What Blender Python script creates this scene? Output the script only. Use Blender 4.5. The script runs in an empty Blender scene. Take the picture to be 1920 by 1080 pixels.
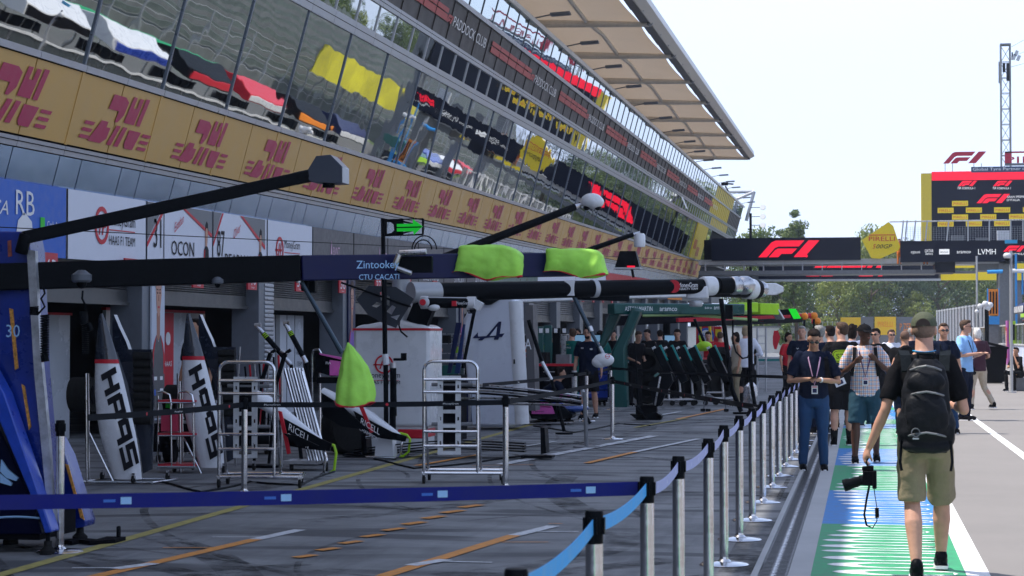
import bpy, bmesh, math, random
from mathutils import Vector as V, Matrix, Quaternion
from mathutils.geometry import tessellate_polygon
random.seed(7)
SC = bpy.context.scene
COL = SC.collection
R = math.radians
# ---------------------------------------------------------------- camera
FPX = 3733.0
cam = bpy.data.cameras.new("camera")
camo = bpy.data.objects.new("camera", cam)
COL.objects.link(camo)
SC.camera = camo
EYE = V((0, 0, 1.63))
YAW = math.atan(658 / FPX)
PIT = math.atan(92 / FPX)
FW = V((-math.sin(YAW) * math.cos(PIT), math.cos(YAW) * math.cos(PIT), math.sin(PIT)))
RT = V((math.cos(YAW), math.sin(YAW), 0))
UP = RT.cross(FW)
camo.matrix_world = Matrix(((RT.x, UP.x, -FW.x, EYE.x), (RT.y, UP.y, -FW.y, EYE.y), (RT.z, UP.z, -FW.z, EYE.z), (0, 0, 0, 1)))
cam.sensor_width = 36
cam.lens = 36 * FPX / 1920
cam.clip_start = 0.3
cam.clip_end = 3000
cam.dof.use_dof = True
cam.dof.focus_distance = 28.0
cam.dof.aperture_fstop = 9.0
# ---------------------------------------------------------------- sky and sun
SUN_EL = R(61.3)
SUN_AZ = R(-92)      # measured from +Y towards +X: the sun stands behind the pit building
world = bpy.data.worlds.new("World")
SC.world = world
world.use_nodes = True
wn = world.node_tree
sky = wn.nodes.new("ShaderNodeTexSky")
sky.sky_type = 'NISHITA'
sky.sun_disc = False
sky.sun_elevation = SUN_EL
sky.sun_rotation = SUN_AZ
sky.air_density = 1.0
sky.dust_density = 2.0
sky.ozone_density = 1.2
# a thin bright veil of high cloud over the blue
tcw = wn.nodes.new("ShaderNodeTexCoord")
nzw = wn.nodes.new("ShaderNodeTexNoise"); nzw.inputs["Scale"].default_value = 1.6; nzw.inputs["Detail"].default_value = 5
mpw = wn.nodes.new("ShaderNodeMapping"); mpw.inputs["Scale"].default_value = (1, 1, 2.5)
wn.links.new(tcw.outputs["Generated"], mpw.inputs[0]); wn.links.new(mpw.outputs[0], nzw.inputs["Vector"])
mrw = wn.nodes.new("ShaderNodeMapRange"); mrw.inputs[1].default_value = .3; mrw.inputs[2].default_value = .7; mrw.inputs[3].default_value = .6; mrw.inputs[4].default_value = .85
wn.links.new(nzw.outputs[0], mrw.inputs[0])
spw = wn.nodes.new("ShaderNodeSeparateXYZ"); wn.links.new(tcw.outputs["Generated"], spw.inputs[0])
elw = wn.nodes.new("ShaderNodeMapRange"); elw.inputs[1].default_value = .28; elw.inputs[2].default_value = .75; elw.inputs[3].default_value = 1; elw.inputs[4].default_value = .3
wn.links.new(spw.outputs[2], elw.inputs[0])
mlw = wn.nodes.new("ShaderNodeMath"); mlw.operation = 'MULTIPLY'; wn.links.new(mrw.outputs[0], mlw.inputs[0]); wn.links.new(elw.outputs[0], mlw.inputs[1])
mxw = wn.nodes.new("ShaderNodeMix"); mxw.data_type = 'RGBA'; mxw.inputs[7].default_value = (5.35, 6.45, 9.2, 1)
wn.links.new(mlw.outputs[0], mxw.inputs[0]); wn.links.new(sky.outputs[0], mxw.inputs[6])
wn.links.new(mxw.outputs[2], wn.nodes["Background"].inputs[0])
wn.nodes["Background"].inputs[1].default_value = 0.12
sl = bpy.data.lights.new("sun", 'SUN')
sl.energy = 4.0
sl.angle = R(0.53)
sl.color = (1, .95, .88)
so = bpy.data.objects.new("sun", sl)
COL.objects.link(so)
sdir = V((math.sin(SUN_AZ) * math.cos(SUN_EL), math.cos(SUN_AZ) * math.cos(SUN_EL), math.sin(SUN_EL)))
so.rotation_euler = sdir.to_track_quat('Z', 'Y').to_euler()
so.location = (0, 0, 60)
SC.view_settings.view_transform = 'Standard'
SC.view_settings.look = 'None'
SC.view_settings.gamma = 1
SC.view_settings.exposure = 0.75

def ray(px, py):
    return FW + RT * ((px - 960) / FPX) - UP * ((py - 540) / FPX)
def PX(px, py, **k):
    """the point of a plane x=, y= or z= seen at a place of the photograph (used to survey positions)"""
    r = ray(px, py)
    a, v = list(k.items())[0]
    i = 'xyz'.index(a)
    return EYE + r * ((v - EYE[i]) / r[i])
def G(px, py):
    return PX(px, py, z=0)

# ---------------------------------------------------------------- materials
MATS = {}
def mat(name, col=(.5, .5, .5), rough=.5, metal=0., var=0., vscale=8., bump=0., bscale=30., coat=0., stretch=None, alpha=1, trans=0, emis=None):
    if name in MATS:
        return MATS[name]
    m = bpy.data.materials.new(name)
    m.use_nodes = True
    n = m.node_tree
    b = n.nodes["Principled BSDF"]
    b.inputs["Base Color"].default_value = (*col, 1)
    b.inputs["Roughness"].default_value = rough
    b.inputs["Metallic"].default_value = metal
    if not metal and not coat:
        b.inputs["Specular IOR Level"].default_value = .28 if max(col) > .03 else .04
    if coat:
        b.inputs["Coat Weight"].default_value = coat
        b.inputs["Coat Roughness"].default_value = .08
    if trans:
        b.inputs["Transmission Weight"].default_value = trans
    if emis:
        b.inputs["Emission Color"].default_value = (*emis[0], 1)
        b.inputs["Emission Strength"].default_value = emis[1]
    if var or bump:
        tc = n.nodes.new("ShaderNodeTexCoord")
        mp = n.nodes.new("ShaderNodeMapping")
        n.links.new(tc.outputs["Object"], mp.inputs[0])
        if stretch:
            mp.inputs["Scale"].default_value = stretch
    if var:
        nz = n.nodes.new("ShaderNodeTexNoise")
        nz.inputs["Scale"].default_value = vscale
        nz.inputs["Detail"].default_value = 6
        nz.inputs["Roughness"].default_value = .65
        n.links.new(mp.outputs[0], nz.inputs["Vector"])
        mr = n.nodes.new("ShaderNodeMapRange")
        mr.inputs[1].default_value = .3
        mr.inputs[2].default_value = .7
        mr.inputs[3].default_value = 1 - var
        mr.inputs[4].default_value = 1 + var
        n.links.new(nz.outputs[0], mr.inputs[0])
        vm = n.nodes.new("ShaderNodeVectorMath")
        vm.operation = 'SCALE'
        vm.inputs[0].default_value = col
        n.links.new(mr.outputs[0], vm.inputs["Scale"])
        n.links.new(vm.outputs[0], b.inputs["Base Color"])
        m2 = n.nodes.new("ShaderNodeMapRange")
        m2.inputs[1].default_value = .3
        m2.inputs[2].default_value = .7
        m2.inputs[3].default_value = max(.02, rough - .12)
        m2.inputs[4].default_value = min(1, rough + .12)
        n.links.new(nz.outputs[0], m2.inputs[0])
        n.links.new(m2.outputs[0], b.inputs["Roughness"])
    if bump:
        nb = n.nodes.new("ShaderNodeTexNoise")
        nb.inputs["Scale"].default_value = bscale
        nb.inputs["Detail"].default_value = 3
        n.links.new(mp.outputs[0], nb.inputs["Vector"])
        bp = n.nodes.new("ShaderNodeBump")
        bp.inputs["Strength"].default_value = bump
        bp.inputs["Distance"].default_value = .02
        n.links.new(nb.outputs[0], bp.inputs["Height"])
        n.links.new(bp.outputs[0], b.inputs["Normal"])
    MATS[name] = m
    return m

black = mat("black_paint", (.005, .006, .008), .45, var=.3)
carbon = mat("carbon_fibre", (.005, .006, .008), .38, var=.3, vscale=40)
matte_black = mat("matte_black", (.005, .005, .007), .75, var=.3)
rubber = mat("tyre_rubber", (.018, .018, .018), .8, var=.3, vscale=30)
chrome = mat("chrome_tube", (.62, .62, .64), .16, 1., var=.12, vscale=5, stretch=(1, 1, 3))
steel = mat("brushed_steel", (.5, .5, .52), .32, 1., var=.2, vscale=12)
alu = mat("aluminium_sheet", (.55, .56, .58), .38, .8, var=.15, vscale=10, bump=.1)
white = mat("white_paint", (.62, .63, .65), .3, var=.06, vscale=2.5, coat=.3)
white_matte = mat("white_vinyl", (.7, .7, .72), .55, var=.04, vscale=1.5)
red = mat("red_paint", (.5, .015, .03), .4, var=.15)
blue = mat("royal_blue_paint", (.01, .04, .32), .3, var=.3, vscale=3, coat=.4)
navy = mat("navy_paint", (.006, .012, .06), .4, var=.2)
grey = mat("grey_paint", (.16, .165, .175), .5, var=.15)
lgrey = mat("pale_grey_metal", (.4, .41, .43), .4, .3, var=.1, vscale=3)
yellow = mat("yellow_print", (.75, .55, .02), .5, var=.05)
gold = mat("ochre_print", (.58, .35, .11), .42, var=.05, vscale=2)
magenta = mat("crimson_print", (.42, .035, .095), .45, var=.05)
teal = mat("dark_green_paint", (.0, .1, .085), .35, var=.3, vscale=3, coat=.4)
lime = mat("lime_paint", (.35, .62, .02), .45, var=.08)
hivis = mat("hi_vis_cloth", (.36, .72, .1), .75, var=.12, vscale=6, bump=.6, bscale=7)
orange = mat("orange_paint", (.8, .24, .02), .5, var=.15)
pink = mat("pink_paint", (.6, .09, .38), .35, var=.15, coat=.4)
green_print = mat("green_arrow_print", (.02, .5, .03), .5, var=.05)
red_led = mat("red_screen", (.5, .0, .02), .5, emis=((1, 0.01, .04), .55))
white_led = mat("white_screen", (.6, .6, .6), .5, emis=((1, 1, 1), .35))
dark_led = mat("dark_screen", (.01, .012, .025), .4)
yellow_led = mat("yellow_screen", (.6, .45, .02), .5, emis=((1, .75, .02), .12))
txt_w = mat("white_lettering", (.75, .75, .77), .5)
txt_k = mat("black_lettering", (.02, .02, .025), .5)
txt_r = mat("red_lettering", (.55, .015, .03), .5)

# ---------------------------------------------------------------- mesh builder
TXT = {}
def text_mesh(s, italic=0.):
    key = (s, italic)
    if key not in TXT:
        c = bpy.data.curves.new("lettering", 'FONT')
        c.body = s
        c.size = 1
        c.resolution_u = 2
        c.shear = italic
        o = bpy.data.objects.new("lettering", c)
        COL.objects.link(o)
        dg = bpy.context.evaluated_depsgraph_get()
        me = o.evaluated_get(dg).to_mesh()
        vs = [tuple(v.co) for v in me.vertices]
        fs = [tuple(p.vertices) for p in me.polygons]
        o.evaluated_get(dg).to_mesh_clear()
        bpy.data.objects.remove(o)
        bpy.data.curves.remove(c)
        x0 = min(v[0] for v in vs); x1 = max(v[0] for v in vs)
        y0 = min(v[1] for v in vs); y1 = max(v[1] for v in vs)
        TXT[key] = (vs, fs, x0, x1, y0, y1)
    return TXT[key]

class MB:
    def __init__(s):
        s.v = []; s.f = []; s.m = []; s.mats = []
    def mi(s, m):
        if m not in s.mats:
            s.mats.append(m)
        return s.mats.index(m)
    def add(s, vs, fs, m):
        o = len(s.v); i = s.mi(m)
        s.v += [tuple(v) for v in vs]
        for f in fs:
            s.f.append(tuple(a + o for a in f)); s.m.append(i)
    def box(s, c, d, m, rot=None):
        c = V(c); h = V(d) / 2
        vs = []
        for x in (-1, 1):
            for y in (-1, 1):
                for z in (-1, 1):
                    p = V((x * h.x, y * h.y, z * h.z))
                    if rot is not None:
                        p = rot @ p
                    vs.append(c + p)
        s.add(vs, [(0, 1, 3, 2), (4, 6, 7, 5), (0, 4, 5, 1), (2, 3, 7, 6), (0, 2, 6, 4), (1, 5, 7, 3)], m)
    def bx(s, x0, x1, y0, y1, z0, z1, m):
        s.box(((x0 + x1) / 2, (y0 + y1) / 2, (z0 + z1) / 2), (abs(x1 - x0), abs(y1 - y0), abs(z1 - z0)), m)
    def beam(s, p0, p1, w, h, m, up=(0, 0, 1)):
        p0 = V(p0); p1 = V(p1)
        d = (p1 - p0); L = d.length; d.normalize()
        sx = d.cross(V(up)).normalized(); sz = sx.cross(d)
        rot = Matrix((sx, d, sz)).transposed()
        s.box((p0 + p1) / 2, (w, L, h), m, rot)
    def tube(s, p0, p1, r0, m, r1=None, n=10, cap=True, oval=1.):
        r1 = r0 if r1 is None else r1
        p0 = V(p0); p1 = V(p1); d = (p1 - p0).normalized()
        a = d.orthogonal().normalized() if abs(d.z) < .9 else V((1, 0, 0))
        a = (a - d * a.dot(d)).normalized(); b = d.cross(a)
        vs = []
        for p, r in ((p0, r0), (p1, r1)):
            for i in range(n):
                t = 2 * math.pi * i / n
                vs.append(p + a * math.cos(t) * r + b * math.sin(t) * r * oval)
        fs = [(i, (i + 1) % n, n + (i + 1) % n, n + i) for i in range(n)]
        if cap:
            fs += [tuple(range(n - 1, -1, -1)), tuple(range(n, 2 * n))]
        s.add(vs, fs, m)
    def path(s, pts, r, m, n=8, closed=False, flat=None):
        """tube along a polyline; flat=(w,h) makes a ribbon"""
        pts = [V(p) for p in pts]; N = len(pts); vs = []
        prev = None
        for i, p in enumerate(pts):
            if closed:
                d = (pts[(i + 1) % N] - pts[i - 1]).normalized()
            else:
                d = (pts[min(i + 1, N - 1)] - pts[max(i - 1, 0)]).normalized()
            if prev is None:
                a = d.orthogonal() if abs(d.z) > .9 else d.cross(V((0, 0, 1)))
            else:
                a = prev - d * prev.dot(d)
            a.normalize(); prev = a; b = d.cross(a)
            rr = r[i] if isinstance(r, (list, tuple)) else r
            if flat:
                w, h = flat
                for sx, sy in ((-1, -1), (1, -1), (1, 1), (-1, 1)):
                    vs.append(p + a * sx * w / 2 + b * sy * h / 2)
            else:
                for k in range(n):
                    t = 2 * math.pi * k / n
                    vs.append(p + a * math.cos(t) * rr + b * math.sin(t) * rr)
        if flat:
            n = 4
        fs = []
        for i in range(N if closed else N - 1):
            j = (i + 1) % N
            for k in range(n):
                l = (k + 1) % n
                fs.append((i * n + k, i * n + l, j * n + l, j * n + k))
        if not closed:
            fs += [tuple(range(n - 1, -1, -1)), tuple(range((N - 1) * n, N * n))]
        s.add(vs, fs, m)
    def lathe(s, prof, o, m, n=20, ax=(0, 0, 1), sy=1.):
        o = V(o); ax = V(ax).normalized()
        a = ax.orthogonal().normalized() if abs(ax.z) < .9 else V((1, 0, 0)); b = ax.cross(a)
        vs = []; fs = []
        for r, z in prof:
            for i in range(n):
                t = 2 * math.pi * i / n
                vs.append(o + ax * z + a * math.cos(t) * r + b * math.sin(t) * r * sy)
        for j in range(len(prof) - 1):
            for i in range(n):
                k = (i + 1) % n
                fs.append((j * n + i, j * n + k, (j + 1) * n + k, (j + 1) * n + i))
        fs += [tuple(range(n - 1, -1, -1)), tuple(range((len(prof) - 1) * n, len(prof) * n))]
        s.add(vs, fs, m)
    def loft(s, rings, m, cap=True, closed=True):
        n = len(rings[0]); vs = [p for r in rings for p in r]; fs = []
        for j in range(len(rings) - 1):
            for i in range(n if closed else n - 1):
                k = (i + 1) % n
                fs.append((j * n + i, j * n + k, (j + 1) * n + k, (j + 1) * n + i))
        if cap and closed:
            fs += [tuple(range(n - 1, -1, -1)), tuple(range((len(rings) - 1) * n, len(rings) * n))]
        s.add(vs, fs, m)
    def ell(s, c, r, m, n=16, k=10, rot=None):
        c = V(c); r = V(r) if hasattr(r, '__len__') else V((r, r, r))
        rings = []
        for j in range(1, k):
            ph = math.pi * j / k
            ring = []
            for i in range(n):
                t = 2 * math.pi * i / n
                p = V((math.sin(ph) * math.cos(t) * r.x, math.sin(ph) * math.sin(t) * r.y, -math.cos(ph) * r.z))
                if rot is not None:
                    p = rot @ p
                ring.append(c + p)
            rings.append(ring)
        s.loft(rings, m)
    def prism(s, loops, o, ux, uy, depth, m):
        """extruded outline(s); loops = [outer, hole, ...] or one outline"""
        if not hasattr(loops[0][0], '__len__'):
            loops = [loops]
        o = V(o); ux = V(ux); uy = V(uy); dv = V(depth)
        flat = [p for l in loops for p in l]
        tri = tessellate_polygon([[V((p[0], p[1], 0)) for p in l] for l in loops])
        P0 = [o + ux * p[0] + uy * p[1] for p in flat]
        vs = P0 + [p + dv for p in P0]; N = len(flat)
        fs = [tuple(t) for t in tri] + [tuple(a + N for a in reversed(t)) for t in tri]
        b = 0
        for l in loops:
            for i in range(len(l)):
                j = (i + 1) % len(l)
                fs.append((b + i, b + j, N + b + j, N + b + i))
            b += len(l)
        s.add(vs, fs, m)
    def text(s, t, o, ux, uy, h, m, w=None, nrm=.004, italic=0., center=False):
        """lettering of cap height h (letters fill h), optional total width w; o = lower left corner"""
        vs, fs, x0, x1, y0, y1 = text_mesh(t, italic)
        ux = V(ux).normalized(); uy = V(uy).normalized(); nn = ux.cross(uy) * nrm
        sy = h / .73; sx = sy if w is None else w / (x1 - x0)
        o = V(o)
        if center:
            o = o - ux * (x1 - x0) * sx / 2
        s.add([o + ux * (v[0] - x0) * sx + uy * v[1] * sy + nn for v in vs], fs, m)
    def quad(s, a, b, c, d, m):
        s.add([a, b, c, d], [(0, 1, 2, 3)], m)
    def mesh(s, name, smooth=35):
        me = bpy.data.meshes.new(name)
        me.from_pydata(s.v, [], s.f)
        for m in s.mats:
            me.materials.append(m)
        me.polygons.foreach_set("material_index", s.m)
        bm = bmesh.new(); bm.from_mesh(me)
        bmesh.ops.recalc_face_normals(bm, faces=bm.faces)
        bm.to_mesh(me); bm.free()
        if smooth:
            me.shade_smooth()
            me.set_sharp_from_angle(angle=R(smooth))
        me.update()
        return me
    def build(s, name, parent=None, world=False, smooth=35, bevel=0, label=None, fixn=True):
        if world and parent is not None:
            l = parent.location
            mi = Matrix.LocRotScale(l, parent.rotation_euler, None).inverted()
            s.v = [tuple(mi @ V(p)) for p in s.v]
        o = bpy.data.objects.new(name, s.mesh(name, smooth))
        COL.objects.link(o)
        if parent is not None:
            o.parent = parent
        if bevel:
            b = o.modifiers.new("bevel", 'BEVEL'); b.width = bevel; b.segments = 2; b.limit_method = 'ANGLE'
            b.harden_normals = False
        if label:
            o['label'] = label
        return o

def thing(name, label, cat, loc=(0, 0, 0), rz=0, group=None):
    o = bpy.data.objects.new(name, None)
    COL.objects.link(o)
    o.empty_display_size = .2
    o.location = loc; o.rotation_euler = (0, 0, rz)
    o['label'] = label; o['category'] = cat
    if group:
        o['group'] = group
    return o
def tag(o, label, cat, group=None):
    o['label'] = label; o['category'] = cat
    if group:
        o['group'] = group
    return o
def struct(o, kind='structure'):
    o['kind'] = kind
    return o
def setorg(o, loc):
    """put the origin of a top-level single-mesh thing at its base"""
    loc = V(loc)
    o.data.transform(Matrix.Translation(-loc)); o.location = loc
    return o
def copy_tree(o, parent=None):
    c = o.copy(); COL.objects.link(c)
    if parent is not None:
        c.parent = parent
    for ch in list(o.children):
        copy_tree(ch, c)
    return c
def again(o, loc, rz, label, group=None):
    c = copy_tree(o)
    c.location = loc; c.rotation_euler = (0, 0, rz); c['label'] = label
    if group:
        c['group'] = group
    return c
X_, Y_, Z_ = V((1, 0, 0)), V((0, 1, 0)), V((0, 0, 1))
def arc(cx, cy, r, a0, a1, n=6):
    return [(cx + r * math.cos(R(a0 + (a1 - a0) * i / n)), cy + r * math.sin(R(a0 + (a1 - a0) * i / n))) for i in range(n + 1)]
def f1_logo(mb, o, ux, uy, h, m, nrm=.01):
    """the slanted racing mark: two bars of an F and a slanted stroke"""
    n = V(ux).cross(V(uy)).normalized() * nrm
    o = V(o) + n
    S = h
    for lp in ([(0, 0), (.62, .70), (.8, .9), (1.05, 1), (2.75, 1), (2.42, .64), (1.2, .64), (1.0, .56), (.5, 0)],
               [(.62, 0), (1.02, .44), (1.18, .52), (2.32, .52), (2.0, .2), (1.38, .2), (1.18, 0)],
               [(2.1, 0), (3.0, 1), (3.65, 1), (2.75, 0)]):
        mb.prism([(p[0] * S, p[1] * S) for p in lp], o, ux, uy, n * .5, m)
# ---------------------------------------------------------------- ground, lanes, paint
def ground_mat(name, base, dark, scale, speck=.25, streak=0., rough=.85, tyre=False):
    m = bpy.data.materials.new(name); m.use_nodes = True
    n = m.node_tree; L = n.links.new; b = n.nodes["Principled BSDF"]
    b.inputs["Roughness"].default_value = rough
    tc = n.nodes.new("ShaderNodeTexCoord")
    def noise(sc, det, stretch=None, rot=0):
        mp = n.nodes.new("ShaderNodeMapping")
        L(tc.outputs["Object"], mp.inputs[0])
        if stretch: mp.inputs["Scale"].default_value = stretch
        mp.inputs["Rotation"].default_value = (0, 0, rot)
        z = n.nodes.new("ShaderNodeTexNoise"); z.inputs["Scale"].default_value = sc; z.inputs["Detail"].default_value = det
        z.inputs["Roughness"].default_value = .7
        L(mp.outputs[0], z.inputs["Vector"]); return z.outputs[0]
    def rng(src, a, b_, lo, hi):
        r = n.nodes.new("ShaderNodeMapRange"); r.inputs[1].default_value = a; r.inputs[2].default_value = b_
        r.inputs[3].default_value = lo; r.inputs[4].default_value = hi; L(src, r.inputs[0]); return r.outputs[0]
    def mul(a, c):
        q = n.nodes.new("ShaderNodeMath"); q.operation = 'MULTIPLY'; L(a, q.inputs[0]); L(c, q.inputs[1]); return q.outputs[0]
    big = rng(noise(scale, 8), .3, .7, .78, 1.18)
    fine = rng(noise(160, 3), .3, .7, 1 - speck, 1 + speck)
    val = mul(big, fine)
    if streak:
        st = rng(noise(.8, 9, (.8, 1.6, 1), R(8)), .4, .66, 1 - streak * .6, 1.06)
        val = mul(val, st)
        st2 = rng(noise(.55, 10, (2.4, .25, 1), R(-20)), .5, .7, 1., 1 - streak * .8)
        val = mul(val, st2)
    if tyre:
        for k, (sc, rot) in enumerate(((.16, .3), (.22, -.4), (.12, 1.2))):
            mp = n.nodes.new("ShaderNodeMapping"); L(tc.outputs["Object"], mp.inputs[0])
            mp.inputs["Rotation"].default_value = (0, 0, rot); mp.inputs["Location"].default_value = (k * 3.1, k * 1.7, 0)
            w = n.nodes.new("ShaderNodeTexWave"); w.wave_type = 'RINGS'; w.rings_direction = 'Z'
            w.inputs["Scale"].default_value = sc; w.inputs["Distortion"].default_value = 5; w.inputs["Detail"].default_value = 1.5
            w.inputs["Detail Scale"].default_value = .35
            L(mp.outputs[0], w.inputs["Vector"])
            line = rng(w.outputs["Fac"], .93, .97, 0, 1)
            mask = rng(noise(.35 + .1 * k, 2), .45, .6, 0, .6)
            inv = n.nodes.new("ShaderNodeMath"); inv.operation = 'SUBTRACT'; inv.inputs[0].default_value = 1
            L(mul(line, mask), inv.inputs[1]); val = mul(val, inv.outputs[0])
    mx = n.nodes.new("ShaderNodeMix"); mx.data_type = 'RGBA'
    mx.inputs[6].default_value = (*dark, 1); mx.inputs[7].default_value = (*base, 1)
    L(rng(val, .45, 1.15, 0, 1), mx.inputs[0]); L(mx.outputs[2], b.inputs["Base Color"])
    bp = n.nodes.new("ShaderNodeBump"); bp.inputs["Strength"].default_value = .35; bp.inputs["Distance"].default_value = .008
    L(fine, bp.inputs["Height"]); L(bp.outputs[0], b.inputs["Normal"])
    return m
apron_m = ground_mat("worn_concrete_apron", (.26, .265, .27), (.06, .062, .068), .5, .22, .45, .7, True)
lane_m = ground_mat("lane_asphalt", (.215, .2, .19), (.15, .14, .135), .25, .3, .08, .9)
track_m = ground_mat("track_asphalt", (.1, .1, .1), (.05, .05, .05), .2, .3, .2, .9)
grass_m = ground_mat("mown_grass", (.075, .12, .025), (.045, .075, .02), .6, .5, .2, .95)
conc_m = ground_mat("pale_concrete", (.4, .41, .42), (.28, .29, .3), 1.2, .15, .1, .8)
paint_white = mat("road_white", (.72, .72, .72), .6, var=.1, vscale=20)
paint_worn = mat("worn_white_line", (.55, .56, .58), .6, var=.35, vscale=14)
paint_orange = mat("orange_line", (.62, .25, .05), .6, var=.3, vscale=14)
paint_yellow = mat("faded_yellow_line", (.34, .29, .09), .7, var=.35, vscale=10)
paint_green = mat("green_road_paint", (.035, .27, .12), .65, var=.3, vscale=9)
paint_blue = mat("blue_road_paint", (.035, .18, .46), .65, var=.3, vscale=9)

def sheet(name, x0, x1, y0, y1, z, m, nx=1, ny=1):
    b = MB()
    b.quad((x0, y0, z), (x1, y0, z), (x1, y1, z), (x0, y1, z), m)
    return struct(b.build(name, smooth=0))
sheet("ground", -900, 900, -200, 1800, -.012, grass_m)
sheet("pit_apron", -20, -.76, -40, 420, 0, apron_m)
sheet("pit_lane", .85, 8.6, -40, 420, 0, lane_m)
sheet("pit_wall_walkway", 9.0, 12.2, -60, 420, .0, conc_m)
sheet("track", 14.5, 31, -60, 600, .003, track_m)
sheet("grass_verge", 12.2, 14.5, -60, 420, .002, grass_m)
# drain channel with its kerb and slotted grating
b = MB()
b.bx(-.76, -.715, -20, 200, -.03, .012, conc_m)
b.bx(-.515, -.36, -20, 200, -.03, .004, conc_m)
struct(b.build("drain_kerb", smooth=0))
b = MB()
gm = mat("iron_grating", (.1, .1, .105), .55, .5, var=.3, vscale=30)
b.bx(-.715, -.515, -20, 200, -.06, -.04, matte_black)
for k in range(330):
    y = 8 + k * .25
    b.bx(-.712, -.518, y, y + .242, -.03, .002, gm)
    for q in range(3):
        yy = y + .03 + q * .08
        b.bx(-.7, -.64, yy, yy + .02, .0021, .0035, matte_black)
        b.bx(-.6, -.535, yy, yy + .02, .0021, .0035, matte_black)
        b.prism([(0, 0), (.03, .035), (0, .07), (-.012, .035)], (-.62, yy - .02, .0024), X_, Y_, (0, 0, .002), steel)
struct(b.build("drain_grating", smooth=0))
# painted guide strip
b = MB()
ys = [9.5] + [G(1600, y).y for y in (983, 920, 873, 841, 815)]
cols = [paint_green, paint_blue, paint_green, paint_blue, paint_green, paint_blue]
edges = [-20] + ys[1:]
while edges[-1] < 150:
    edges.append(edges[-1] + random.choice((1.6, 2.4, 5.2)))
for i in range(len(edges) - 1):
    m = cols[i] if i < 5 else (paint_green if i % 2 else paint_blue)
    b.quad((-.36, edges[i], .002), (.69, edges[i], .002), (.69, edges[i + 1], .002), (-.36, edges[i + 1], .002), m)
struct(b.build("painted_strip", smooth=0))
b = MB()
y = 10.2
rr = random.Random(5)
k = 0
while y < 130:
    # slender pointed loops, white outlines widening to a filled tip
    w = rr.choice((.11, .15, .13, .15))
    x0 = -.23 + .1 * math.sin(y * 1.1) + rr.uniform(-.02, .02)
    x1 = .62 + rr.uniform(-.08, .02)
    out = []; inn = []
    for i in range(13):
        t = i / 12; x = x0 + (x1 - x0) * t
        out.append((x, w * math.sin(math.pi * (t * .5 if t < .5 else t * .5)) ** .5 if t < .97 else w * .95))
    loop = [(x0, 0)] + [(x0 + (x1 - x0) * t, w * min(1, (t / .35) ** .38) * (1 if t < .8 else max(.0, 1 - ((t - .8) / .2) ** 2) ** .5)) for t in (.05, .12, .22, .35, .55, .8, .9, .96)] + [(x1, 0)] + \
        [(x0 + (x1 - x0) * t, -w * min(1, (t / .35) ** .38) * (1 if t < .8 else max(.0, 1 - ((t - .8) / .2) ** 2) ** .5)) for t in (.96, .9, .8, .55, .35, .22, .12, .05)]
    hx0 = x0 + (x1 - x0) * .24; hw = w - .022
    hole = [(hx0, 0)] + [(hx0 + (x1 - .03 - hx0) * t, hw * min(1, (t / .3) ** .45) * (1 if t < .85 else .6)) for t in (.08, .2, .4, .85, 1)] + \
        [(hx0 + (x1 - .03 - hx0) * t, -hw * min(1, (t / .3) ** .45) * (1 if t < .85 else .6)) for t in (1, .85, .4, .2, .08)]
    b.prism([loop, hole], (0, y, .003), X_, Y_, (0, 0, .002), paint_white)
    y += 2 * w + rr.choice((.14, .22, .18)); k += 1
struct(b.build("strip_loop_pattern", smooth=0))
LZ = [0]
def line(name, pts, w, m, z=.004):
    b = MB(); LZ[0] += 1; z += LZ[0] * .00025
    for (a, c) in zip(pts[:-1], pts[1:]):
        a = V(a); c = V(c); d = (c - a).normalized(); s = V((d.y, -d.x)) * w / 2
        b.quad((a.x - s.x, a.y - s.y, z), (a.x + s.x, a.y + s.y, z), (c.x + s.x, c.y + s.y, z), (c.x - s.x, c.y - s.y, z), m)
    return struct(b.build(name, smooth=0))
line("lane_edge_line", [(.77, -20), (.77, 300)], .16, paint_white)
line("lane_divider_line", [(2.16, -20), (2.16, 160)], .13, paint_white)
line("lane_wall_line", [(6.9, -20), (6.9, 300)], .14, paint_white)
def gl(a, c, w, m, name="box_guide_line", z=.004):
    return line(name, [G(*a).xy, G(*c).xy], w, m, z)
# pit box guide lines (surveyed on the apron)
gl((-60, 1096), (1000, 795), .12, paint_yellow, "faded_yellow_line", .004)
gl((173, 1083), (480, 1012), .12, paint_orange)
gl((480, 1012), (563, 994), .12, paint_worn)
gl((398, 1008), (484, 1008), .035, paint_worn)
gl((305, 1028), (400, 1028), .035, paint_orange)
gl((135, 1066), (240, 1066), .04, paint_worn)
gl((215, 1068), (290, 1058), .12, paint_worn, z=.0055)
gl((717, 1082), (967, 1004), .12, paint_orange)
gl((965, 1005), (1038, 987), .12, paint_worn)
gl((770, 1062), (836, 1051), .12, paint_worn, z=.0055)
gl((827, 1054), (923, 1056), .04, paint_worn)
gl((1000, 998), (1085, 998), .035, paint_worn)
gl((940, 1018), (1028, 1018), .035, paint_orange)
gl((1028, 983), (1055, 983), .03, paint_orange)
for q in range(9):   # dashed orange marks
    x0 = 553 + q * 44.5 - q * q * .7; y0 = 1047 - q * 13.5 + q * q * .22
    gl((x0, y0), (x0 + 37, y0 - 5), .1 if q < 5 else .12, paint_orange)
for q in range(12):  # dashed white marks
    t = q / 12; x0 = 940 + 290 * t; y0 = 872 - 54 * t
    gl((x0, y0), (x0 + 21, y0 - 4.2), .17, paint_worn)
gl((1100, 870), (1190, 849), .1, paint_orange)
gl((1190, 849), (1310, 824), .1, paint_worn)
gl((958, 826), (1040, 829), .06, paint_worn)
gl((985, 838), (1042, 829), .06, paint_worn)
gl((780, 875), (898, 854), .09, paint_orange)
gl((885, 875), (1000, 873), .04, paint_orange)
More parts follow.
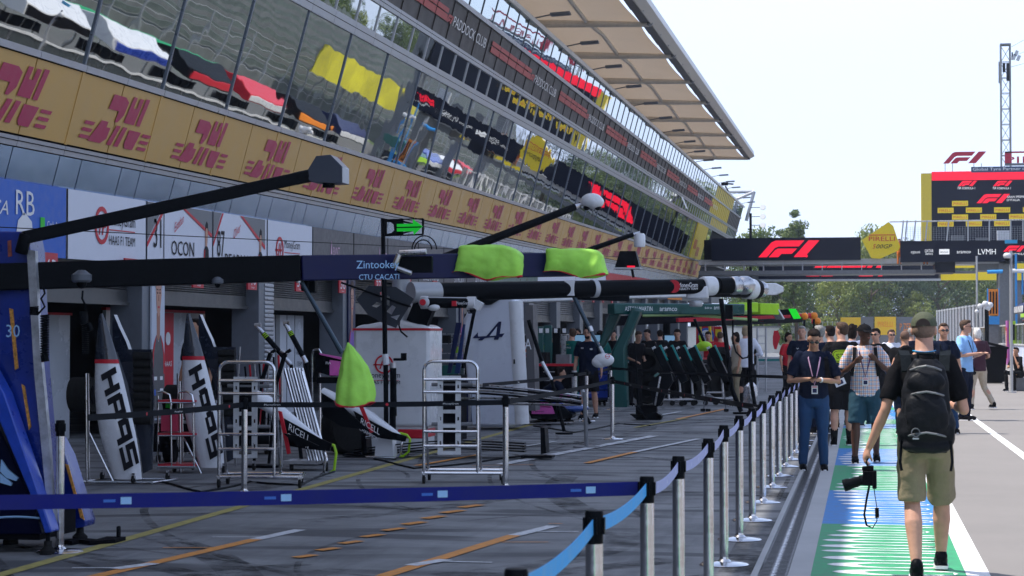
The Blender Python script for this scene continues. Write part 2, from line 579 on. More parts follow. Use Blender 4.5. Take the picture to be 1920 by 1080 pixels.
gl((1240, 779), (1275, 773), .12, paint_worn)
gl((1275, 748), (1355, 737), .1, paint_worn)
gl((1200, 749), (1226, 745), .1, paint_worn)
gl((1270, 787), (1360, 768), .1, paint_orange)
gl((1190, 803), (1290, 785), .08, paint_yellow)

# dark rubber arcs left by cars swinging into the boxes
sk_m = bpy.data.materials.new("rubber_scuffs"); sk_m.use_nodes = True
n_ = sk_m.node_tree; bb_ = n_.nodes["Principled BSDF"]; bb_.inputs["Base Color"].default_value = (.015, .015, .017, 1); bb_.inputs["Roughness"].default_value = .8
tc_ = n_.nodes.new("ShaderNodeTexCoord"); nz_ = n_.nodes.new("ShaderNodeTexNoise"); nz_.inputs["Scale"].default_value = 2.3; nz_.inputs["Detail"].default_value = 8; nz_.inputs["Roughness"].default_value = .75
n_.links.new(tc_.outputs["Object"], nz_.inputs["Vector"]); mr_ = n_.nodes.new("ShaderNodeMapRange"); mr_.inputs[1].default_value = .42; mr_.inputs[2].default_value = .68; mr_.inputs[3].default_value = 0; mr_.inputs[4].default_value = .75
n_.links.new(nz_.outputs[0], mr_.inputs[0]); n_.links.new(mr_.outputs[0], bb_.inputs["Alpha"])
rk = random.Random(11); b = MB(); zz = .0012
for i in range(75):
    x0 = rk.uniform(-9, -1.6); y0 = rk.uniform(11, 48); r_ = rk.uniform(3, 16); a0 = rk.uniform(0, 6.28); sp = rk.uniform(.25, .9) * (1 if r_ > 6 else 1.6); w = rk.choice((.05, .08, .22, .3)); zz += .00002
    for off in ((0, 1.6) if rk.random() < .4 else (0,)):
        P = [(x0 + (r_ + off) * (math.cos(a0 + sp * t / 16) - math.cos(a0)), y0 + (r_ + off) * (math.sin(a0 + sp * t / 16) - math.sin(a0))) for t in range(17)]
        P = [(max(-11, min(-.85, p[0] + off)), p[1]) for p in P]
        vs = []
        for k_, p in enumerate(P):
            q = P[min(k_ + 1, 16)]; o_ = P[max(k_ - 1, 0)]; dx, dy = q[0] - o_[0], q[1] - o_[1]; L_ = math.hypot(dx, dy) or 1
            vs += [(p[0] - dy / L_ * w / 2, p[1] + dx / L_ * w / 2, zz), (p[0] + dy / L_ * w / 2, p[1] - dx / L_ * w / 2, zz)]
        b.add(vs, [(2 * k_, 2 * k_ + 1, 2 * k_ + 3, 2 * k_ + 2) for k_ in range(16)], sk_m)
struct(b.build("tyre_marks", smooth=0))
# ---------------------------------------------------------------- pit building
KS = .0122                      # the building rises a little against the falling pit lane
TL = math.tan(R(15))
def FC(y, z, d=0.):
    x = -11.5 + max(0., z - 3.47) * TL
    nx, nz = (.966, -.259) if z > 3.47 else (1, 0)
    return V((x + nx * d, y, z + nz * d + KS * y))
YA, YB = -20.0, 165.0
MOD = 1.6175; Y0 = 27.06
bld = thing("pit_building", "long pit building with leaning mirrored glass front, ochre printed band and projecting canopy", "building", (-14, 27.06, 0))

def band(mb, y0, y1, z0, z1, d0, d1, m):
    """slab following the leaning front between two heights"""
    A = [FC(y0, z0, d0), FC(y1, z0, d0), FC(y1, z1, d0), FC(y0, z1, d0)]
    B = [FC(y0, z0, d1), FC(y1, z0, d1), FC(y1, z1, d1), FC(y0, z1, d1)]
    mb.add(A + B, [(0, 1, 2, 3), (7, 6, 5, 4), (0, 4, 5, 1), (1, 5, 6, 2), (2, 6, 7, 3), (3, 7, 4, 0)], m)

def glass(name, col, wav, wsc, rough=.015):
    m = bpy.data.materials.new(name); m.use_nodes = True
    n = m.node_tree; L = n.links.new; b = n.nodes["Principled BSDF"]
    b.inputs["Base Color"].default_value = (*col, 1); b.inputs["Metallic"].default_value = 1; b.inputs["Roughness"].default_value = rough
    tc = n.nodes.new("ShaderNodeTexCoord")
    z = n.nodes.new("ShaderNodeTexNoise"); z.inputs["Scale"].default_value = wsc; z.inputs["Detail"].default_value = 1.2
    mp = n.nodes.new("ShaderNodeMapping"); mp.inputs["Scale"].default_value = (1, 1, 1.6)
    L(tc.outputs["Object"], mp.inputs[0]); L(mp.outputs[0], z.inputs["Vector"])
    bp = n.nodes.new("ShaderNodeBump"); bp.inputs["Strength"].default_value = 1; bp.inputs["Distance"].default_value = wav
    L(z.outputs[0], bp.inputs["Height"]); L(bp.outputs[0], b.inputs["Normal"])
    return m
glass_big = glass("mirror_glass", (.45, .47, .47), .0022, .9)
glass_small = glass("upper_mirror_glass", (.5, .52, .5), .004, 1.0)
glass_top = glass("balustrade_glass", (.5, .56, .54), .002, .8)
panel_m = glass("satin_metal_panel", (.3, .42, .62), .008, 1.4, .25)
band_grey = mat("charcoal_vinyl", (.075, .068, .068), .55, var=.12, vscale=2)
trim_m = mat("anodised_trim", (.42, .43, .47), .38, .5, var=.1, vscale=3)
mull_m = mat("mullion_metal", (.14, .165, .21), .35, .6, var=.1)
canopy_m = mat("canopy_fabric", (.6, .49, .4), .85, var=.06, vscale=.6, bump=.25, bscale=.9)
canopy_steel = mat("canopy_white_steel", (.55, .52, .48), .45, var=.08)
salmon = mat("salmon_print", (.42, .07, .065), .5)
yellow_b = mat("yellow_facade_print", (.62, .46, .04), .45, var=.06)
shut_m = mat("roller_shutter_steel", (.1, .1, .1), .42, .6, var=.2, vscale=4)
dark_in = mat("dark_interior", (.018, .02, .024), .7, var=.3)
part_w = mat("garage_partition_panel", (.5, .52, .56), .25, var=.05, vscale=1, coat=.5)

# body behind the front
b = MB()
for (z0, z1, d) in ((3.47, 11.0, -.35),):
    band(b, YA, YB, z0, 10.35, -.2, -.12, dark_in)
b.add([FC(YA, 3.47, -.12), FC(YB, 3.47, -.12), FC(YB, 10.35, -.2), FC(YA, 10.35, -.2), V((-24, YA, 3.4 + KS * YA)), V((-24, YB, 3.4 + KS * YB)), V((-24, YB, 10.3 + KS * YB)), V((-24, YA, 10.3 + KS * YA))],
      [(0, 1, 5, 4), (1, 2, 6, 5), (2, 3, 7, 6), (3, 0, 4, 7), (4, 5, 6, 7)], grey)
b.build("wall", bld, True)
# garage storey: back wall, ceiling and lintel behind the sign boards
b = MB()
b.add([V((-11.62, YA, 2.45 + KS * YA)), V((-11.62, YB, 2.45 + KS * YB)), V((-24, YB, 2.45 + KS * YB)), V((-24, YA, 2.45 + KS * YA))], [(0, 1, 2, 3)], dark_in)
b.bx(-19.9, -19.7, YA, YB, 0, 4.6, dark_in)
b.build("garage_ceiling", bld, True)
b = MB()
b.add([V((-11.6, YA, 2.4 + KS * YA)), V((-11.6, YB, 2.4 + KS * YB)), V((-11.6, YB, 3.55 + KS * YB)), V((-11.6, YA, 3.55 + KS * YA)),
       V((-12, YA, 2.4 + KS * YA)), V((-12, YB, 2.4 + KS * YB)), V((-12, YB, 3.55 + KS * YB)), V((-12, YA, 3.55 + KS * YA))],
      [(0, 1, 2, 3), (4, 5, 6, 7), (0, 1, 5, 4), (2, 3, 7, 6)], grey)
b.build("lintel", bld, True)

# pillars, shutters, number plates
PIL = [30.6 + 6.3 * i for i in range(-2, 17)]
nums = {0: None}
pil_m = mat("pillar_cladding", (.14, .155, .18), .4, .3, var=.08)
slat_m = mat("shutter_side_slats", (.42, .44, .48), .35, .6, var=.1)
for i, y in enumerate(PIL):
    b = MB(); h = 2.4 + KS * y
    b.bx(-12.0, -11.45, y, y + .95, 0, h, pil_m)
    if i == 3:
        for q in range(34):
            b.bx(-11.45, -11.43, y + .34, y + .93, .06 + q * .085, .06 + q * .085 + .06, slat_m)
    b.build("pillar", bld, True, bevel=.01)
SHB = {0: 1.8, 1: 1.75, 2: 1.68, 3: 1.6, 4: 1.55, 5: 1.6}
for i in range(len(PIL) - 1):
    y0 = PIL[i] + .95; y1 = PIL[i + 1]; ym = (y0 + y1) / 2
    zb = SHB.get(i - 1, random.choice((1.45, 1.6, 1.3))) + KS * ym
    zt = 2.4 + KS * ym
    b = MB(); n = 11
    prof = []
    for q in range(n * 3 + 1):
        t = q / (n * 3); prof.append((-11.72 + (.025 if q % 3 == 1 else 0), zt - (zt - zb - .24) * t))
    prof += [(-11.70, zb + .24), (-11.70, zb + .06), (-11.66, zb + .06), (-11.66, zb)]
    b.loft([[V((p[0], y0 + .02, p[1])) for p in prof], [V((p[0], y1 - .02, p[1])) for p in prof]], shut_m, closed=False)
    b.build("roller_shutter", bld, True)
for (num, yy) in ((43, 26.6), (42, 29.8), (41, 33.0), (40, 36.1), (39, 39.3), (38, 42.7), (37, 46.0), (36, 49.2), (35, 52.4), (34, 55.6), (33, 58.8), (32, 62), (31, 65.2), (30, 68.4), (29, 71.6), (28, 74.8), (27, 78), (26, 81.2), (25, 84.4), (24, 87.6), (23, 90.8)):
    b = MB(); z = 2.50 + KS * yy
    b.bx(-11.36, -11.33, yy - .28, yy + .28, z - .42, z, red)
    b.text(str(num), (-11.327, yy - .21, z - .33), Y_, Z_, .25, txt_w, .42)
    b.text("Garage", (-11.327, yy - .1, z - .39), Y_, Z_, .035, txt_w, .2)
    b.build("number_plate", bld, True)

# ochre band with printed marks
def pen(pts):
    return pts
def courier_logo(y, pn):
    """block letters D H L over their mirror image, speed bars at both sides"""
    b = MB()
    def q(pts, dz=0):
        vs = [FC(y + p[0] * 1.38, 4.07 + p[1] * 1.03 - .01, .046) for p in pts]
        t = tessellate_polygon([[V((p[0], p[1], 0)) for p in pts]])
        b.add(vs, [tuple(a) for a in t], magenta)
    w = 1.0; sh = .28
    def P(x, z):      # sheared to the right with height
        return (x + (z - .12) * sh, z)
    # upper word
    q([P(-.5, .64), P(-.5, .86), P(-.15, .86), P(-.02, .8), P(-.02, .6), P(-.12, .48), P(-.2, .48), P(-.2, .64)])
    q([P(.06, .5), P(.06, .9), P(.17, .9), P(.17, .74), P(.26, .74), P(.26, .9), P(.37, .9), P(.37, .5)])
    q([P(.43, .5), P(.43, .92), P(.55, .92), P(.55, .5)])
    # lower word
    q([P(-.72, .14), P(-.55, .46), P(-.36, .46), P(-.36, .38), P(-.24, .38), P(-.24, .22), P(-.36, .14)])
    q([P(-.18, .14), P(-.1, .44), P(.02, .44), P(-.05, .14)])
    q([P(.03, .14), P(.1, .44), P(.22, .44), P(.16, .14)])
    q([P(.3, .2), P(.3, .42), P(.66, .42), P(.6, .14), P(.36, .14)])
    for k in range(3):
        z = .16 + k * .1
        q([P(-.98, z), P(-.96, z + .05), P(-.7, z + .05), P(-.72, z)])
        q([P(.72, z), P(.74, z + .05), P(1.0, z + .05), P(.98, z)])
    o = b.build("printed_logo", pn, True, smooth=0)
bandp = None
b = MB()
n = int((YB - YA) / MOD)
for i in range(n):
    y0 = Y0 - 29 * MOD + i * MOD
    if y0 > 137.5:
        break
    band(b, y0 + .02, y0 + MOD - .02, 4.09, 5.11, -.05, .03, gold)
    band(b, y0 - .03, y0 + .05, 4.08, 5.12, .03, .042, gold) if i % 2 else None
bandp = b.build("ochre_band", bld, True)
bandp.location = bandp.location
yl = 28.76 - 3.93 * 1
courier = 0
while yl < 137 and courier < 31:
    bb = MB()
    courier_logo(yl, bld)
    yl += 3.93; courier += 1

# trims
def trim(name, z0, z1, d0, d1, m, yb=YB):
    b = MB()
    for i in range(n + 1):
        y0 = Y0 - 29 * MOD + i * MOD
        if y0 > yb - 1: break
        band(b, y0 + .008, y0 + MOD - .008, z0, z1, d0, d1, m)
    return b.build(name, bld, True)
trim("lower_trim", 3.93, 4.06, -.05, .05, trim_m)
trim("sill_trim", 5.13, 5.22, -.05, .07, trim_m)
trim("spandrel", 7.44, 7.70, -.05, .06, trim_m)
trim("upper_spandrel", 8.26, 8.42, -.05, .06, trim_m)
trim("rail_trim", 9.37, 9.48, -.05, .08, trim_m)
b = MB(); 
for zz in (7.57, 8.34, 4.0):
    band(b, YA + 2, YB - 1, zz, zz + .012, .06, .064, matte_black)
b.build("trim_joint", bld, True)
# blue-grey metal panels over the garages, half a module each
b = MB()
for i in range(170):
    y0 = Y0 - 20 * MOD + i * MOD / 2
    band(b, y0 + .01, y0 + MOD / 2 - .01, 3.47, 3.91, -.02, .0 + .004 * (i % 3), panel_m)
b.build("metal_panels", bld, True)
# windows: each pane a part
for i in range(0, 43):
    y0 = Y0 - 3 * 3.235 + i * 3.235
    if y0 > 138: break
    b = MB(); tw = random.uniform(-.004, .004)
    A = [FC(y0 + .03, 5.22, .01 + tw), FC(y0 + 3.2, 5.22, .01), FC(y0 + 3.2, 7.44, .01 + tw), FC(y0 + .03, 7.44, .01)]
    b.quad(*A, glass_big)
    b.build("window", bld, True)
    b = MB(); band(b, y0 - .025, y0 + .025, 5.2, 7.46, .0, .035, mull_m); b.build("mullion", bld, True)
for i in range(0, 87):
    y0 = Y0 + 4 * MOD + i * MOD
    if y0 > 163: break
    yellowish = (136 < y0 < 152)
    b = MB(); tw = random.uniform(-.003, .003)
    b.quad(FC(y0 + .03, 7.7, .01 + tw), FC(y0 + MOD - .03, 7.7, .01), FC(y0 + MOD - .03, 8.26, .01 + tw), FC(y0 + .03, 8.26, .01), yellow_b if yellowish else glass_small)
    b.build("upper_window", bld, True)
b = MB()
for i in range(0, 90):
    y0 = Y0 + 3 * MOD + i * MOD
    if y0 > 164.5: break
    band(b, y0 - .025, y0 + .025, 7.68, 8.28, 0, .035, trim_m)
    band(b, y0 - .02, y0 + .02, 9.46, 10.35, 0, .03, mull_m)
b.build("upper_mullions", bld, True)['kind'] = "stuff"
for i in range(0, 75):
    y0 = Y0 + 13 * MOD + i * MOD
    if y0 > 163.4: break
    b = MB(); tw = random.uniform(-.003, .003)
    yel = 134 < y0 < 152
    b.quad(FC(y0 + .03, 9.48, .01 + tw), FC(y0 + MOD - .03, 9.48, .01), FC(y0 + MOD - .03, 10.3, .01 + tw), FC(y0 + .03, 10.3, .01), yellow_b if yel else glass_top)
    b.build("balustrade_pane", bld, True)
b = MB(); band(b, 30, YB, 10.3, 10.42, -.3, .1, white_matte); b.build("parapet_cap", bld, True)
# charcoal printed band with red bars and club lettering
b = MB()
for i in range(n):
    y0 = Y0 - 29 * MOD + i * MOD
    if y0 > YB - MOD: break
    m = yellow_b if 132.5 < y0 < 151 else band_grey
    band(b, y0 + .02, y0 + MOD - .02, 8.42, 9.37, -.05, .02, m)
    band(b, y0 - .02, y0 + .02, 8.42, 9.37, -.05, .05, band_grey if m is band_grey else yellow_b)
fu = (FC(31, 9) - FC(30, 9)).normalized(); fv = (FC(30, 9.3) - FC(30, 8.5)).normalized()
yy = 41.0
per = 17.1
k = 0
while yy < 130:
    for q in range(5):
        band(b, yy + q * 1.617 * .82, yy + q * 1.617 * .82 + 1.25, 8.8, 8.96, .056, .06, salmon)
        band(b, yy + q * 1.617 * .82, yy + q * 1.617 * .82 + 1.25, 8.99, 9.1, .056, .06, salmon)
    b.text("PADDOCK CLUB", FC(yy + 7.3, 8.79, .056), fu, fv, .27, txt_w, 4.3, nrm=.006)
    f1_logo(b, FC(yy + 6.5, 8.8, .056), fu, fv, .2, salmon, .006)
    yy += 12.4; k += 1
b.build("printed_band", bld, True)
# yellow printed panels by the footbridge
b = MB()
for i in range(5):
    band(b, 127.6 + i * 1.7, 127.6 + i * 1.7 + 1.66, 5.22, 7.44, .02, .10, yellow_b)
for yy, z in ((128.2, 6.3), (131, 5.9)):
    for q in range(3):
        band(b, yy + q * .75, yy + q * .75 + .5, z - .5, z + .1, .102, .106, salmon)
b.build("yellow_panels", bld, True)
# canopy: tensile fabric between arms, with a stiff eave
ce = 119.5
b = MB()
arms = [ce - 8.05 * i for i in range(18)]
def cz(x, y):
    return 10.92 + KS * y + (-x - 6.7) * .045
for a0, a1 in zip(arms[1:], arms[:-1]):
    rings = []
    for j in range(9):
        t = j / 8; y = a0 + (a1 - a0) * t
        sag = .16 * math.sin(math.pi * t)
        rings.append([V((x, y, cz(x, y) + sag * (1 if -14 < x < -7.2 else .3))) for x in (-7.0 - .14 * math.sin(math.pi * t), -8.0, -8.7, -9.4, -11, -13, -16)])
    b.loft(rings, canopy_m, closed=False)
b.build("canopy_fabric", bld, True)
cn = canopy_m.node_tree; ct = cn.nodes.new("ShaderNodeBsdfTranslucent"); ct.inputs[0].default_value = (.62, .5, .38, 1); cmx = cn.nodes.new("ShaderNodeMixShader"); cmx.inputs[0].default_value = .15
cn.links.new(cn.nodes["Principled BSDF"].outputs[0], cmx.inputs[1]); cn.links.new(ct.outputs[0], cmx.inputs[2]); cn.links.new(cmx.outputs[0], cn.nodes["Material Output"].inputs[0])
b = MB()
rings = []
for y in (arms[-1], ce + .3):
    z = 10.9 + KS * y
    rings.append([V((-6.62, y, z - .05)), V((-6.35, y, z + .1)), V((-6.42, y, z + .42)), V((-6.8, y, z + .5)), V((-7.15, y, z + .42)), V((-7.15, y, z + .3)), V((-6.95, y, z + .22))])
b.loft(rings, canopy_steel)
b.build("canopy_eave", bld, True)
b = MB()
for i in range(46):
    y = ce - i * 2.68 - .1
    z = 10.9 + KS * y
    b.bx(-6.97, -6.66, y - 2.5, y, z + .0, z + .14, grey)
    b.bx(-6.6, -6.55, y - .05, y + .02, z - .05, z + .4, steel)
b.build("eave_gutter", bld, True)
for a in arms:
    b = MB()
    b.tube((-6.7, a, cz(-6.7, a) - .08), (-10.5, a, cz(-10.5, a) - .12), .085, canopy_steel, .14)
    b.tube((-10.5, a, cz(-10.5, a) - .12), (-16, a, cz(-16, a) - .1), .14, canopy_steel, .16)
    b.tube((-6.72, a, cz(-6.7, a) - .12), (-6.6, a, cz(-6.7, a) + .1), .1, grey)
    b.tube((-10.3, a + .1, cz(-10.3, a) + .1), (-10.3, a + .1, cz(-10.3, a) - 1.1), .02, grey)
    b.build("canopy_arm", bld, True)
b = MB()
for a0, a1 in zip(arms[1:], arms[:-1]):
    b.tube((-8.7, a0, cz(-8.7, a0) - .03), (-8.7, (a0 + a1) / 2, cz(-8.7, a0) + .16), .07, canopy_steel)
    b.tube((-8.7, (a0 + a1) / 2, cz(-8.7, a0) + .16), (-8.7, a1, cz(-8.7, a1) - .03), .07, canopy_steel)
b.build("canopy_purlin", bld, True)
b = MB(); b.bx(-12.2, -11.2, ce - 3.2, ce - .6, 10.2, 12.4, canopy_steel); b.build("canopy_support", bld, True)
# floodlights along the parapet
for i in range(24):
    y = 58.5 + i * 6.43
    if y > 165: break
    p = FC(y, 10.42, .1)
    b = MB()
    b.beam(p + V((-.2, 0, .03)), p + V((.5, 0, .16)), .05, .04, grey)
    b.beam(p + V((.4, 0, .14)), p + V((1.0, 0, .17)), .28, .09, mull_m)
    b.build("floodlight", bld, True, bevel=.01)
# end frame and rooftop camera
b = MB()
pz = FC(161, 10.4)
b.tube(pz + V((-1.5, 3, .2)), pz + V((.9, 3, 1.2)), .14, lgrey); b.tube(pz + V((.9, 3, 1.2)), pz + V((.25, 3, -1.2)), .14, lgrey); b.tube(pz + V((-1.6, 3, 1.2)), pz + V((.9, 3, 1.2)), .12, lgrey)
b.build("end_frame", bld, True)
b = MB()
q = FC(146, 10.45)
b.tube(q, q + V((-.25, 0, .45)), .06, black, n=8); b.box(q + V((-.3, 0, .6)), (.5, .3, .22), black); b.tube(q + V((-.1, 0, .62)), q + V((.35, 0, .58)), .06, black)
tag(setorg(b.build("television_camera", bevel=.02), q), "small black camera on the roof edge near the far end of the building", "camera")
# open vent window
b = MB()
q = FC(104, 7.75, .05); 
b.quad(FC(112.5, 8.26, .1), FC(113.9, 8.26, .1), FC(113.9, 7.7, .55), FC(112.5, 7.7, .55), white_matte)
b.build("open_vent", bld, True)

# garage interiors
def inner(name, y0, y1, z0, z1, x, m, extra=None):
    b = MB(); b.bx(x - .06, x, y0, y1, z0, z1, m)
    if extra: extra(b)
    return b.build(name, bld, True)
inner("garage_wall_panel", 29.0, 30.4, 0, 1.98, -12.6, part_w)
inner("garage_wall_panel", 31.7, 36.8, 0, 2.08, -12.5, part_w)
inner("garage_wall_panel", 38.05, 42.6, 0, 2.1, -12.2, mat("glossy_white_partition", (.66, .68, .73), .18, var=.04, vscale=1, coat=.6))
b = MB()
b.bx(-12.58, -12.5, 31.7, 36.8, 2.085, 2.13, red); b.bx(-12.66, -12.6, 24, 30.5, 1.98, 2.02, red)
for y in (39.2, 39.9, 40.5, 41.3, 41.9):
    b.bx(-12.198, -12.19, y, y + .03, 0, 2.1, grey)
b.bx(-12.19, -12.18, 40.45, 40.75, 0, 2.1, grey)
b.text("ALPINE", (-12.18, 42.0, 1.25), Y_, Z_, .1, txt_k, .5); b.text("TEAM", (-12.18, 42.05, 1.0), Y_, Z_, .1, txt_k, .4)
b.build("garage_panel_trim", bld, True)
b = MB()
b.bx(-12.44, -12.4, 34.1, 34.75, .1, 2.07, red); b.text("HAAS", (-12.39, 34.2, 1.1), Y_, Z_, .1, txt_w, .42)
b.lathe([(.12, 0), (.12, .01)], (-12.395, 34.42, 1.6), txt_w, ax=X_)
b.build("garage_banner", bld, True)
b = MB()
b.bx(-12.2, -12.14, 26.75, 27.55, .1, 2.02, red)
b.lathe([(.16, 0), (.16, .01)], (-12.135, 27.15, 1.62), txt_w, ax=X_)
b.text("MoneyGram", (-12.13, 26.85, 1.25), Y_, Z_, .1, txt_w, .6)
for q in range(4):
    b.bx(-12.135, -12.13, 27.0, 27.3, 1.05 - q * .26, 1.17 - q * .26, txt_w)
b.build("garage_banner", bld, True)

# sign boards over the garages
def board(y0, y1, m, nm, label, fn, z0=2.44, z1=3.46):
    b = MB()
    rings = []
    A = [V((-11.42, y0 + .02, z0 + KS * y0)), V((-11.42, y1 - .02, z0 + KS * y1)), V((-11.42, y1 - .02, z1 + KS * y1)), V((-11.42, y0 + .02, z1 + KS * y0))]
    B = [p + V((-.07, 0, 0)) for p in A]
    b.add(A + B, [(0, 1, 2, 3), (7, 6, 5, 4), (0, 4, 5, 1), (1, 5, 6, 2), (2, 6, 7, 3), (3, 7, 4, 0)], m)
    b.add([A[0] + V((.004, -.02, -.0)), A[0] + V((.004, .03, 0)), A[3] + V((.004, .03, 0)), A[3] + V((.004, -.02, 0))], [(0, 1, 2, 3)], matte_black)
    fn(b, lambda y, z: V((-11.412, y, z + KS * y)))
    o = setorg(b.build("sign_board", smooth=0), (-11.45, (y0 + y1) / 2, z0))
    return tag(o, label, "sign board", "sign boards over the garage doors")
UY = V((0, 1, KS)).normalized()
blue_b = mat("mid_blue_vinyl", (.03, .12, .5), .5, var=.05)
white_b = mat("white_board_vinyl", (.66, .68, .76), .5, var=.03)
def haas_mark(b, p, r, m=txt_r):
    o = p
    b.prism([[(r * math.cos(a / 20 * 6.283) * .98, r * math.sin(a / 20 * 6.283)) for a in range(20)], [(r * .76 * math.cos(a / 20 * 6.283), r * .76 * math.sin(a / 20 * 6.283)) for a in range(20)]], o, UY, Z_, (.006, 0, 0), m)
    for lp in ([(-.42, -.5), (-.3, -.5), (-.02, .5), (-.14, .5)], [(.02, -.5), (.14, -.5), (.42, .5), (.3, .5)], [(-1.15, -.12), (.5, -.12), (.55, .05), (-1.05, .05)]):
        b.prism([(q[0] * r, q[1] * r) for q in lp], o, UY, Z_, (.006, 0, 0), m)
def rb(b, f):
    b.text("VISA", f(24.62, 2.98), UY, Z_, .2, txt_w, .75, italic=.3)
    b.text("RB", f(25.62, 3.0), UY, Z_, .36, txt_w, .62)
    b.prism([(0, 0), (.1, .3), (.3, .42), (.55, .3), (.62, 0)], f(25.6, 2.62), UY, Z_, (.004, 0, 0), txt_w)
    b.bx(-11.412, -11.408, 26.45, 26.6, 3.15, 3.32, green_print)
    b.text("Cash App", f(26.68, 2.86), UY, Z_, .1, txt_w, .5)
board(21, 27.4, blue_b, "x", "bright blue board with white bull mark, leftmost over the garages", rb)
def hs(b, f):
    haas_mark(b, f(28.75, 2.98), .29)
    b.text("MoneyGram", f(29.06, 3.0), UY, Z_, .18, txt_k, 1.1)
    b.prism([(0, 0), (1.1, 0), (1.1, .015), (0, .015)], f(29.05, 2.92), UY, Z_, (.004, 0, 0), txt_r)
    b.text("HAAS F1 TEAM", f(29.05, 2.7), UY, Z_, .15, txt_k, 1.1)
board(27.4, 30.67, white_b, "x", "white board with red ring mark, between the blue board and the number 31 board", hs)
def driver_photo(b, f, y, w, skin=(.5, .28, .2)):
    sm = mat("printed_portrait_skin", skin, .6)
    b.prism([(.0, 0), (.04, .3), (.1, .36), (.2, .36), (.27, .3), (.3, 0)], f(y, 2.46), UY, Z_, (.004, 0, 0), txt_k)
    b.prism([(.1, .36), (.09, .5), (.08, .62), (.12, .7), (.2, .7), (.23, .6), (.2, .45), (.18, .36)], f(y, 2.46), UY, Z_, (.006, 0, 0), sm)
    b.prism([(.08, .62), (.09, .74), (.15, .8), (.22, .76), (.23, .6), (.2, .68), (.12, .68)], f(y, 2.46), UY, Z_, (.008, 0, 0), txt_k)
    b.prism([(.0, .0), (.04, .3), (.07, .3), (.04, 0)], f(y, 2.46), UY, Z_, (.008, 0, 0), txt_r)
def d31(b, f):
    b.prism([(0, 0), (.8, 0), (0, -.62)], f(30.7, 3.45), UY, Z_, (.004, 0, 0), grey)
    b.prism([(.86, 0), (.96, 0), (0, -.74), (0, -.66)], f(30.7, 3.45), UY, Z_, (.004, 0, 0), txt_r)
    b.text("31", f(31.0, 2.72), UY, Z_, .5, txt_k, .36)
    b.text("Esteban", f(32.0, 3.0), (0, .8, .35), Z_, .16, txt_r, .5, italic=.3)
    b.text("OCON", f(31.85, 2.62), UY, Z_, .26, txt_k, 1.15)
    b.prism([(0, 0), (1.5, 0), (1.5, -.4)], f(32.45, 3.45), UY, Z_, (.004, 0, 0), grey)
    b.prism([(-.15, 0), (0, 0), (1.5, -.4), (1.5, -.47)], f(32.45, 3.45), UY, Z_, (.004, 0, 0), txt_r)
    driver_photo(b, f, 33.5, .3)
    b.add([f(31.48, 2.44), f(31.51, 2.44), f(31.51, 3.46), f(31.48, 3.46)], [(0, 1, 2, 3)], matte_black)
board(30.67, 34.0, white_b, "x", "white board with number 31, OCON and a small driver picture", d31)
def d87(b, f):
    b.prism([(0, 0), (.45, 0), (0, -.5)], f(34.03, 3.45), UY, Z_, (.004, 0, 0), grey)
    b.prism([(.5, 0), (.58, 0), (0, -.62), (0, -.55)], f(34.03, 3.45), UY, Z_, (.004, 0, 0), txt_r)
    b.text("87", f(34.25, 2.66), UY, Z_, .5, txt_k, .42)
    b.text("Oliver", f(35.2, 3.0), (0, .8, .35), Z_, .18, txt_r, .45, italic=.3)
    b.text("BEARMAN", f(34.7, 2.5), UY, Z_, .24, txt_k, 1.75)
    b.prism([(0, 0), (1.4, 0), (1.4, -.5)], f(35.75, 3.45), UY, Z_, (.004, 0, 0), grey)
    b.prism([(-.15, 0), (0, 0), (1.4, -.5), (1.4, -.58)], f(35.75, 3.45), UY, Z_, (.004, 0, 0), txt_r)
    driver_photo(b, f, 36.7, .3)
board(34.0, 37.3, white_b, "x", "white board with number 87, BEARMAN and a small driver picture", d87)
def hs2(b, f):
    haas_mark(b, f(38.15, 2.9), .26)
    b.text("MoneyGram", f(38.48, 2.95), UY, Z_, .17, txt_k, 1.1)
    b.prism([(0, 0), (1.1, 0), (1.1, .015), (0, .015)], f(38.48, 2.85), UY, Z_, (.004, 0, 0), txt_r)
    b.text("HAAS F1 TEAM", f(38.48, 2.64), UY, Z_, .14, txt_k, 1.1)
board(37.3, 40.55, white_b, "x", "white board with red ring mark and team name, right after the BEARMAN board", hs2)
pinkw = mat("pink_white_lettering", (.6, .35, .5), .5)
gb = mat("charcoal_board_vinyl", (.1, .095, .1), .5, var=.06)
def bwt(b, f, y):
    b.text("BWT", f(y, 2.9), UY, Z_, .2, pinkw, .55); b.prism([(0, 0), (.14, 0), (.07, .3)], f(y - .22, 2.92), UY, Z_, (.004, 0, 0), pinkw)
    b.text("ALPINE", f(y - .1, 2.6), UY, Z_, .11, txt_w, .65)
seq = [("charcoal board with pink drop mark, next to the last white board", lambda b, f: bwt(b, f, 42.2)),
       ("second charcoal board with pink drop mark, behind the arrow lamp post", lambda b, f: bwt(b, f, 46.6)),
       ("charcoal board with number 10 and a driver name", lambda b, f: (b.text("10", f(47.6, 2.8), UY, Z_, .3, txt_w, .5), b.text("GASLY", f(48.4, 2.6), UY, Z_, .2, txt_w, .9), driver_photo(b, f, 49.6, .3))),
       ("charcoal board with number 43 and COLAPINTO", lambda b, f: (b.text("43", f(51.4, 2.9), UY, Z_, .3, txt_w, .5), b.text("COLAPINTO", f(51.2, 2.5), UY, Z_, .24, txt_w, 2.0))),
       ("charcoal board with number 18 and STROLL", lambda b, f: (b.text("18", f(54.4, 2.9), UY, Z_, .3, txt_w, .5), b.text("STROLL", f(55.3, 2.5), UY, Z_, .24, txt_w, 1.5))),
       ("charcoal board with number 14 and ALONSO", lambda b, f: (b.text("14", f(58, 2.9), UY, Z_, .3, txt_w, .5), b.text("ALONSO", f(58.4, 2.5), UY, Z_, .24, txt_w, 1.6)))]
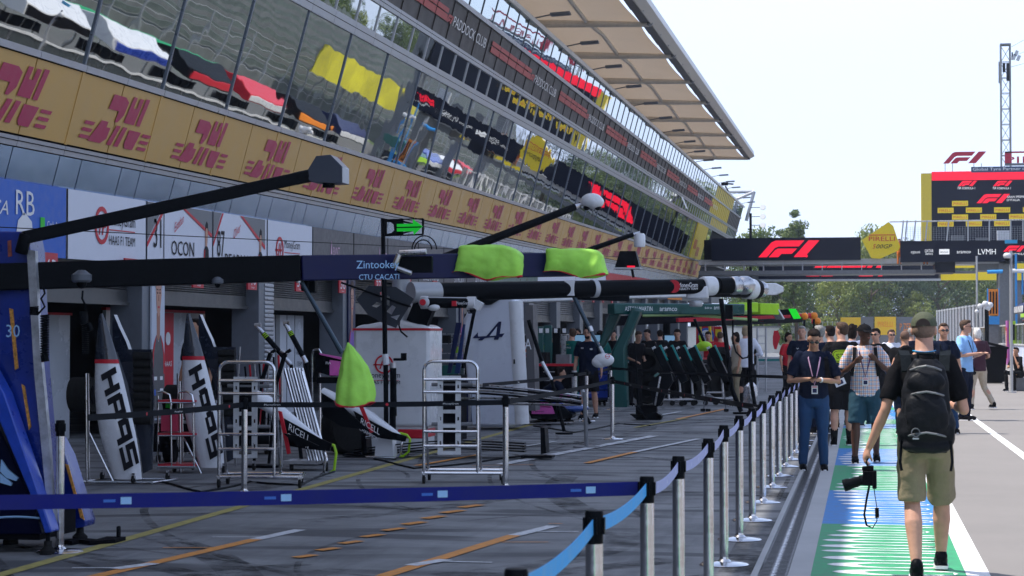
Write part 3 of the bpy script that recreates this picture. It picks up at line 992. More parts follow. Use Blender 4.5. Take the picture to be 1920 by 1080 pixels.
ys = [40.55, 44.0, 47.3, 50.7, 53.9, 57.1, 60.4]
for i, (lb, fn) in enumerate(seq):
    board(ys[i], ys[i + 1], gb, "x", lb, fn)
for i, (m, lb) in enumerate(((teal, "dark green sign board over the garages beyond the green boom"), (white_b, "plain pale sign board just past the dark green boards"), (white_b, "second plain pale sign board past the dark green boards"), (red, "red sign board over the far garages"), (red, "second red sign board over the far garages"), (navy, "navy sign board at the far end of the garages"), (orange, "orange sign board at the far end of the garages"))):
    y0 = 60.4 + i * 9.6
    board(y0, y0 + 9.6, m, "x", lb, lambda b, f, y0=y0, m=m: (b.text("TEAM", f(y0 + 2, 2.8), UY, Z_, .35, txt_w if m is not white_b else txt_k, 3)) if False else None)

# tall driver banners on the pillars
def banner(y, face, label, dark=False):
    b = MB(); h = 2.4 + KS * y
    bg = mat("banner_pale_blue", (.5, .54, .62), .5) if not dark else navy
    b.bx(-11.44, -11.41, y + .32, y + .93, 0.1, h, bg)
    sk = mat("printed_banner_skin", (.5, .27, .2), .6); hr = mat("printed_brown_hair", (.06, .03, .02), .6); sk2 = mat("printed_skin_fold", (.36, .17, .12), .6)
    Y = lambda t: y + .32 + t
    def pr(pts, m, d):
        b.prism(pts, (-11.41 + d, y + .32, 0), Y_, Z_, (.002, 0, 0), m)
    c = .31; z = h - .75
    pr([(c - .07, z - .45), (c - .08, z), (c + .08, z), (c + .07, z - .45)], sk2, .001)
    pr([(c + .13 * math.sin(a / 16 * 6.283) * (1.05 if math.cos(a / 16 * 6.283) > 0 else .85), z + .3 + .36 * math.cos(a / 16 * 6.283)) for a in range(16)], sk, .004)
    pr([(c - .15, z + .4), (c - .14, z + .66), (c, z + .74), (c + .14, z + .66), (c + .15, z + .4), (c + .11, z + .52), (c, z + .56), (c - .11, z + .52)], hr, .007)
    for s in (-1, 1):
        pr([(c + s * .025, z + .33), (c + s * .05, z + .35), (c + s * .09, z + .33), (c + s * .05, z + .315)], txt_k, .007)
        pr([(c + s * .02, z + .39), (c + s * .1, z + .4), (c + s * .1, z + .38), (c + s * .02, z + .375)], hr, .007)
    pr([(c - .015, z + .3), (c - .025, z + .2), (c + .025, z + .2), (c + .015, z + .3)], sk2, .007)
    pr([(c - .05, z + .1), (c, z + .12), (c + .05, z + .1), (c, z + .075)], txt_r, .007)
    pr([(.02, .3), (.02, z - .72), (.1, z - .5), (c - .1, z - .36), (c, z - .48), (c + .1, z - .36), (.52, z - .5), (.6, z - .72), (.6, .3)], gb if not dark else mat("violet_print", (.2, .1, .4), .5), .004)
    pr([(.02, z - 1.0), (.02, z - .72), (.1, z - .5), (c - .1, z - .36), (c - .13, z - .44), (.09, z - .66), (.07, z - 1.0)], txt_r, .007)
    pr([(.6, z - 1.0), (.6, z - .72), (.52, z - .5), (c + .1, z - .36), (c + .13, z - .44), (.53, z - .66), (.55, z - 1.0)], txt_r, .007)
    b.bx(-11.402, -11.398, y + .42, y + .55, z - 1.1, z - 1.04, txt_w); b.bx(-11.402, -11.398, y + .7, y + .82, z - 1.1, z - 1.04, txt_w); b.bx(-11.402, -11.398, y + .7, y + .84, z - 1.3, z - 1.24, txt_w)
    b.bx(-11.402, -11.398, y + .42, y + .5, z - 1.35, z - 1.25, blue_b)
    tag(setorg(b.build("banner", smooth=0), (-11.42, y + .6, 0)), label, "banner", "driver banners on the garage pillars")
banner(PIL[2], 0, "tall pale banner of a young driver on the pillar between the two engine covers")
banner(PIL[4], 0, "tall dark banner with driver face on the pillar left of the white ring tower", True)
banner(PIL[6], 0, "tall dark driver banner on the pillar just left of the pale letter A tower", True)
# ---------------------------------------------------------------- footbridge, screen, far structures
bridge = thing("footbridge", "grey steel footbridge crossing the pit lane with black banner and grey pillar", "bridge", (9.2, 131, 0))
def pz(px, py, y): return PX(px, py, y=y)
def wall_on(b, y, x0, y0, x1, y1, th, m):
    """panel facing the camera between two photo corners at depth y"""
    a = pz(x0, y0, y); c = pz(x1, y1, y)
    b.bx(a.x, c.x, y, y + th, c.z, a.z, m)
    return a, c
BY = 130
b = MB()
a, c = wall_on(b, BY + .4, 1310, 487, 1755, 494, 3.2, lgrey)
a2, c2 = wall_on(b, BY + .2, 1310, 508, 1755, 513, 3.4, grey)
for k in range(14):
    q = a.x + .4 + k * 1.26
    if q < c.x: b.bx(q, q + .06, BY + .3, BY + .9, a2.z - .1, a.z, lgrey)
wall_on(b, BY + .4, 1790, 487, 1905, 494, 3.2, lgrey); wall_on(b, BY + .3, 1790, 508, 1832, 512, 1, grey)
wall_on(b, BY + .5, 1832, 487, 1905, 507, 3, grey)
wall_on(b, BY + .2, 1753, 486, 1791, 511, 3.5, dark_led)
b.build("girder", bridge, True)
b = MB()
p = pz(1888, 600, BY + 1)
b.bx(p.x - .58, p.x + .58, BY + .4, BY + 1.9, 0, 6.6, grey)
b.build("pillar", bridge, True, bevel=.08)
b = MB()
a, c = wall_on(b, BY, 1334, 447, 1614, 487, .3, dark_led)
wall_on(b, BY + .3, 1320, 450, 1334, 487, .3, matte_black)
s0 = pz(1422, 482.5, BY - .02)
f1_logo(b, s0, X_, Z_, (pz(0, 454, BY).z - pz(0, 483, BY).z), red_led, .02)
b.lathe([(.09, 0), (.09, .02)], pz(1512, 480, BY - .03), red_led, ax=(0, -1, 0))
b.build("screen_banner", bridge, True, smooth=0)
b = MB()
a, c = wall_on(b, BY - .4, 1688, 452, 1935, 490, .3, dark_led)
def btext(t, x0, x1, y0, y1, m=white_led, y=BY - .42):
    p0 = pz(x0, y1, y); p1 = pz(x1, y0, y)
    b.text(t, p0, X_, Z_, p1.z - p0.z, m, p1.x - p0.x, nrm=.01)
btext("crypto.com", 1708, 1725, 469, 475); btext("QATAR", 1734, 1750, 467, 473); btext("AIRWAYS", 1735, 1749, 474, 478)
q0 = pz(1761, 477, BY - .42); q1 = pz(1780, 467, BY - .42); b.bx(q0.x, q1.x, q0.y, q0.y - .01, q0.z, q1.z, white_led)
b.text("lenovo", q0 + V((.08, -.02, .08)), X_, Z_, (q1.z - q0.z) * .5, dark_led, q1.x - q0.x - .16, nrm=.01)
btext("aramco", 1794, 1820, 468, 475); btext("LVMH", 1834, 1867, 466, 477)
f1_logo(b, pz(1881, 472, BY - .42), X_, Z_, .38, red_led, .02); btext("FORMULA 1", 1895, 1925, 474, 478)
b.build("sponsor_banner", bridge, True, smooth=0)
b = MB()    # pentagon sign
def pp(l, y): 
    o = pz(*l[0], y); pts = [(pz(*q, y).x - o.x, pz(*q, y).z - o.z) for q in l]
    return pts, o
pts, o = pp([(1616, 450), (1666, 416), (1675, 424), (1688, 463), (1684, 470), (1650, 485), (1634, 484)], BY - .5)
b.prism(pts, o, X_, Z_, (0, .25, 0), yellow)
p0 = pz(1629, 452, BY - .51); b.text("PIRELLI", p0, X_, Z_, .3, txt_r, pz(1678, 452, BY).x - p0.x, nrm=.01)
p0 = pz(1629, 441.5, BY - .51); b.bx(p0.x, p0.x + 1.68, p0.y - .01, p0.y, p0.z, p0.z + .05, txt_r)
p0 = pz(1636, 466, BY - .51); b.text("5", p0, X_, Z_, .3, txt_r, .22, nrm=.01, italic=.3); b.text("00GP", p0 + V((.24, 0, 0)), X_, Z_, .28, txt_k, 1.0, nrm=.01, italic=.3)
tag(setorg(b.build("pentagon_sign", smooth=0), pz(1652, 486, BY - .4)), "yellow pentagon sign with red and black lettering on the footbridge", "sign")
b = MB()    # railing of the platform
ys_ = BY - .6
for x in (1690, 1697, 1713, 1735, 1775, 1815, 1855, 1895, 1918):
    p0 = pz(x, 452, ys_); p1 = pz(x + (4 if x < 1800 else 0), 413, ys_); b.tube(p0, (p1.x, p0.y, p1.z), .045, lgrey, n=6)
for yy in (413,):
    b.tube(pz(1668, 416, ys_), pz(1930, yy - 1, ys_), .045, steel, n=6)
net = mat("railing_mesh", (.3, .31, .32), .6)
for i in range(46):
    p0 = pz(1697 + i * 4.9, 451, ys_ + .03); p1 = pz(1697 + i * 4.9, 425, ys_ + .03); b.tube(p0, (p0.x, p0.y, p1.z), .008, net, n=4, cap=False)
for i in range(7):
    p0 = pz(1697, 450 - i * 4, ys_ + .03); p1 = pz(1925, 450 - i * 4, ys_ + .03); b.tube(p0, (p1.x, p0.y, p0.z), .008, net, n=4, cap=False)
for x0, x1, y0 in ((1784, 1808, 441), (1830, 1856, 446), (1870, 1893, 432)):
    wall_on(b, ys_ + 1.2, x0, y0, x1, 452, .5, grey if x0 != 1870 else white)
b.build("platform_railing", bridge, True)
for x, h_, lb in ((1689, 0, "person"), (1737, 1, "person")):
    pass
# second gantry further on
B2 = 152
g2 = thing("second_bridge", "dark bridge with red slashed mark and yellow end panels, behind the footbridge", "bridge", (8, B2, 0))
b = MB()
wall_on(b, B2, 1422, 488, 1760, 524, .5, dark_led)
wall_on(b, B2 - .1, 1422, 524, 1764, 526, .6, lgrey)
for x0, x1, y0, y1 in ((1527, 1548, 496, 502), (1550, 1622, 496, 502), (1625, 1634, 496, 502), (1642, 1652, 496, 502), (1512, 1536, 512, 518), (1540, 1561, 512, 518), (1610, 1636, 512, 518), (1646, 1654, 512, 518)):
    p0 = pz(x0, y1, B2 - .12); p1 = pz(x1, y0, B2 - .12); w = p1.x - p0.x; h = p1.z - p0.z
    b.prism([(0, 0), (w, 0), (w + h * .7, h), (h * .7, h)], p0, X_, Z_, (0, -.03, 0), red_led)
b.build("dark_banner", g2, True, smooth=0)
b = MB()
for x0, x1, y0, y1 in ((1764, 1832, 512, 525), (1834, 1870, 508, 525), (1774, 1833, 495, 502), (1898, 1960, 494, 525)):
    wall_on(b, B2 + .1, x0, y0, x1, y1, .3, yellow_led)
b.build("yellow_banner", g2, True, smooth=0)
b = MB(); q = pz(1910, 600, B2); b.bx(q.x - .3, q.x + .3, B2 + .5, B2 + 1, 0, 7, grey); b.bx(-12, -11.4, B2 + .4, B2 + 1, 0, 7.5, grey); b.bx(-11.4, q.x, B2 + .6, B2 + 1, 6.0, 6.4, grey)
b.build("frame", g2, True)
# video wall
VY = 165
scr = thing("video_wall", "huge dark video wall with rows of yellow plates and a yellow left edge", "screen", (pz(1840, 500, VY).x, VY, 0))
b = MB()
a, c = wall_on(b, VY, 1747, 322, 2090, 452, .5, dark_led)
wall_on(b, VY - .05, 1747, 322, 2090, 334, .04, red_led)
wall_on(b, VY - .2, 1727, 325, 1747, 452, 1.2, yellow_b)
b.bx(a.x + 5.6, a.x + 6.4, VY + .5, VY + 2, 0, a.z - 1, grey); b.bx(a.x + 14, a.x + 15, VY + .5, VY + 2, 0, a.z - 1, grey); b.bx(a.x, a.x + 16, VY + .5, VY + 1.5, c.z, a.z, grey)
b.build("screen", scr, True, smooth=0)
def plates(rows):
    for x, y, in rows:
        b = MB(); p0 = pz(x, y + 10, VY - .08); p1 = pz(x + 30, y, VY - .08)
        b.bx(p0.x, p1.x, p0.y - .03, p0.y, p0.z, p1.z, yellow_led)
        b.text("PIRELLI", p0 + V((.12, -.034, .1)), X_, Z_, (p1.z - p0.z) * .5, txt_r, p1.x - p0.x - .24, nrm=.006)
        b.build("yellow_plate", scr, True, smooth=0)
plates([(1785, 376.5), (1758, 389.5), (1811, 389), (1864, 388.5), (1918, 388), (1785, 402), (1838, 401.5), (1892, 401), (1758, 415), (1811, 414.5), (1864, 414)])
b = MB()
f1_logo(b, pz(1796, 349, VY - .06), X_, Z_, .42, red_led, .02); f1_logo(b, pz(1862, 349, VY - .06), X_, Z_, .42, red_led, .02); f1_logo(b, pz(1831, 381, VY - .06), X_, Z_, .72, red_led, .02)
def vt(t, x0, x1, y0, y1):
    p0 = pz(x0, y1, VY - .08); b.text(t, p0, X_, Z_, pz(x0, y0, VY).z - p0.z, white_led, pz(x1, y1, VY).x - p0.x, nrm=.01)
vt("FIA", 1796, 1802, 350, 355); vt("FORMULA 1", 1804, 1828, 351, 355); vt("FIA", 1862, 1868, 350, 355); vt("FORMULA 1", 1870, 1895, 351, 355); vt("GRAN PREMIO", 1888, 1924, 367, 371); vt("D'ITALIA", 1888, 1912, 373, 377)
b.build("screen_marks", scr, True, smooth=0)
b = MB()
wall_on(b, VY - .1, 1821, 313, 2000, 321, .3, mat("slate_board", (.04, .06, .12), .5)); p0 = pz(1824, 320, VY - .12); b.text("Global Tyre Partner of Formula 1", p0, X_, Z_, .24, txt_w, 6.2, nrm=.01)
tag(setorg(b.build("sign_board", smooth=0), p0), "narrow slate board reading Global Tyre Partner, along the top of the video wall", "sign board")
b = MB()
hh = pz(0, 287, VY).z - pz(0, 307, VY).z
f1_logo(b, pz(1768, 307, VY), X_, Z_, hh, mat("crimson_sign", (.4, .01, .04), .4), .06)
for x in (1772, 1786, 1826, 1840):
    b.tube(pz(x, 306, VY), pz(x, 323, VY), .03, grey, n=5)
tag(setorg(b.build("rooftop_logo", smooth=0), pz(1800, 323, VY)), "crimson slanted F1 mark standing free above the video wall", "sign")
b = MB()
p0 = pz(1884, 306, VY); cs = MATS["crimson_sign"]
b.bx(p0.x, p0.x + .55, VY, VY + .1, p0.z, p0.z + hh, cs); b.bx(p0.x, p0.x + 6, VY, VY + .1, p0.z + hh * .86, p0.z + hh, cs)
b.text("PIRELLI", p0 + V((.0, -.002, 0)), X_, Z_, hh * .6, cs, 5.4, nrm=.01)
b.bx(p0.x, p0.x + 6, VY + .1, VY + .15, p0.z - .2, p0.z, grey)
tag(setorg(b.build("rooftop_lettering", smooth=0), pz(1900, 306, VY)), "crimson capital letters standing on the video wall, cut by the right edge", "sign")
# lattice mast
MY = 190
q = pz(1886, 300, MY); top = pz(1886, 84, MY).z; w = .42
b = MB()
for sx in (-1, 1):
    for sy in (-1, 1):
        b.tube((q.x + sx * w, MY + sy * w, 0), (q.x + sx * w, MY + sy * w, top), .07, grey, n=5)
z = 4; k = 0
while z < top - 1.2:
    for (ax, ay, bx_, by_) in ((-1, -1, 1, -1), (1, -1, 1, 1), (1, 1, -1, 1), (-1, 1, -1, -1)):
        b.tube((q.x + ax * w, MY + ay * w, z), (q.x + bx_ * w, MY + by_ * w, z), .04, grey, n=4, cap=False)
        s = 1 if k % 2 else -1
        A = (q.x + ax * w, MY + ay * w, z + (0 if s > 0 else 1.45)); B_ = (q.x + bx_ * w, MY + by_ * w, z + (1.45 if s > 0 else 0))
        b.tube(A, B_, .035, grey, n=4, cap=False)
    z += 1.45; k += 1
b.box((q.x, MY, top), (w * 2.3, w * 2.3, .15), grey)
mast = thing("lattice_mast", "tall grey lattice mast rising behind the video wall", "mast", (q.x, MY, 0))
b.build("lattice", mast, True)
b = MB()
b.box((q.x + .25, MY - .3, top - 2.6), (.35, .3, 1.6), black); b.box((q.x - .15, MY - .4, top - 2.2), (.25, .25, .8), black); b.box((q.x + .62, MY - .2, top - 1.1), (.12, .2, .7), black); b.box((q.x - .58, MY - .2, top - 2.6), (.1, .2, 2.0), grey)
b.build("antenna_cabinet", mast, True)
b = MB()
zz = pz(0, 152, MY).z
b.tube((q.x + .4, MY - .4, zz - .3), (q.x + .9, MY - .6, zz), .04, grey, n=5)
for dx, dz in ((.75, -.1), (.95, .25), (1.15, -.2)):
    b.box((q.x + dx, MY - .7, zz + dz), (.3, .25, .5), lgrey, Matrix.Rotation(.4, 3, 'Y'))
b.build("floodlight_cluster", mast, True)
for i, (dx, dz) in enumerate(((14, 9), (14, 6), (15, 3.4))):
    b = MB(); A = V((q.x + .4, MY, top - .3 - i * .9)); B_ = V((q.x + dx, MY + 4, top + dz)); b.path([A.lerp(B_, t / 6) - V((0, 0, .5 * math.sin(math.pi * t / 6))) for t in range(7)], .018, grey, n=4)
    b.build("guy_wire", mast, True)
# antenna balls on a post left of the trees
b = MB(); q = pz(1421, 470, 140)
b.tube((q.x - .5, 140, 3), (q.x - .5, 140, pz(0, 415, 140).z), .09, black, n=6); b.tube((q.x - .5, 140, 2.9), (q.x - .5, 140, 0), .09, black, n=6)
for yy in (405, 421, 436):
    z = pz(0, yy, 140).z; b.ell((q.x + .35, 140, z), .2, grey, 12, 8); b.tube((q.x - .5, 140, z), (q.x + .35, 140, z), .03, black, n=4); b.lathe([(.17, 0), (.19, .06)], (q.x + .35, 139.78, z), white_led, ax=(0, -1, 0))
tag(setorg(b.build("loudspeaker_post"), (q.x, 140, 0)), "dark post with three stacked round grey lamps, by the far end of the building", "post")
# ---------------- far boards and fences
def far_board(x0, x1, y0, y1, Y, m, label, txt=None, tm=None):
    b = MB(); a, c = wall_on(b, Y, x0, y0, x1, y1, .15, m)
    b.bx(a.x + .2, a.x + .35, Y + .15, Y + .3, 0, a.z, grey); b.bx(c.x - .35, c.x - .2, Y + .15, Y + .3, 0, a.z, grey)
    b.bx(a.x, c.x, Y + .02, Y + .12, 0, c.z + .01, grey)
    if txt:
        b.text(txt, (a.x + (c.x - a.x) * .15, Y - .01, c.z + (a.z - c.z) * .45), X_, Z_, (a.z - c.z) * .3, tm, (c.x - a.x) * .7, nrm=.01)
    return tag(setorg(b.build("advertising_board", smooth=0), ((a.x + c.x) / 2, Y, 0)), label, "board", "advertising boards at the end of the straight")
ybd = mat("amber_board_print", (.8, .48, .02), .6); gbd = mat("slate_print", (.14, .15, .17), .6)
far_board(1576, 1614, 595, 622, 216, ybd, "amber board left of the two tall amber boards at the end of the straight")
far_board(1614, 1638, 594, 626, 216.4, gbd, "grey board between the amber boards")
far_board(1640, 1680, 594, 628, 216, ybd, "amber board with red lettering, behind the man in the pale cap", "PIRELLI", orange)
far_board(1681, 1722, 594, 640, 216.4, gbd, "grey board with orange P ZERO lettering", "P ZERO", orange)
b = MB()
a = pz(1500, 600, 225); c = pz(1780, 600, 225)
for i in range(70):
    x = a.x - 14 + i * .55; b.tube((x, 225, 0), (x, 225, 3.4), .03, lgrey, n=4, cap=False)
for z in (.6, 1.4, 2.2, 3.3): b.tube((a.x - 14, 225, z), (a.x + 24, 225, z), .03, lgrey, n=4)
tag(setorg(b.build("catch_fence"), (a.x, 225, 0)), "thin grey catch fence behind the amber boards", "fence")
slatw = mat("white_fence_slats", (.6, .6, .62), .5, var=.1)
b = MB()
A = V((6.0, 190, 0)); B_ = V((9.6, 112, 0))
A = pz(1757, 620, 195); B_ = pz(1858, 620, 150); A.z = B_.z = 0
for i in range(34):
    p = A.lerp(B_, i / 33); b.box((p.x, p.y, 2.1), (.12, .5, 4.2), slatw if i % 2 == 0 else grey)
b.beam((A.x, A.y, 4.1), (B_.x, B_.y, 4.1), .1, .1, lgrey)
tag(setorg(b.build("slatted_fence"), A), "tall fence of upright white slats behind the men in sunglasses", "fence")
# pit wall with catch panels
wm = mat("pit_wall_print", (.5, .56, .72), .55, var=.35, vscale=1.6)
pw = thing("pit_wall", "white and blue printed pit wall with dark screens on top, at the right edge", "wall", (8.9, 60, 0))
b = MB(); b.bx(8.55, 8.85, 10, 240, 0, 1.15, wm); b.bx(8.5, 8.9, 10, 240, 1.15, 1.25, white); b.build("concrete_wall", pw, True, bevel=.02)
b = MB(); scr_m = mat("tinted_screen", (.06, .07, .075), .15, .2, var=.2)
for i in range(75):
    y = 12 + i * 3.05
    if y > 236: break
    b.bx(8.62, 8.66, y + .05, y + 2.95, 1.25, 2.3, scr_m); b.bx(8.6, 8.7, y - .05, y + .05, 1.25, 2.36, steel)
b.bx(8.58, 8.72, 12, 238, 2.3, 2.38, white)
b.build("screen_panels", pw, True)
b = MB(); q = pz(1894, 640, 118); b.box((8.45, 118, 1.9), (.06, 1.4, 1.3), lime); b.box((8.41, 118, 1.9), (.06, .9, .9), matte_black); b.box((8.43, 117.28, 1.9), (.36, .06, 1.3), lime); b.box((8.43, 117.24, 1.9), (.26, .04, .9), matte_black)
b.tube((8.4, 118, 0), (8.4, 118, 1.3), .04, grey)
tag(setorg(b.build("pit_board_sign", bevel=.01), (8.45, 118, 0)), "square black sign with a yellow green border on the pit wall", "sign")
b = MB(); b.bx(8.36, 8.5, 120.4, 121.8, .0, 2.6, mat("violet_red_print", (.35, .08, .3), .5)); b.bx(8.33, 8.36, 120.7, 121.5, .4, 2.2, red); b.bx(8.325, 8.33, 120.95, 121.25, .6, 2.0, txt_w)
tag(setorg(b.build("vertical_banner", bevel=.01), (8.45, 121, 0)), "narrow upright violet and red banner on the pit wall", "banner")
# thin steel posts near the right edge
for x, Y, y1, lb in ((1832, 120, 480, "thin grey steel post beside the row of white slats"), (1896, 60, 470, "thin grey steel post at the right, in front of the bridge pillar")):
    b = MB(); q = pz(x, 600, Y); b.tube((q.x, Y, 0), (q.x, Y, pz(x, y1, Y).z), .06 if Y > 100 else .045, lgrey, n=8); b.lathe([(.14, 0), (.14, .03)], (q.x, Y, 0), lgrey)
    tag(setorg(b.build("steel_post"), (q.x, Y, 0)), lb, "post")
b = MB(); q = pz(1896, 480, 60); b.ell(q + V((-.12, -.1, 0)), (.12, .12, .1), white, 10, 8); b.ell(q + V((-.12, -.1, -.08)), (.08, .08, .09), black, 10, 8); b.box(q + V((-.05, 0, .05)), (.14, .06, .06), white)
b.box(q + V((0, 0, .42)), (.35, .1, .1), mat("sky_blue_paint", (.05, .35, .6), .4))
tag(setorg(b.build("dome_camera"), q), "white dome camera clamped to the thin steel post at the right", "camera")
# orange and blue access lift
b = MB(); q = pz(1862, 570, 125)
ob = mat("blue_machine_paint", (.03, .25, .6), .4, var=.1); 
lift = thing("access_lift", "blue access lift with an orange caged panel, beside the grey bridge pillar", "lift", (q.x, 125, 0))
b.bx(q.x - .4, q.x + .35, 124.6, 125.6, 2.4, 2.9, ob); b.bx(q.x - .38, q.x - .3, 124.6, 124.7, 2.9, 4.6, ob); b.bx(q.x + .3, q.x + .36, 124.6, 124.7, 2.9, 4.6, ob)
b.bx(q.x - .3, q.x + .3, 124.8, 125.4, 0, 2.4, grey); b.build("platform", lift, True)
b = MB(); b.bx(q.x - .3, q.x + .3, 124.62, 124.72, 2.95, 4.55, orange)
for k in range(3): b.bx(q.x - .22 + k * .18, q.x - .14 + k * .18, 124.56, 124.62, 3.05, 4.4, matte_black)
b.build("caged_panel", lift, True)
b = MB(); q = pz(1905, 500, 128); b.bx(q.x - .06, q.x + .06, 127.9, 128.1, 0, q.z + .8, ob); b.tube(pz(1851, 510, 128), pz(1880, 509, 128), .12, ob); b.tube(pz(1897, 508, 128), pz(1925, 508, 128), .14, white)
for x in (1905, 1917): b.tube(pz(x, 508, 128), pz(x, 552, 128), .06, ob)
tag(setorg(b.build("blue_frame"), (q.x, 128, 0)), "light blue tubular frame behind the bridge pillar", "frame")
# cluster of grey antennas on black post
b = MB(); q = pz(1850, 580, 95)
b.tube((q.x, 95, 0), (q.x, 95, q.z), .1, black)
for dx, dz, r in ((-.3, .15, .13), (-.05, .25, .16), (.15, .2, .15), (.05, .05, .14), (-.45, -.1, .1)): b.ell((q.x + dx, 95, q.z + dz), r, white, 8, 6)
tag(setorg(b.build("antenna_post"), (q.x, 95, 0)), "black post topped by a cluster of white round aerials", "post")
# wheeled bin
b = MB(); q = pz(1865, 690, 72); 
b.loft([[V((q.x + sx * w, 72 + sy * w * .9, z)) for sx, sy in ((-1, -1), (1, -1), (1, 1), (-1, 1))] for w, z in ((.32, .06), (.42, 1.3))], matte_black)
b.box((q.x, 72, 1.36), (.95, .9, .08), matte_black, Matrix.Rotation(.25, 3, 'Y'))
b.tube((q.x - .3, 72.5, .08), (q.x + .3, 72.5, .08), .08, rubber)
tag(setorg(b.build("wheeled_bin", bevel=.02), (q.x, 72, 0)), "black wheeled bin behind the white-haired man in maroon", "bin")
# white car parked at the far end of the garages, partly hidden
# ---------------- command stands on the pit wall (seen mostly in the glass)
def stand(y, body, accent, label, style=0):
    t = thing("command_stand", label, "pit stand", (9.9, y, 0), 0, "team command stands along the pit wall")
    b = MB()
    b.bx(-.9, .9, -3, 3, .35, .5, grey); b.bx(-.9, -.8, -3, 3, .5, 1.5, body); b.bx(.8, .9, -3, 3, .5, 1.7, body)
    for yy in (-2.9, 2.9): b.bx(-.9, .9, yy - .06, yy + .06, .5, 1.6, body)
    b.build("base", t, bevel=.03)
    b = MB()
    b.loft([[V((-1.3, yy, 2.95)), V((.9, yy, 3.1)), V((1.0, yy, 3.6)), V((-.2, yy, 3.9)), V((-1.25, yy, 3.4))] for yy in (-3.2, 3.2)], body)
    b.bx(-1.33, -1.27, -3.1, 3.1, 3.0, 3.35, accent)
    b.build("roof", t, bevel=.04)
    for yy in (-2.8, 0, 2.8):
        b = MB(); b.tube((.75, yy, .5), (.75, yy, 3.2), .06, steel); b.build("post", t)
    b = MB()
    for k in range(6):
        b.box((.45, -2.4 + k * .96, 1.85), (.06, .8, .5), dark_led); b.box((.45, -2.4 + k * .96, 2.4), (.06, .8, .42), dark_led)
    b.build("monitor_row", t)
    for k in range(5):
        b = MB(); yy = -2.3 + k * 1.15
        b.tube((-.2, yy, .5), (-.2, yy, 1.05), .05, steel); b.box((-.2, yy, 1.1), (.42, .42, .1), black); b.box((-.4, yy, 1.4), (.08, .4, .5), accent)
        b.build("stool", t)
    b = MB(); b.bx(.95, .99, -2.9, 2.9, .6, 1.6, accent); b.build("side_print", t)
    return t
for args in ((30, white, navy, "white command stand with dark roof strip, nearest on the pit wall"), (58, navy, red, "navy and red command stand, second on the pit wall"),
             (70, white, matte_black, "white command stand with black windows, third on the pit wall"), (79, white, blue, "white and blue command stand before the black one"), (88, black, red, "black command stand with red seats beyond the white and blue one"),
             (97, red, white, "bright red command stand with white print"), (106, black, orange, "black and orange command stand"), (115, navy, white, "navy command stand with white print, past the orange one"),
             (142, teal, lime, "dark green command stand with lime print, beyond the bridge"), (151, blue, white, "bright blue command stand with white seats beyond the bridge"), (160, white, red, "white command stand with red seats beyond the bridge"), (170, red, black, "red and black command stand farthest along the wall")):
    st_ = stand(*args)
    if args[0] > 130: st_.location.x = 12.2 + (args[0] - 140) * .06
# green and yellow hoardings, opposite stand across the track
def hoard(y0, y1, x, z0, z1, m, lb, cat="hoarding"):
    b = MB(); b.bx(x, x + .2, y0, y1, z0, z1, m)
    n = int((y1 - y0) / 4)
    for i in range(n + 1): b.bx(x + .2, x + .35, y0 + i * (y1 - y0) / n - .06, y0 + i * (y1 - y0) / n + .06, 0, z1, grey)
    return tag(setorg(b.build("hoarding", smooth=0), (x, y0, 0)), lb, cat, "hoardings across the track")
hoard(108, 150, 30.5, 0, 1.5, mat("mint_green_print", (.03, .45, .2), .5), "long mint green hoarding on the far side of the track")
hoard(172, 214, 30.5, 4.2, 6.9, mat("olive_yellow_print", (.5, .45, .02), .6, var=.35, vscale=.25), "long raised yellow hoarding on the far side of the track")
hoard(40, 90, 30.5, 0, 2.5, mat("pale_hoarding", (.5, .5, .5), .5, var=.3, vscale=2), "pale grey hoarding on the far side of the track")
gst = thing("grandstand", "grey tiered grandstand across the track", "grandstand", (40, 60, 0))
b = MB(); stand_m = mat("stand_concrete", (.12, .13, .13), .8, var=.3, vscale=.6); seat_m = mat("stand_seats", (.08, .1, .09), .6, var=.5, vscale=1.3)
for k in range(12):
    b.bx(33 + k, 34 + k, -10, 330, 0, 2.2 + k * .75, stand_m)
    b.bx(33.2 + k, 33.6 + k, -10, 330, 2.2 + k * .75, 2.6 + k * .75, seat_m)
b.build("tiers", gst, True)
b = MB()
for y in range(-8, 330, 6): b.bx(32.4, 32.55, y, y + .15, 0, 5, lgrey)
for z in (2, 3, 4, 5): b.bx(32.45, 32.5, -8, 328, z, z + .04, lgrey)
b.build("front_fence", gst, True)

b = MB(); b.bx(-30, -1.5, 205, 205.4, 0, 2.6, mat("pale_end_wall", (.5, .49, .46), .7, var=.15, vscale=.6)); b.bx(-30, -1.5, 204.9, 205.5, 2.6, 2.75, grey)
tag(setorg(b.build("end_wall", smooth=0), (-14, 205, 0)), "pale concrete wall closing the far end of the garages", "wall")
b = MB(); b.bx(9.5, 32, 352, 352.4, 0, 3, conc_m)
tag(setorg(b.build("end_wall", smooth=0), (20, 352, 0)), "pale concrete wall far down the track", "wall")
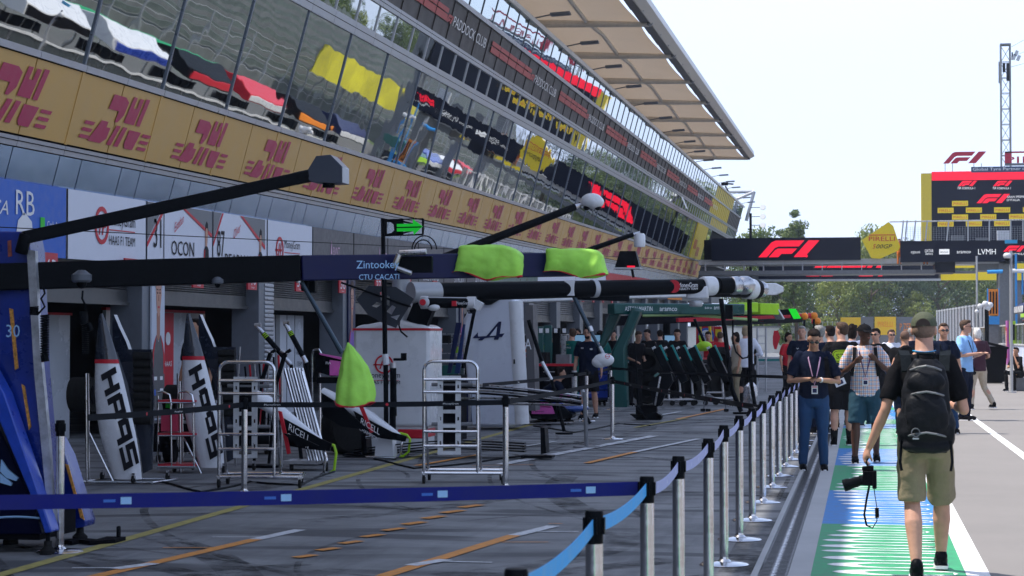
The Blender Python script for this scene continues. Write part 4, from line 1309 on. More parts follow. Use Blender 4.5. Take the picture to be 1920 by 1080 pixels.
# ---------------------------------------------------------------- trees
def leaf_mat(name, c1, c2, sc=.35):
    m = bpy.data.materials.new(name); m.use_nodes = True
    n = m.node_tree; L = n.links.new; b = n.nodes["Principled BSDF"]
    b.inputs["Roughness"].default_value = .6
    try: b.inputs["Subsurface Weight"].default_value = 0
    except Exception: pass
    g = n.nodes.new("ShaderNodeNewGeometry")
    mx = n.nodes.new("ShaderNodeMix"); mx.data_type = 'RGBA'
    mx.inputs[6].default_value = (*c1, 1); mx.inputs[7].default_value = (*c2, 1)
    L(g.outputs["Random Per Island"], mx.inputs[0]); L(mx.outputs[2], b.inputs["Base Color"])
    tr = n.nodes.new("ShaderNodeBsdfTranslucent"); L(mx.outputs[2], tr.inputs[0])
    ms = n.nodes.new("ShaderNodeMixShader"); ms.inputs[0].default_value = .3
    out = n.nodes["Material Output"]
    L(b.outputs[0], ms.inputs[1]); L(tr.outputs[0], ms.inputs[2]); L(ms.outputs[0], out.inputs[0])
    return m
LM = [leaf_mat("leaves_mid", (.05, .09, .02), (.13, .18, .035)), leaf_mat("leaves_dark", (.02, .05, .02), (.05, .09, .03)), leaf_mat("leaves_yellow_green", (.11, .16, .02), (.24, .27, .05))]
bark = mat("bark", (.09, .065, .045), .9, var=.3, bump=.5)
def crown_mesh(seed, h, w, m, nclump=34, nl=95, base=.25, narrow=False, ls=.42):
    r = random.Random(seed); vs = []; fs = []
    for c in range(nclump):
        t = r.random() ** (.8 if not narrow else 1)
        z = h * (base + (1 - base) * t)
        prof = math.sin(math.pi * min(1, .12 + t * .86)) ** .6 if not narrow else (1 - t ** 3) * .75 + .12
        a = r.uniform(0, 6.283); rad = w / 2 * prof * r.uniform(.25, .95)
        cx, cy = math.cos(a) * rad, math.sin(a) * rad
        cr = w * r.uniform(.11, .2) * (.8 if narrow else 1)
        for q in range(nl):
            u = V((r.gauss(0, 1), r.gauss(0, 1), r.gauss(0, 1))).normalized()
            p = V((cx, cy, z)) + V((u.x * cr, u.y * cr, u.z * cr * .75)) * (r.random() ** .35)
            s = ls * r.uniform(.5, 1.2)
            nn = (u + V((r.gauss(0, .6), r.gauss(0, .6), r.gauss(0, .6)))).normalized()
            x = nn.orthogonal().normalized() * s; y = nn.cross(x) * .6
            o = len(vs); vs += [p - x * .5, p + y * .4, p + x * .5, p - y * .4]; fs.append((o, o + 1, o + 2, o + 3))
    b = MB(); b.add(vs, fs, m)
    me = bpy.data.meshes.new("crown"); me.from_pydata([tuple(v) for v in vs], [], fs); me.materials.append(m)
    return me
def trunk_mesh(seed, h, w, lean=.05):
    r = random.Random(seed); b = MB()
    pts = [V((r.uniform(-.1, .1) * i, r.uniform(-.1, .1) * i, h * .8 * i / 6)) for i in range(7)]
    b.path(pts, [w * .045 * (1 - .13 * i) for i in range(7)], bark, n=7)
    for k in range(7):
        p = pts[2 + k % 4]; a = k * 2.4; e = p + V((math.cos(a) * w * .3, math.sin(a) * w * .3, h * .16))
        b.path([p, p.lerp(e, .5) + V((0, 0, .02 * h)), e], [w * .018, w * .012, w * .005], bark, n=5)
    return b.mesh("trunk")
KINDS = []
for s, (h, w, m, nar) in enumerate(((12, 9, 0, False), (13, 10, 1, False), (11, 8.5, 2, False), (14, 8, 0, False), (17, 6, 0, True))):
    KINDS.append((crown_mesh(s + 3, h, w, LM[m], 46 if not nar else 95, 120, narrow=nar, base=.04), trunk_mesh(s, h, w)))
NT = [0]
def tree(kind, x, y, s, label, group=None, rz=0, sz=None):
    t = thing("broadleaf_tree" if kind != 4 else "poplar_tree", label, "tree", (x, y, -.02), rz, group)
    for nm, me in zip(("crown", "trunk"), KINDS[kind]):
        o = bpy.data.objects.new(nm, me); COL.objects.link(o); o.parent = t; o.scale = (s, s, sz or s)
    return t
rt_ = random.Random(3)
kn = ["mid green", "dark green", "yellow green", "tall mid green"]
def at(px, Y): return pz(px, 600, Y).x
# row behind the boards: seen under the footbridge
for i, (px, Y, k, s) in enumerate(((1395, 250, 1, .8), (1430, 240, 1, .85), (1468, 262, 1, 1.0), (1505, 248, 3, .9), (1540, 258, 1, .95), (1568, 236, 2, .78), (1600, 240, 2, .82), (1632, 236, 0, .8), (1662, 262, 1, 1.0), (1690, 240, 1, .75), (1715, 238, 2, .6), (1735, 258, 0, .9), (1762, 246, 1, .85), (1795, 250, 0, .88), (1822, 262, 1, 1.0), (1850, 244, 0, .8), (1884, 250, 2, .85), (1920, 246, 1, .9), (1450, 285, 1, 1.1), (1585, 290, 1, 1.1), (1700, 290, 1, 1.15), (1800, 292, 3, 1.1), (1900, 290, 0, 1.1), (1640, 300, 1, 1.1), (1530, 300, 1, 1.1), (1750, 300, 1, 1.1), (1860, 300, 1, 1.1))):
    tree(k, at(px, Y), Y, s, f"{kn[k]} tree in the row beyond the end of the straight, {'front' if Y < 256 else 'rear'} row", "trees beyond the straight", rt_.uniform(0, 6))
tree(4, at(1463, 210), 210, .76, "slender poplar rising above the footbridge, left one of the pair", rz=.3)
tree(4, at(1492, 205), 205, .86, "slender poplar rising above the footbridge, taller right one of the pair", rz=2.3)
tree(0, at(1436, 215), 215, 1.12, "low bushy tree left of the poplars above the footbridge", rz=1)
tree(2, at(1637, 240), 240, 1.0, "small tree top showing left of the yellow pentagon sign", rz=1, sz=1.28)
tree(0, at(1405, 222), 222, 1.1, "bushy tree beside the far end of the pit building", rz=4)
# trees across the track, seen in the mirrored glass
for i in range(40):
    y = 10 + i * 8.5 + rt_.uniform(-2, 2); k = rt_.choice((0, 1, 2, 3))
    tree(k, 51 + rt_.uniform(-3, 6), y, rt_.uniform(.95, 1.3), f"{kn[k]} tree behind the grandstand across the track", "trees behind the grandstand", rt_.uniform(0, 6))
# ---------------------------------------------------------------- pit equipment
def outline(b, pts, Y, th, m, curve=0):
    o = pz(*pts[0], Y)
    b.prism([(pz(*q, Y).x - o.x, pz(*q, Y).z - o.z) for q in pts], o, X_, Z_, (0, th, 0), m)
def tb(b, p, q, r, m, r1=None, n=10):
    b.tube(pz(*p), pz(*q), r, m, r1, n)
def word(b, t, p, h, m, w=None, Y=20, italic=0., ux=X_, uy=Z_):
    b.text(t, pz(*p, Y), ux, uy, h, m, w, nrm=.004, italic=italic)
def wpx(x0, x1, Y): return pz(x1, 540, Y).x - pz(x0, 540, Y).x
def hpx(y0, y1, Y): return pz(960, y0, Y).z - pz(960, y1, Y).z

# --- belt stanchions
def stanchion_proto(label, height=1.0, top=black):
    t = thing("belt_stanchion", label, "stanchion", (0, 0, 0))
    b = MB(); b.lathe([(.0, 0), (.175, 0), (.178, .008), (.16, .018), (.05, .03), (.034, .045), (.033, .06), (.0, .06)], (0, 0, 0), chrome, n=32); b.build("base_plate", t)
    b = MB(); b.lathe([(.032, .05), (.032, height - .11), (.032, height - .1)], (0, 0, 0), chrome, n=24); b.build("post", t)
    b = MB(); b.lathe([(.033, height - .12), (.0335, height - .1), (.0335, height - .01), (.03, height), (.0, height + .001)], (0, 0, 0), top, n=20)
    for a in range(4):
        b.box((.036 * math.cos(a * 1.5708), .036 * math.sin(a * 1.5708), height - .055), (.008, .03, .06) if a % 2 == 0 else (.03, .008, .06), top)
    b.build("belt_head", t)
    return t
row = []
tops = [(968, 1066), (1114, 957), (1213, 893), (1272, 855), (1328, 822), (1357, 797), (1386, 779), (1410, 765), (1430, 752), (1447, 741), (1460, 733), (1472, 726), (1482, 721), (1491, 716), (1499, 711), (1506, 707)]
# spacing of the row along the lane
ys_row = [PX(p[0], p[1], z=1.0) for p in tops]
proto = None
lab_near = ["polished belt post nearest the camera, cut by the bottom edge", "second polished belt post from the camera in the row", "polished corner belt post where the wide dark blue belt ends",
            "fourth polished belt post along the drain", "fifth polished belt post along the drain", "sixth polished belt post along the drain", "seventh polished belt post along the drain", "eighth polished belt post along the drain",
            "ninth polished belt post along the drain", "tenth polished belt post, just before the man in jeans", "eleventh polished belt post, beside the jeans of the phone reader"] + ["polished belt post in the far end of the row behind the phone reader"] * 5
row_pts = []
for i, y in enumerate(ys_row):
    p = V((y.x, y.y, 0))
    if proto is None:
        proto = stanchion_proto(lab_near[0]); proto.location = p; proto['group'] = "belt posts along the drain"; o = proto
    else:
        o = again(proto, p, 0, lab_near[i], "belt posts along the drain")
    row_pts.append(p)
def belt(name, pts, z, w, m, label, sag=.03, marks=None, th=.003):
    b = MB(); P = []
    pts = [V((q[0], q[1], 0)) for q in pts]
    for a, c in zip(pts[:-1], pts[1:]):
        for t in range(9):
            q = V(a).lerp(V(c), t / 9); P.append(V((q.x, q.y, z - sag * 4 * (t / 9) * (1 - t / 9))))
    P.append(V((pts[-1][0], pts[-1][1], z)))
    vs = []; fs = []
    for i, p in enumerate(P):
        d = (P[min(i + 1, len(P) - 1)] - P[max(i - 1, 0)]); d.z = 0; d.normalize(); s = V((d.y, -d.x, 0)) * th / 2
        vs += [p - s + V((0, 0, -w / 2)), p + s + V((0, 0, -w / 2)), p + s + V((0, 0, w / 2)), p - s + V((0, 0, w / 2))]
    for i in range(len(P) - 1):
        for k in range(4):
            l = (k + 1) % 4; fs.append((i * 4 + k, i * 4 + l, i * 4 + 4 + l, i * 4 + 4 + k))
    b.add(vs, fs, m)
    if marks:
        for (a, txt, m2, hgt, wid) in marks:
            L = 0
            tot = sum((V(q) - V(p)).length for p, q in zip(pts[:-1], pts[1:]))
            for p, q in zip(pts[:-1], pts[1:]):
                p = V(p); q = V(q); l = (q - p).length
                if L <= a * tot <= L + l:
                    u = (a * tot - L) / l; c = p.lerp(q, u); d = (q - p).normalized()
                    if d.x < 0: d = -d
                    zz = z - sag * 4 * u * (1 - u)
                    nn = V((d.y, -d.x, 0)) * (th / 2 + .002)
                    if txt is None:
                        o = V((c.x, c.y, zz)) + nn; b.add([o - d * wid / 2 - Z_ * hgt / 2, o + d * wid / 2 - Z_ * hgt / 2, o + d * wid / 2 + Z_ * hgt / 2, o - d * wid / 2 + Z_ * hgt / 2], [(0, 1, 2, 3)], m2)
                    elif txt == 'o':
                        o = V((c.x, c.y, zz)) + nn; b.prism([(hgt * math.cos(k / 12 * 6.283), hgt * math.sin(k / 12 * 6.283)) for k in range(12)], o, d, Z_, nn.normalized() * .001, m2)
                    else:
                        b.text(txt, V((c.x, c.y, zz - hgt / 2)) + nn, d, Z_, hgt, m2, wid, nrm=.001)
                    break
                L += l
    return tag(setorg(b.build(name, smooth=60), (pts[0][0], pts[0][1], 0)), label, "barrier belt", "belts between the posts")
belt_navy = mat("deep_blue_webbing", (.006, .01, .15), .7, var=.1); belt_sky = mat("sky_blue_webbing", (.05, .32, .72), .6, var=.08); belt_lil = mat("lilac_webbing", (.36, .36, .62), .6, var=.08); belt_k = mat("black_webbing", (.012, .014, .018), .6); belt_t = mat("teal_webbing", (.0, .12, .12), .6)
pale = mat("pale_blue_print", (.3, .5, .75), .6)
BZ = .945
cp = row_pts[2]
lft = V((-9.2, 12.4, 0)); lft = PX(-160, 944, z=BZ)
belt("belt", [(lft.x, lft.y), (cp.x - .03, cp.y)], BZ - .0, .062, belt_navy, "wide dark blue belt stretched across the foreground with small pale emblems", .008,
     [x for a in (.272, .488, .708, .925) for x in ((a, None, pale, .03, .045), (a - .022, None, mat("mid_blue_print", (.05, .15, .5), .6), .012, .05))])
near = [(p.x, p.y) for p in row_pts]
belt("belt", near[:3], BZ, .055, belt_sky, "bright sky blue belt with pale emblems, sagging between the nearest posts", .03,
     [(a, None, pale, .028, .03) for a in [k / 14 for k in range(1, 14)]])
belt("belt", near[2:], BZ, .055, belt_lil, "lilac belt running post to post along the drain", .035,
     [(a, None, mat("lilac_print", (.6, .6, .75), .6), .02, .02) for a in [k / 50 for k in range(1, 30)]])
solo = []
for lb, x, y in (("single polished post in front of the left tall chrome trolley", 458, 927), ("single polished post just right of the second tall chrome trolley", 948, 917), ("single polished post standing alone past the white dashed line", 1148, 824), ("slim polished post beside the blue tower, at the left edge", 112, 1036)):
    g = G(x, y); solo.append(again(proto, (g.x, g.y, 0), .4, lb, "lone belt posts on the apron")); row_pts.append(g)
for ob, hgt in zip(solo, (None, None, None, None)):
    pass
far_posts = []
for lb, x, y in (("small far post carrying the black belt, left of the wire stand", 1145, 768), ("small far post with a teal belt, nearer the white-shirted man", 1302, 733), ("small far post with a teal belt, right of the white-shirted man", 1590, 733), ("far post under the black belt behind the man in glasses", 1100, 790)):
    g = G(x, y); far_posts.append(again(proto, (g.x, g.y, 0), .4, lb, "lone belt posts on the apron"))
g1, g2, g3 = [s.location for s in solo[:3]]
gl0 = PX(165, 783, z=.93); ge = V(row_pts[8])
mg = []
for k in range(15):
    a = .04 + k * .066; mg += [(a, 'o', red, .016, 0), (a + .021, "MoneyGram", txt_w, .017, .17)]
belt("belt", [(gl0.x, gl0.y), (g1.x, g1.y), (g2.x, g2.y), (g3.x, g3.y), (ge.x, ge.y)], .93, .055, belt_k, "long black belt with small red dots and white lettering crossing the whole apron", .012, mg)
f1_, f2_ = far_posts[0].location, far_posts[3].location
a0 = PX(905, 722, z=.93)
belt("belt", [(a0.x, a0.y), (f2_.x, f2_.y), (f1_.x, f1_.y), (PX(1500, 708, z=.93).x, PX(1500, 708, z=.93).y)], .93, .055, belt_k, "far black belt passing in front of the bearded man in glasses", .02, [(.1, "flexi", txt_w, .03, .13), (.42, "flexi", txt_w, .03, .13), (.75, "flexi", txt_w, .03, .13)])
a0 = PX(1165, 676, z=.93)
belt("belt", [(a0.x, a0.y), (far_posts[1].location.x, far_posts[1].location.y), (PX(1640, 672, z=.93).x, PX(1640, 672, z=.93).y)], .93, .07, belt_t, "dark teal belt crossing behind the man in the white shirt", .02)

# --- booms at the left: blue tower
YT = 14.2
tw = thing("equipment_tower", "blue equipment tower on splayed legs at the left edge, number 30 on its side", "tower", (pz(40, 1030, YT).x, YT, 0))
bluet = mat("tower_blue", (.004, .022, .2), .3, var=.35, vscale=3, coat=.15, bump=.15, bscale=6)
b = MB()
outline(b, [(-170, 432), (40, 434), (50, 440), (56, 470), (66, 700), (92, 990), (60, 1000), (40, 860), (10, 720), (-40, 650), (-170, 640)], YT + .08, .3, bluet)
b.build("shell", tw, True, bevel=.015)
b = MB()
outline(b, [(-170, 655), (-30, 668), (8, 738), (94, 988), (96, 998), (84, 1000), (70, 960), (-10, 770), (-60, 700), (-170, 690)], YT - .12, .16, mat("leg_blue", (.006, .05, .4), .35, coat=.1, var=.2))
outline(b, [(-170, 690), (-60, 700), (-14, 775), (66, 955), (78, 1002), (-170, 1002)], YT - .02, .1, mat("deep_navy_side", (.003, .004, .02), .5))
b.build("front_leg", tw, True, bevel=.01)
b = MB()
outline(b, [(104, 820), (122, 855), (160, 978), (158, 988), (120, 994), (100, 980)], YT + .9, .22, bluet)
b.bx(pz(131, 800, YT).x, pz(137, 800, YT).x, YT + .95, YT + 1.0, hpx(985, 1020, YT) * 0 + .03, .12, black)
b.build("rear_leg", tw, True, bevel=.01)
b = MB()
sil = mat("scuffed_silver_strip", (.42, .43, .47), .4, .6, var=.45, vscale=7, bump=.2, bscale=12)
outline(b, [(50, 468), (66, 470), (74, 640), (92, 830), (102, 990), (92, 990), (64, 700)], YT + .02, .05, sil)
b.build("edge_strip", tw, True)
b = MB()
word(b, "30", (12, 632), .1, pale, .11, YT + .07)
outline(b, [(2, 862), (14, 880), (34, 896), (30, 902), (12, 896), (0, 884)], YT - .045, .02, pale); outline(b, [(0, 888), (22, 906), (20, 911), (0, 905)], YT - .045, .02, pale)
b.path([pz(x, 972 - 7 * math.cos((x - 30) / 50) + 4, YT - .04) for x in range(-30, 78, 8)], .008, pale, n=4)
og = mat("scuffed_amber_print", (.55, .25, .05), .5, var=.7, vscale=40)
for pts in ([(17, 578), (24, 580), (34, 690), (28, 694)], [(40, 720), (46, 724), (58, 800), (54, 806)], [(122, 870), (128, 872), (144, 930), (139, 930)], [(146, 950), (152, 952), (158, 975), (150, 970)]):
    outline(b, pts, YT + (.07 if pts[0][0] < 100 else .88), .01, og)
outline(b, [(14, 452), (20, 450), (22, 480), (15, 482)], YT + .07, .01, mat("faded_red_print", (.3, .08, .06), .5, var=.4, vscale=30))
b.build("side_print", tw, True, smooth=0)
b = MB()
b.bx(pz(-170, 0, YT).x, pz(80, 0, YT).x, YT, YT + .7, .1, .3, matte_black)
for x, Y in ((90, YT - .05), (150, YT + 1.0), (20, YT + .6)):
    p = pz(x, 1000, Y); b.tube((p.x, Y, .02), (p.x, Y, .25), .018, black); b.lathe([(.06, 0), (.06, .03), (.03, .06), (.03, .1)], (p.x, Y, 0), rubber)
b.build("feet", tw, True)
b = MB()   # upper slanting boom with camera
p0 = pz(44, 446, YT); p1 = pz(578, 330, 15.6)
b.beam(p0, p1, .1, .1, carbon); b.tube(p1 - (p1 - p0).normalized() * .12, p1 + (p1 - p0).normalized() * .04, .055, black)
b.tube(p0 + V((-.02, 0, -.12)), p0 + V((.02, 0, .03)), .05, black)
b.build("upper_boom", tw, True, bevel=.012)
b = MB(); o = pz(612, 322, 15.65)
b.prism([(-.16, -.04), (-.06, .12), (.06, .13), (.16, .03), (.16, -.1), (.05, -.1), (-.1, -.09)], o + V((0, -.1, 0)), X_, Z_, (0, .22, 0), mat("blue_grey_shell", (.03, .04, .065), .3, coat=.4))
b.lathe([(.05, -.13), (.05, -.08)], o + V((.02, 0, 0)), black)
b.build("camera_head", tw, True, bevel=.02)
b = MB()   # main boom
pA = pz(-80, 522, YT - .1); pB = pz(560, 503, 15.2); pC = pz(1078, 496, 16.6)
b.beam(pA, pB, .2, .205, carbon)
b.beam(pB, pC, .17, .2, mat("navy_boom", (.003, .005, .05), .45, var=.1))
b.beam(pz(170, 513, YT + .25), pz(236, 511, YT + .35), .02, .1, mat("boom_window", (.12, .17, .24), .3, .5))
b.build("main_boom", tw, True, bevel=.012)
b = MB()
dv = (pC - pB).normalized()
q = pz(668, 507, 15.22); b.text("Zintookey", q + V((0, -.0, .015)), dv, Z_, .065, pale, .36, nrm=.005); b.text("CTU CACATI", q + V((.02, 0, -.075)), dv, Z_, .045, pale, .34, nrm=.005)
b.build("boom_lettering", tw, True, smooth=0)
b = MB()
q = pz(780, 497, 15.6); b.box(q + V((.02, -.12, 0)), (.28, .05, .13), black)
b.tube(q + V((-.1, -.16, .09)), q + V((.12, -.16, .1)), .025, steel); b.tube(q + V((-.14, -.16, -.02)), q + V((-.1, -.16, .08)), .025, steel); b.tube(q + V((-.14, -.16, -.02)), q + V((.0, -.16, -.07)), .02, steel)
for r in (.1, .07):
    c = q + V((.06 + r * .3, -.1, .12)); b.path([c + V((r * math.cos(t / 14 * 3.14) * 1.0, 0, r * 1.1 * math.sin(t / 14 * 3.14))) for t in range(15)], .006, black, n=6)
b.build("hose_coupling", tw, True, bevel=.005)
def dome(name, parent, c, r, m):
    b = MB(); b.lathe([(0, r * .75), (r * .35, r * .72), (r * .7, r * .45), (r, r * .25), (r, -.3 * r), (r * .8, -r * .5), (0, -r * .5)], c, m, n=20)
    b.lathe([(r * .52, -r * .5), (r * .5, -r * .75), (r * .3, -r * 1.05), (0, -r * 1.15)], c, black, n=16)
    return b.build(name, parent, True)
dome("dome_camera", tw, pz(153, 520, YT - .15), .075, mat("grey_camera_shell", (.09, .1, .12), .35))
dome("dome_camera", tw, pz(408, 527, YT + .5), .045, MATS["grey_camera_shell"])
b = MB()   # coiled air hoses
def coil(b, x, y0, y1, Y, r=.03, turns=16):
    a = pz(x, y0, Y); c = pz(x, y1, Y); N = turns * 8
    b.path([a.lerp(c, t / N) + V((r * math.cos(t / 8 * 6.283), r * math.sin(t / 8 * 6.283), 0)) for t in range(N + 1)], .007, black, n=5)
b.path([pz(80, 535, YT - .2), pz(84, 550, YT - .2), pz(77, 560, YT - .2), pz(84, 575, YT - .2), pz(70, 590, YT - .2)], .008, black, n=5)
coil(b, 84, 590, 665, YT - .2); b.tube(pz(83, 665, YT - .2), pz(85, 678, YT - .2), .03, black); coil(b, 64, 575, 590, YT - .2, .03, 5)
b.build("coiled_hose", tw, True); b = MB()
b.path([pz(155, 545, YT - .1), pz(154, 560, YT - .1), pz(160, 572, YT - .1), pz(160, 580, YT - .1)], .008, black, n=5)
b.tube(pz(156, 584, YT - .1), pz(158, 608, YT - .1), .032, black); coil(b, 160, 608, 662, YT - .1, .022, 14); b.tube(pz(165, 606, YT - .1), pz(171, 620, YT - .1), .02, black)
b.build("coiled_hose", tw, True)
b = MB()
tb(b, (558, 516, 15.2), (641, 662, 15.3), .018, mat("dark_strut", (.04, .06, .08), .3, .6), .022); tb(b, (556, 505, 15.15), (560, 530, 15.15), .02, steel)
b.build("hanging_strut", tw, True)
b = MB(); b.box(pz(584, 530, 15.3), (.08, .08, .16), black); b.box(pz(572, 534, 15.25), (.06, .05, .1), black); b.build("lamp_box", tw, True, bevel=.01)
# cloth covers
def cloth_cover(name, top, hem, Y, depth, label, parent=None):
    """draped cover: upper outline and a wavy lower hem, box-like with folds"""
    n = len(top); r = random.Random(len(label))
    front = []; 
    rows = 9
    def pt(i, v, side):
        a = pz(*top[i], Y); c = pz(*hem[i], Y); p = a.lerp(c, v)
        fold = .035 * math.sin(i * 1.7 + side * 2 + v * 3) * (.3 + v)
        return p + V((fold * .5, (-depth / 2 - .03 * math.sin(math.pi * v) + fold) if side == 0 else (depth / 2 + fold), 0))
    vs = []; fs = []
    for side in (0, 1):
        for v in range(rows):
            for i in range(n):
                vs.append(pt(i, v / (rows - 1), side))
    N = rows * n
    for v in range(rows - 1):
        for i in range(n - 1):
            a = v * n + i; fs.append((a, a + 1, a + n + 1, a + n)); fs.append((N + a, N + a + n, N + a + n + 1, N + a + 1))
    for i in range(n - 1): fs.append((i, N + i, N + i + 1, i + 1))
    for v in range(rows - 1):
        a = v * n; fs.append((a, a + n, N + a + n, N + a)); a = v * n + n - 1; fs.append((a, N + a, N + a + n, a + n))
    b = MB(); b.add(vs, fs, hivis)
    hm = [pt(i, 1, 0) for i in range(n)]; b.path(hm, .006, red, n=5)
    o = b.build("cloth_cover", smooth=70)
    s0 = o.modifiers.new("sub0", 'SUBSURF'); s0.levels = s0.render_levels = 2
    if "cloth_folds" not in bpy.data.textures:
        tx = bpy.data.textures.new("cloth_folds", 'CLOUDS'); tx.noise_scale = .16; tx.noise_depth = 2
    dm = o.modifiers.new("folds", 'DISPLACE'); dm.texture = bpy.data.textures["cloth_folds"]; dm.strength = .04; dm.mid_level = .5; dm.texture_coords = 'LOCAL'
    pass
    return tag(setorg(o, pz(*hem[n // 2], Y)), label, "cover", "hi-vis covers on the booms")
cloth_cover("c", [(862, 462), (880, 459), (905, 459), (930, 459), (942, 459), (955, 462), (972, 470), (978, 478)], [(851, 512), (868, 508), (886, 513), (905, 524), (925, 528), (946, 518), (962, 521), (980, 518)], 16.0, .26, "lime hi-vis cover on the dark blue boom, left of the pair")
cloth_cover("c", [(1024, 465), (1045, 465), (1070, 466), (1095, 465), (1112, 467), (1126, 472), (1132, 480)], [(1021, 511), (1042, 508), (1062, 510), (1078, 518), (1096, 523), (1115, 519), (1137, 514)], 16.42, .3, "lime hi-vis cover at the tip of the dark blue boom, right of the pair")
b = MB()
rings = []
for (x, y, rx, dz) in ((652, 642, .006, 0), (656, 655, .045, 0), (662, 680, .1, 0), (665, 705, .135, 0), (666, 730, .15, 0), (666, 748, .155, 0), (664, 758, .155, 0)):
    c = pz(x, y, 15.3); rings.append([c + V((rx * math.cos(a / 24 * 6.283) * (1 + .12 * math.sin(a * 1.3)), rx * .8 * math.sin(a / 24 * 6.283) * (1 + .1 * math.sin(a * 2.1)), (.02 * math.cos(a / 24 * 6.283 * 2) if y > 750 else 0))) for a in range(24)])
b.loft(rings, hivis, cap=False)
b.path(rings[-1], .007, red, n=5, closed=True)
o = b.build("cloth_cover", smooth=60)
s0 = o.modifiers.new("sub0", 'SUBSURF'); s0.levels = s0.render_levels = 2
dm = o.modifiers.new("folds", 'DISPLACE'); dm.texture = bpy.data.textures["cloth_folds"]; dm.strength = .045; dm.mid_level = .5; dm.texture_coords = 'LOCAL'
sol = o.modifiers.new("thick", 'SOLIDIFY'); sol.thickness = .006
tag(setorg(o, pz(664, 760, 15.3)), "hanging cone of lime hi-vis cloth tied over the end of the strut", "cover", "hi-vis covers on the booms")

# --- tubular trolleys with engine covers
def cover_trolley(x0, Y, label, flip=False):
    """x0 photo column of the left post; built at depth Y with sizes from the photograph"""
    s = 21.2 / Y
    def q(x, y, yy=0): return pz(x, y, Y + yy)
    return q
ecov_w = mat("engine_cover_white", (.66, .67, .7), .25, var=.03, coat=.6); ecov_k = mat("engine_cover_black", (.012, .017, .03), .22, var=.2, coat=.6)
def engine_cover(Y, dx, sc, label):
    t = thing("engine_cover", label, "car bodywork", (pz(225 + dx, 890, Y).x, Y, .02), 0, "engine covers stood on end in trolleys")
    ox, oy = 190, 588
    def m_(x, y): return (ox + dx + (x - ox) * sc, (oy + (y - oy) * sc))
    # outline rows: (y, left, right)
    rows_ = [(588, 187, 193), (604, 184.5, 199), (630, 182, 208), (655, 180, 216), (680, 178.5, 223), (710, 178, 231), (740, 178.5, 238), (775, 181, 246), (810, 187, 254), (845, 197, 260), (875, 206, 264), (898, 213, 266)]
    mats_ = []
    b = MB(); rings = []
    for (y, l, r) in rows_:
        L = pz(*m_(l, y), Y); Rr = pz(*m_(r, y), Y); w = (Rr - L).length; c = (L + Rr) / 2
        ring = []
        for k in range(14):
            a = k / 14 * 6.283
            ring.append(c + V((math.cos(a) * w / 2, -abs(math.sin(a)) ** .8 * w * .28 * (1 if math.sin(a) > 0 else -.25) + 0, 0)))
        rings.append(ring)
    b.loft(rings[:5], ecov_k)
    o1 = b.build("tip", t, True, smooth=60)
    b = MB(); b.loft([[p * 1 for p in rings[4]]] + rings[5:], ecov_w); b.build("shell", t, True, smooth=60)
    b = MB()
    rr = [[c0.lerp(c1, f) + V((0, -.004 if i_ else -.004, 0)) for c0, c1 in zip(rings[3], rings[4])] for i_, f in ((0, .75), (1, 1.05))]
    cc = [sum((p for p in r), V()) / 14 for r in rr]
    rr = [[c + (p - c) * 1.03 for p in r] for r, c in zip(rr, cc)]
    b.loft(rr, red, cap=False); b.build("red_band", t, True)
    b = MB()
    # lettering HAAS running down, each letter its own slanted block
    A = pz(*m_(209, 700), Y); B_ = pz(*m_(252, 885), Y); d = (B_ - A).normalized(); u = V((1, 0, .0)); u = (u - d * u.dot(d)).normalized()
    L = (B_ - A).length
    off = V((0, -.105 * sc, 0))
    GLY = {'H': [(0, 0, .27, 1), (.68, 0, .95, 1), (.2, .38, .75, .64)], 'A': [(0, 0, .27, .9), (.68, 0, .95, 1), (.1, .74, .95, 1), (.2, .34, .75, .56)],
           'S': [(0, .76, .95, 1), (0, .4, .27, 1), (0, .4, .95, .62), (.68, 0, .95, .6), (0, 0, .95, .24)]}
    for k, ch in enumerate("HAAS"):
        p = A + d * (L * .25 * k - .03) + off - u * (.085 - .006 * k); W_ = L * .235; h_ = .19 * sc
        for (a0, c0, a1, c1) in GLY[ch]:
            q_ = [p + d * (a0 * W_ + c_ * h_ * .35 * 0) + u * c_ * h_ - d * (c_ - .5) * .05 for c_ in (c0, c1)] + [p + d * (a1 * W_) + u * c_ * h_ - d * (c_ - .5) * .05 for c_ in (c1, c0)]
            b.add([v_ + V((0, -.004 * (1 + GLY[ch].index((a0, c0, a1, c1))), 0)) for v_ in q_], [(0, 1, 2, 3)], txt_k)
    b.build("lettering", t, True, smooth=0)
    b = MB(); # second fin behind and dark radiator panel with ribs
    rows2 = [(590, 211, 213.5), (615, 210.5, 224), (640, 211, 236), (660, 212, 243)]
    rings = []
    for (y, l, r) in rows2:
        Lp = pz(*m_(l, y), Y + .35); Rp = pz(*m_(r, y), Y + .35); rings.append([Lp, Lp + V((0, .12, 0)), Rp + V((0, .1, 0)), Rp])
    b.loft(rings, ecov_k); b.build("fin", t, True)
    b = MB()
    o = [m_(*p) for p in ((218, 655), (284, 655), (286, 700), (288, 760), (284, 880), (268, 888), (262, 840), (240, 720))]
    outline(b, o, Y + .22, .04, ecov_k)
    for k in range(9):
        a = m_(252, 668 + k * 15); c = m_(284, 668 + k * 15); b.tube(pz(*a, Y + .18), pz(*c, Y + .18), .05 * sc, rubber, n=12)
    b.build("duct_panel", t, True)
    return t
engine_cover(21.2, 0, 1, "white and black engine cover stood on end, left one of the two")
engine_cover(23.0, 163, .93, "white and black engine cover stood on end, right one of the two")
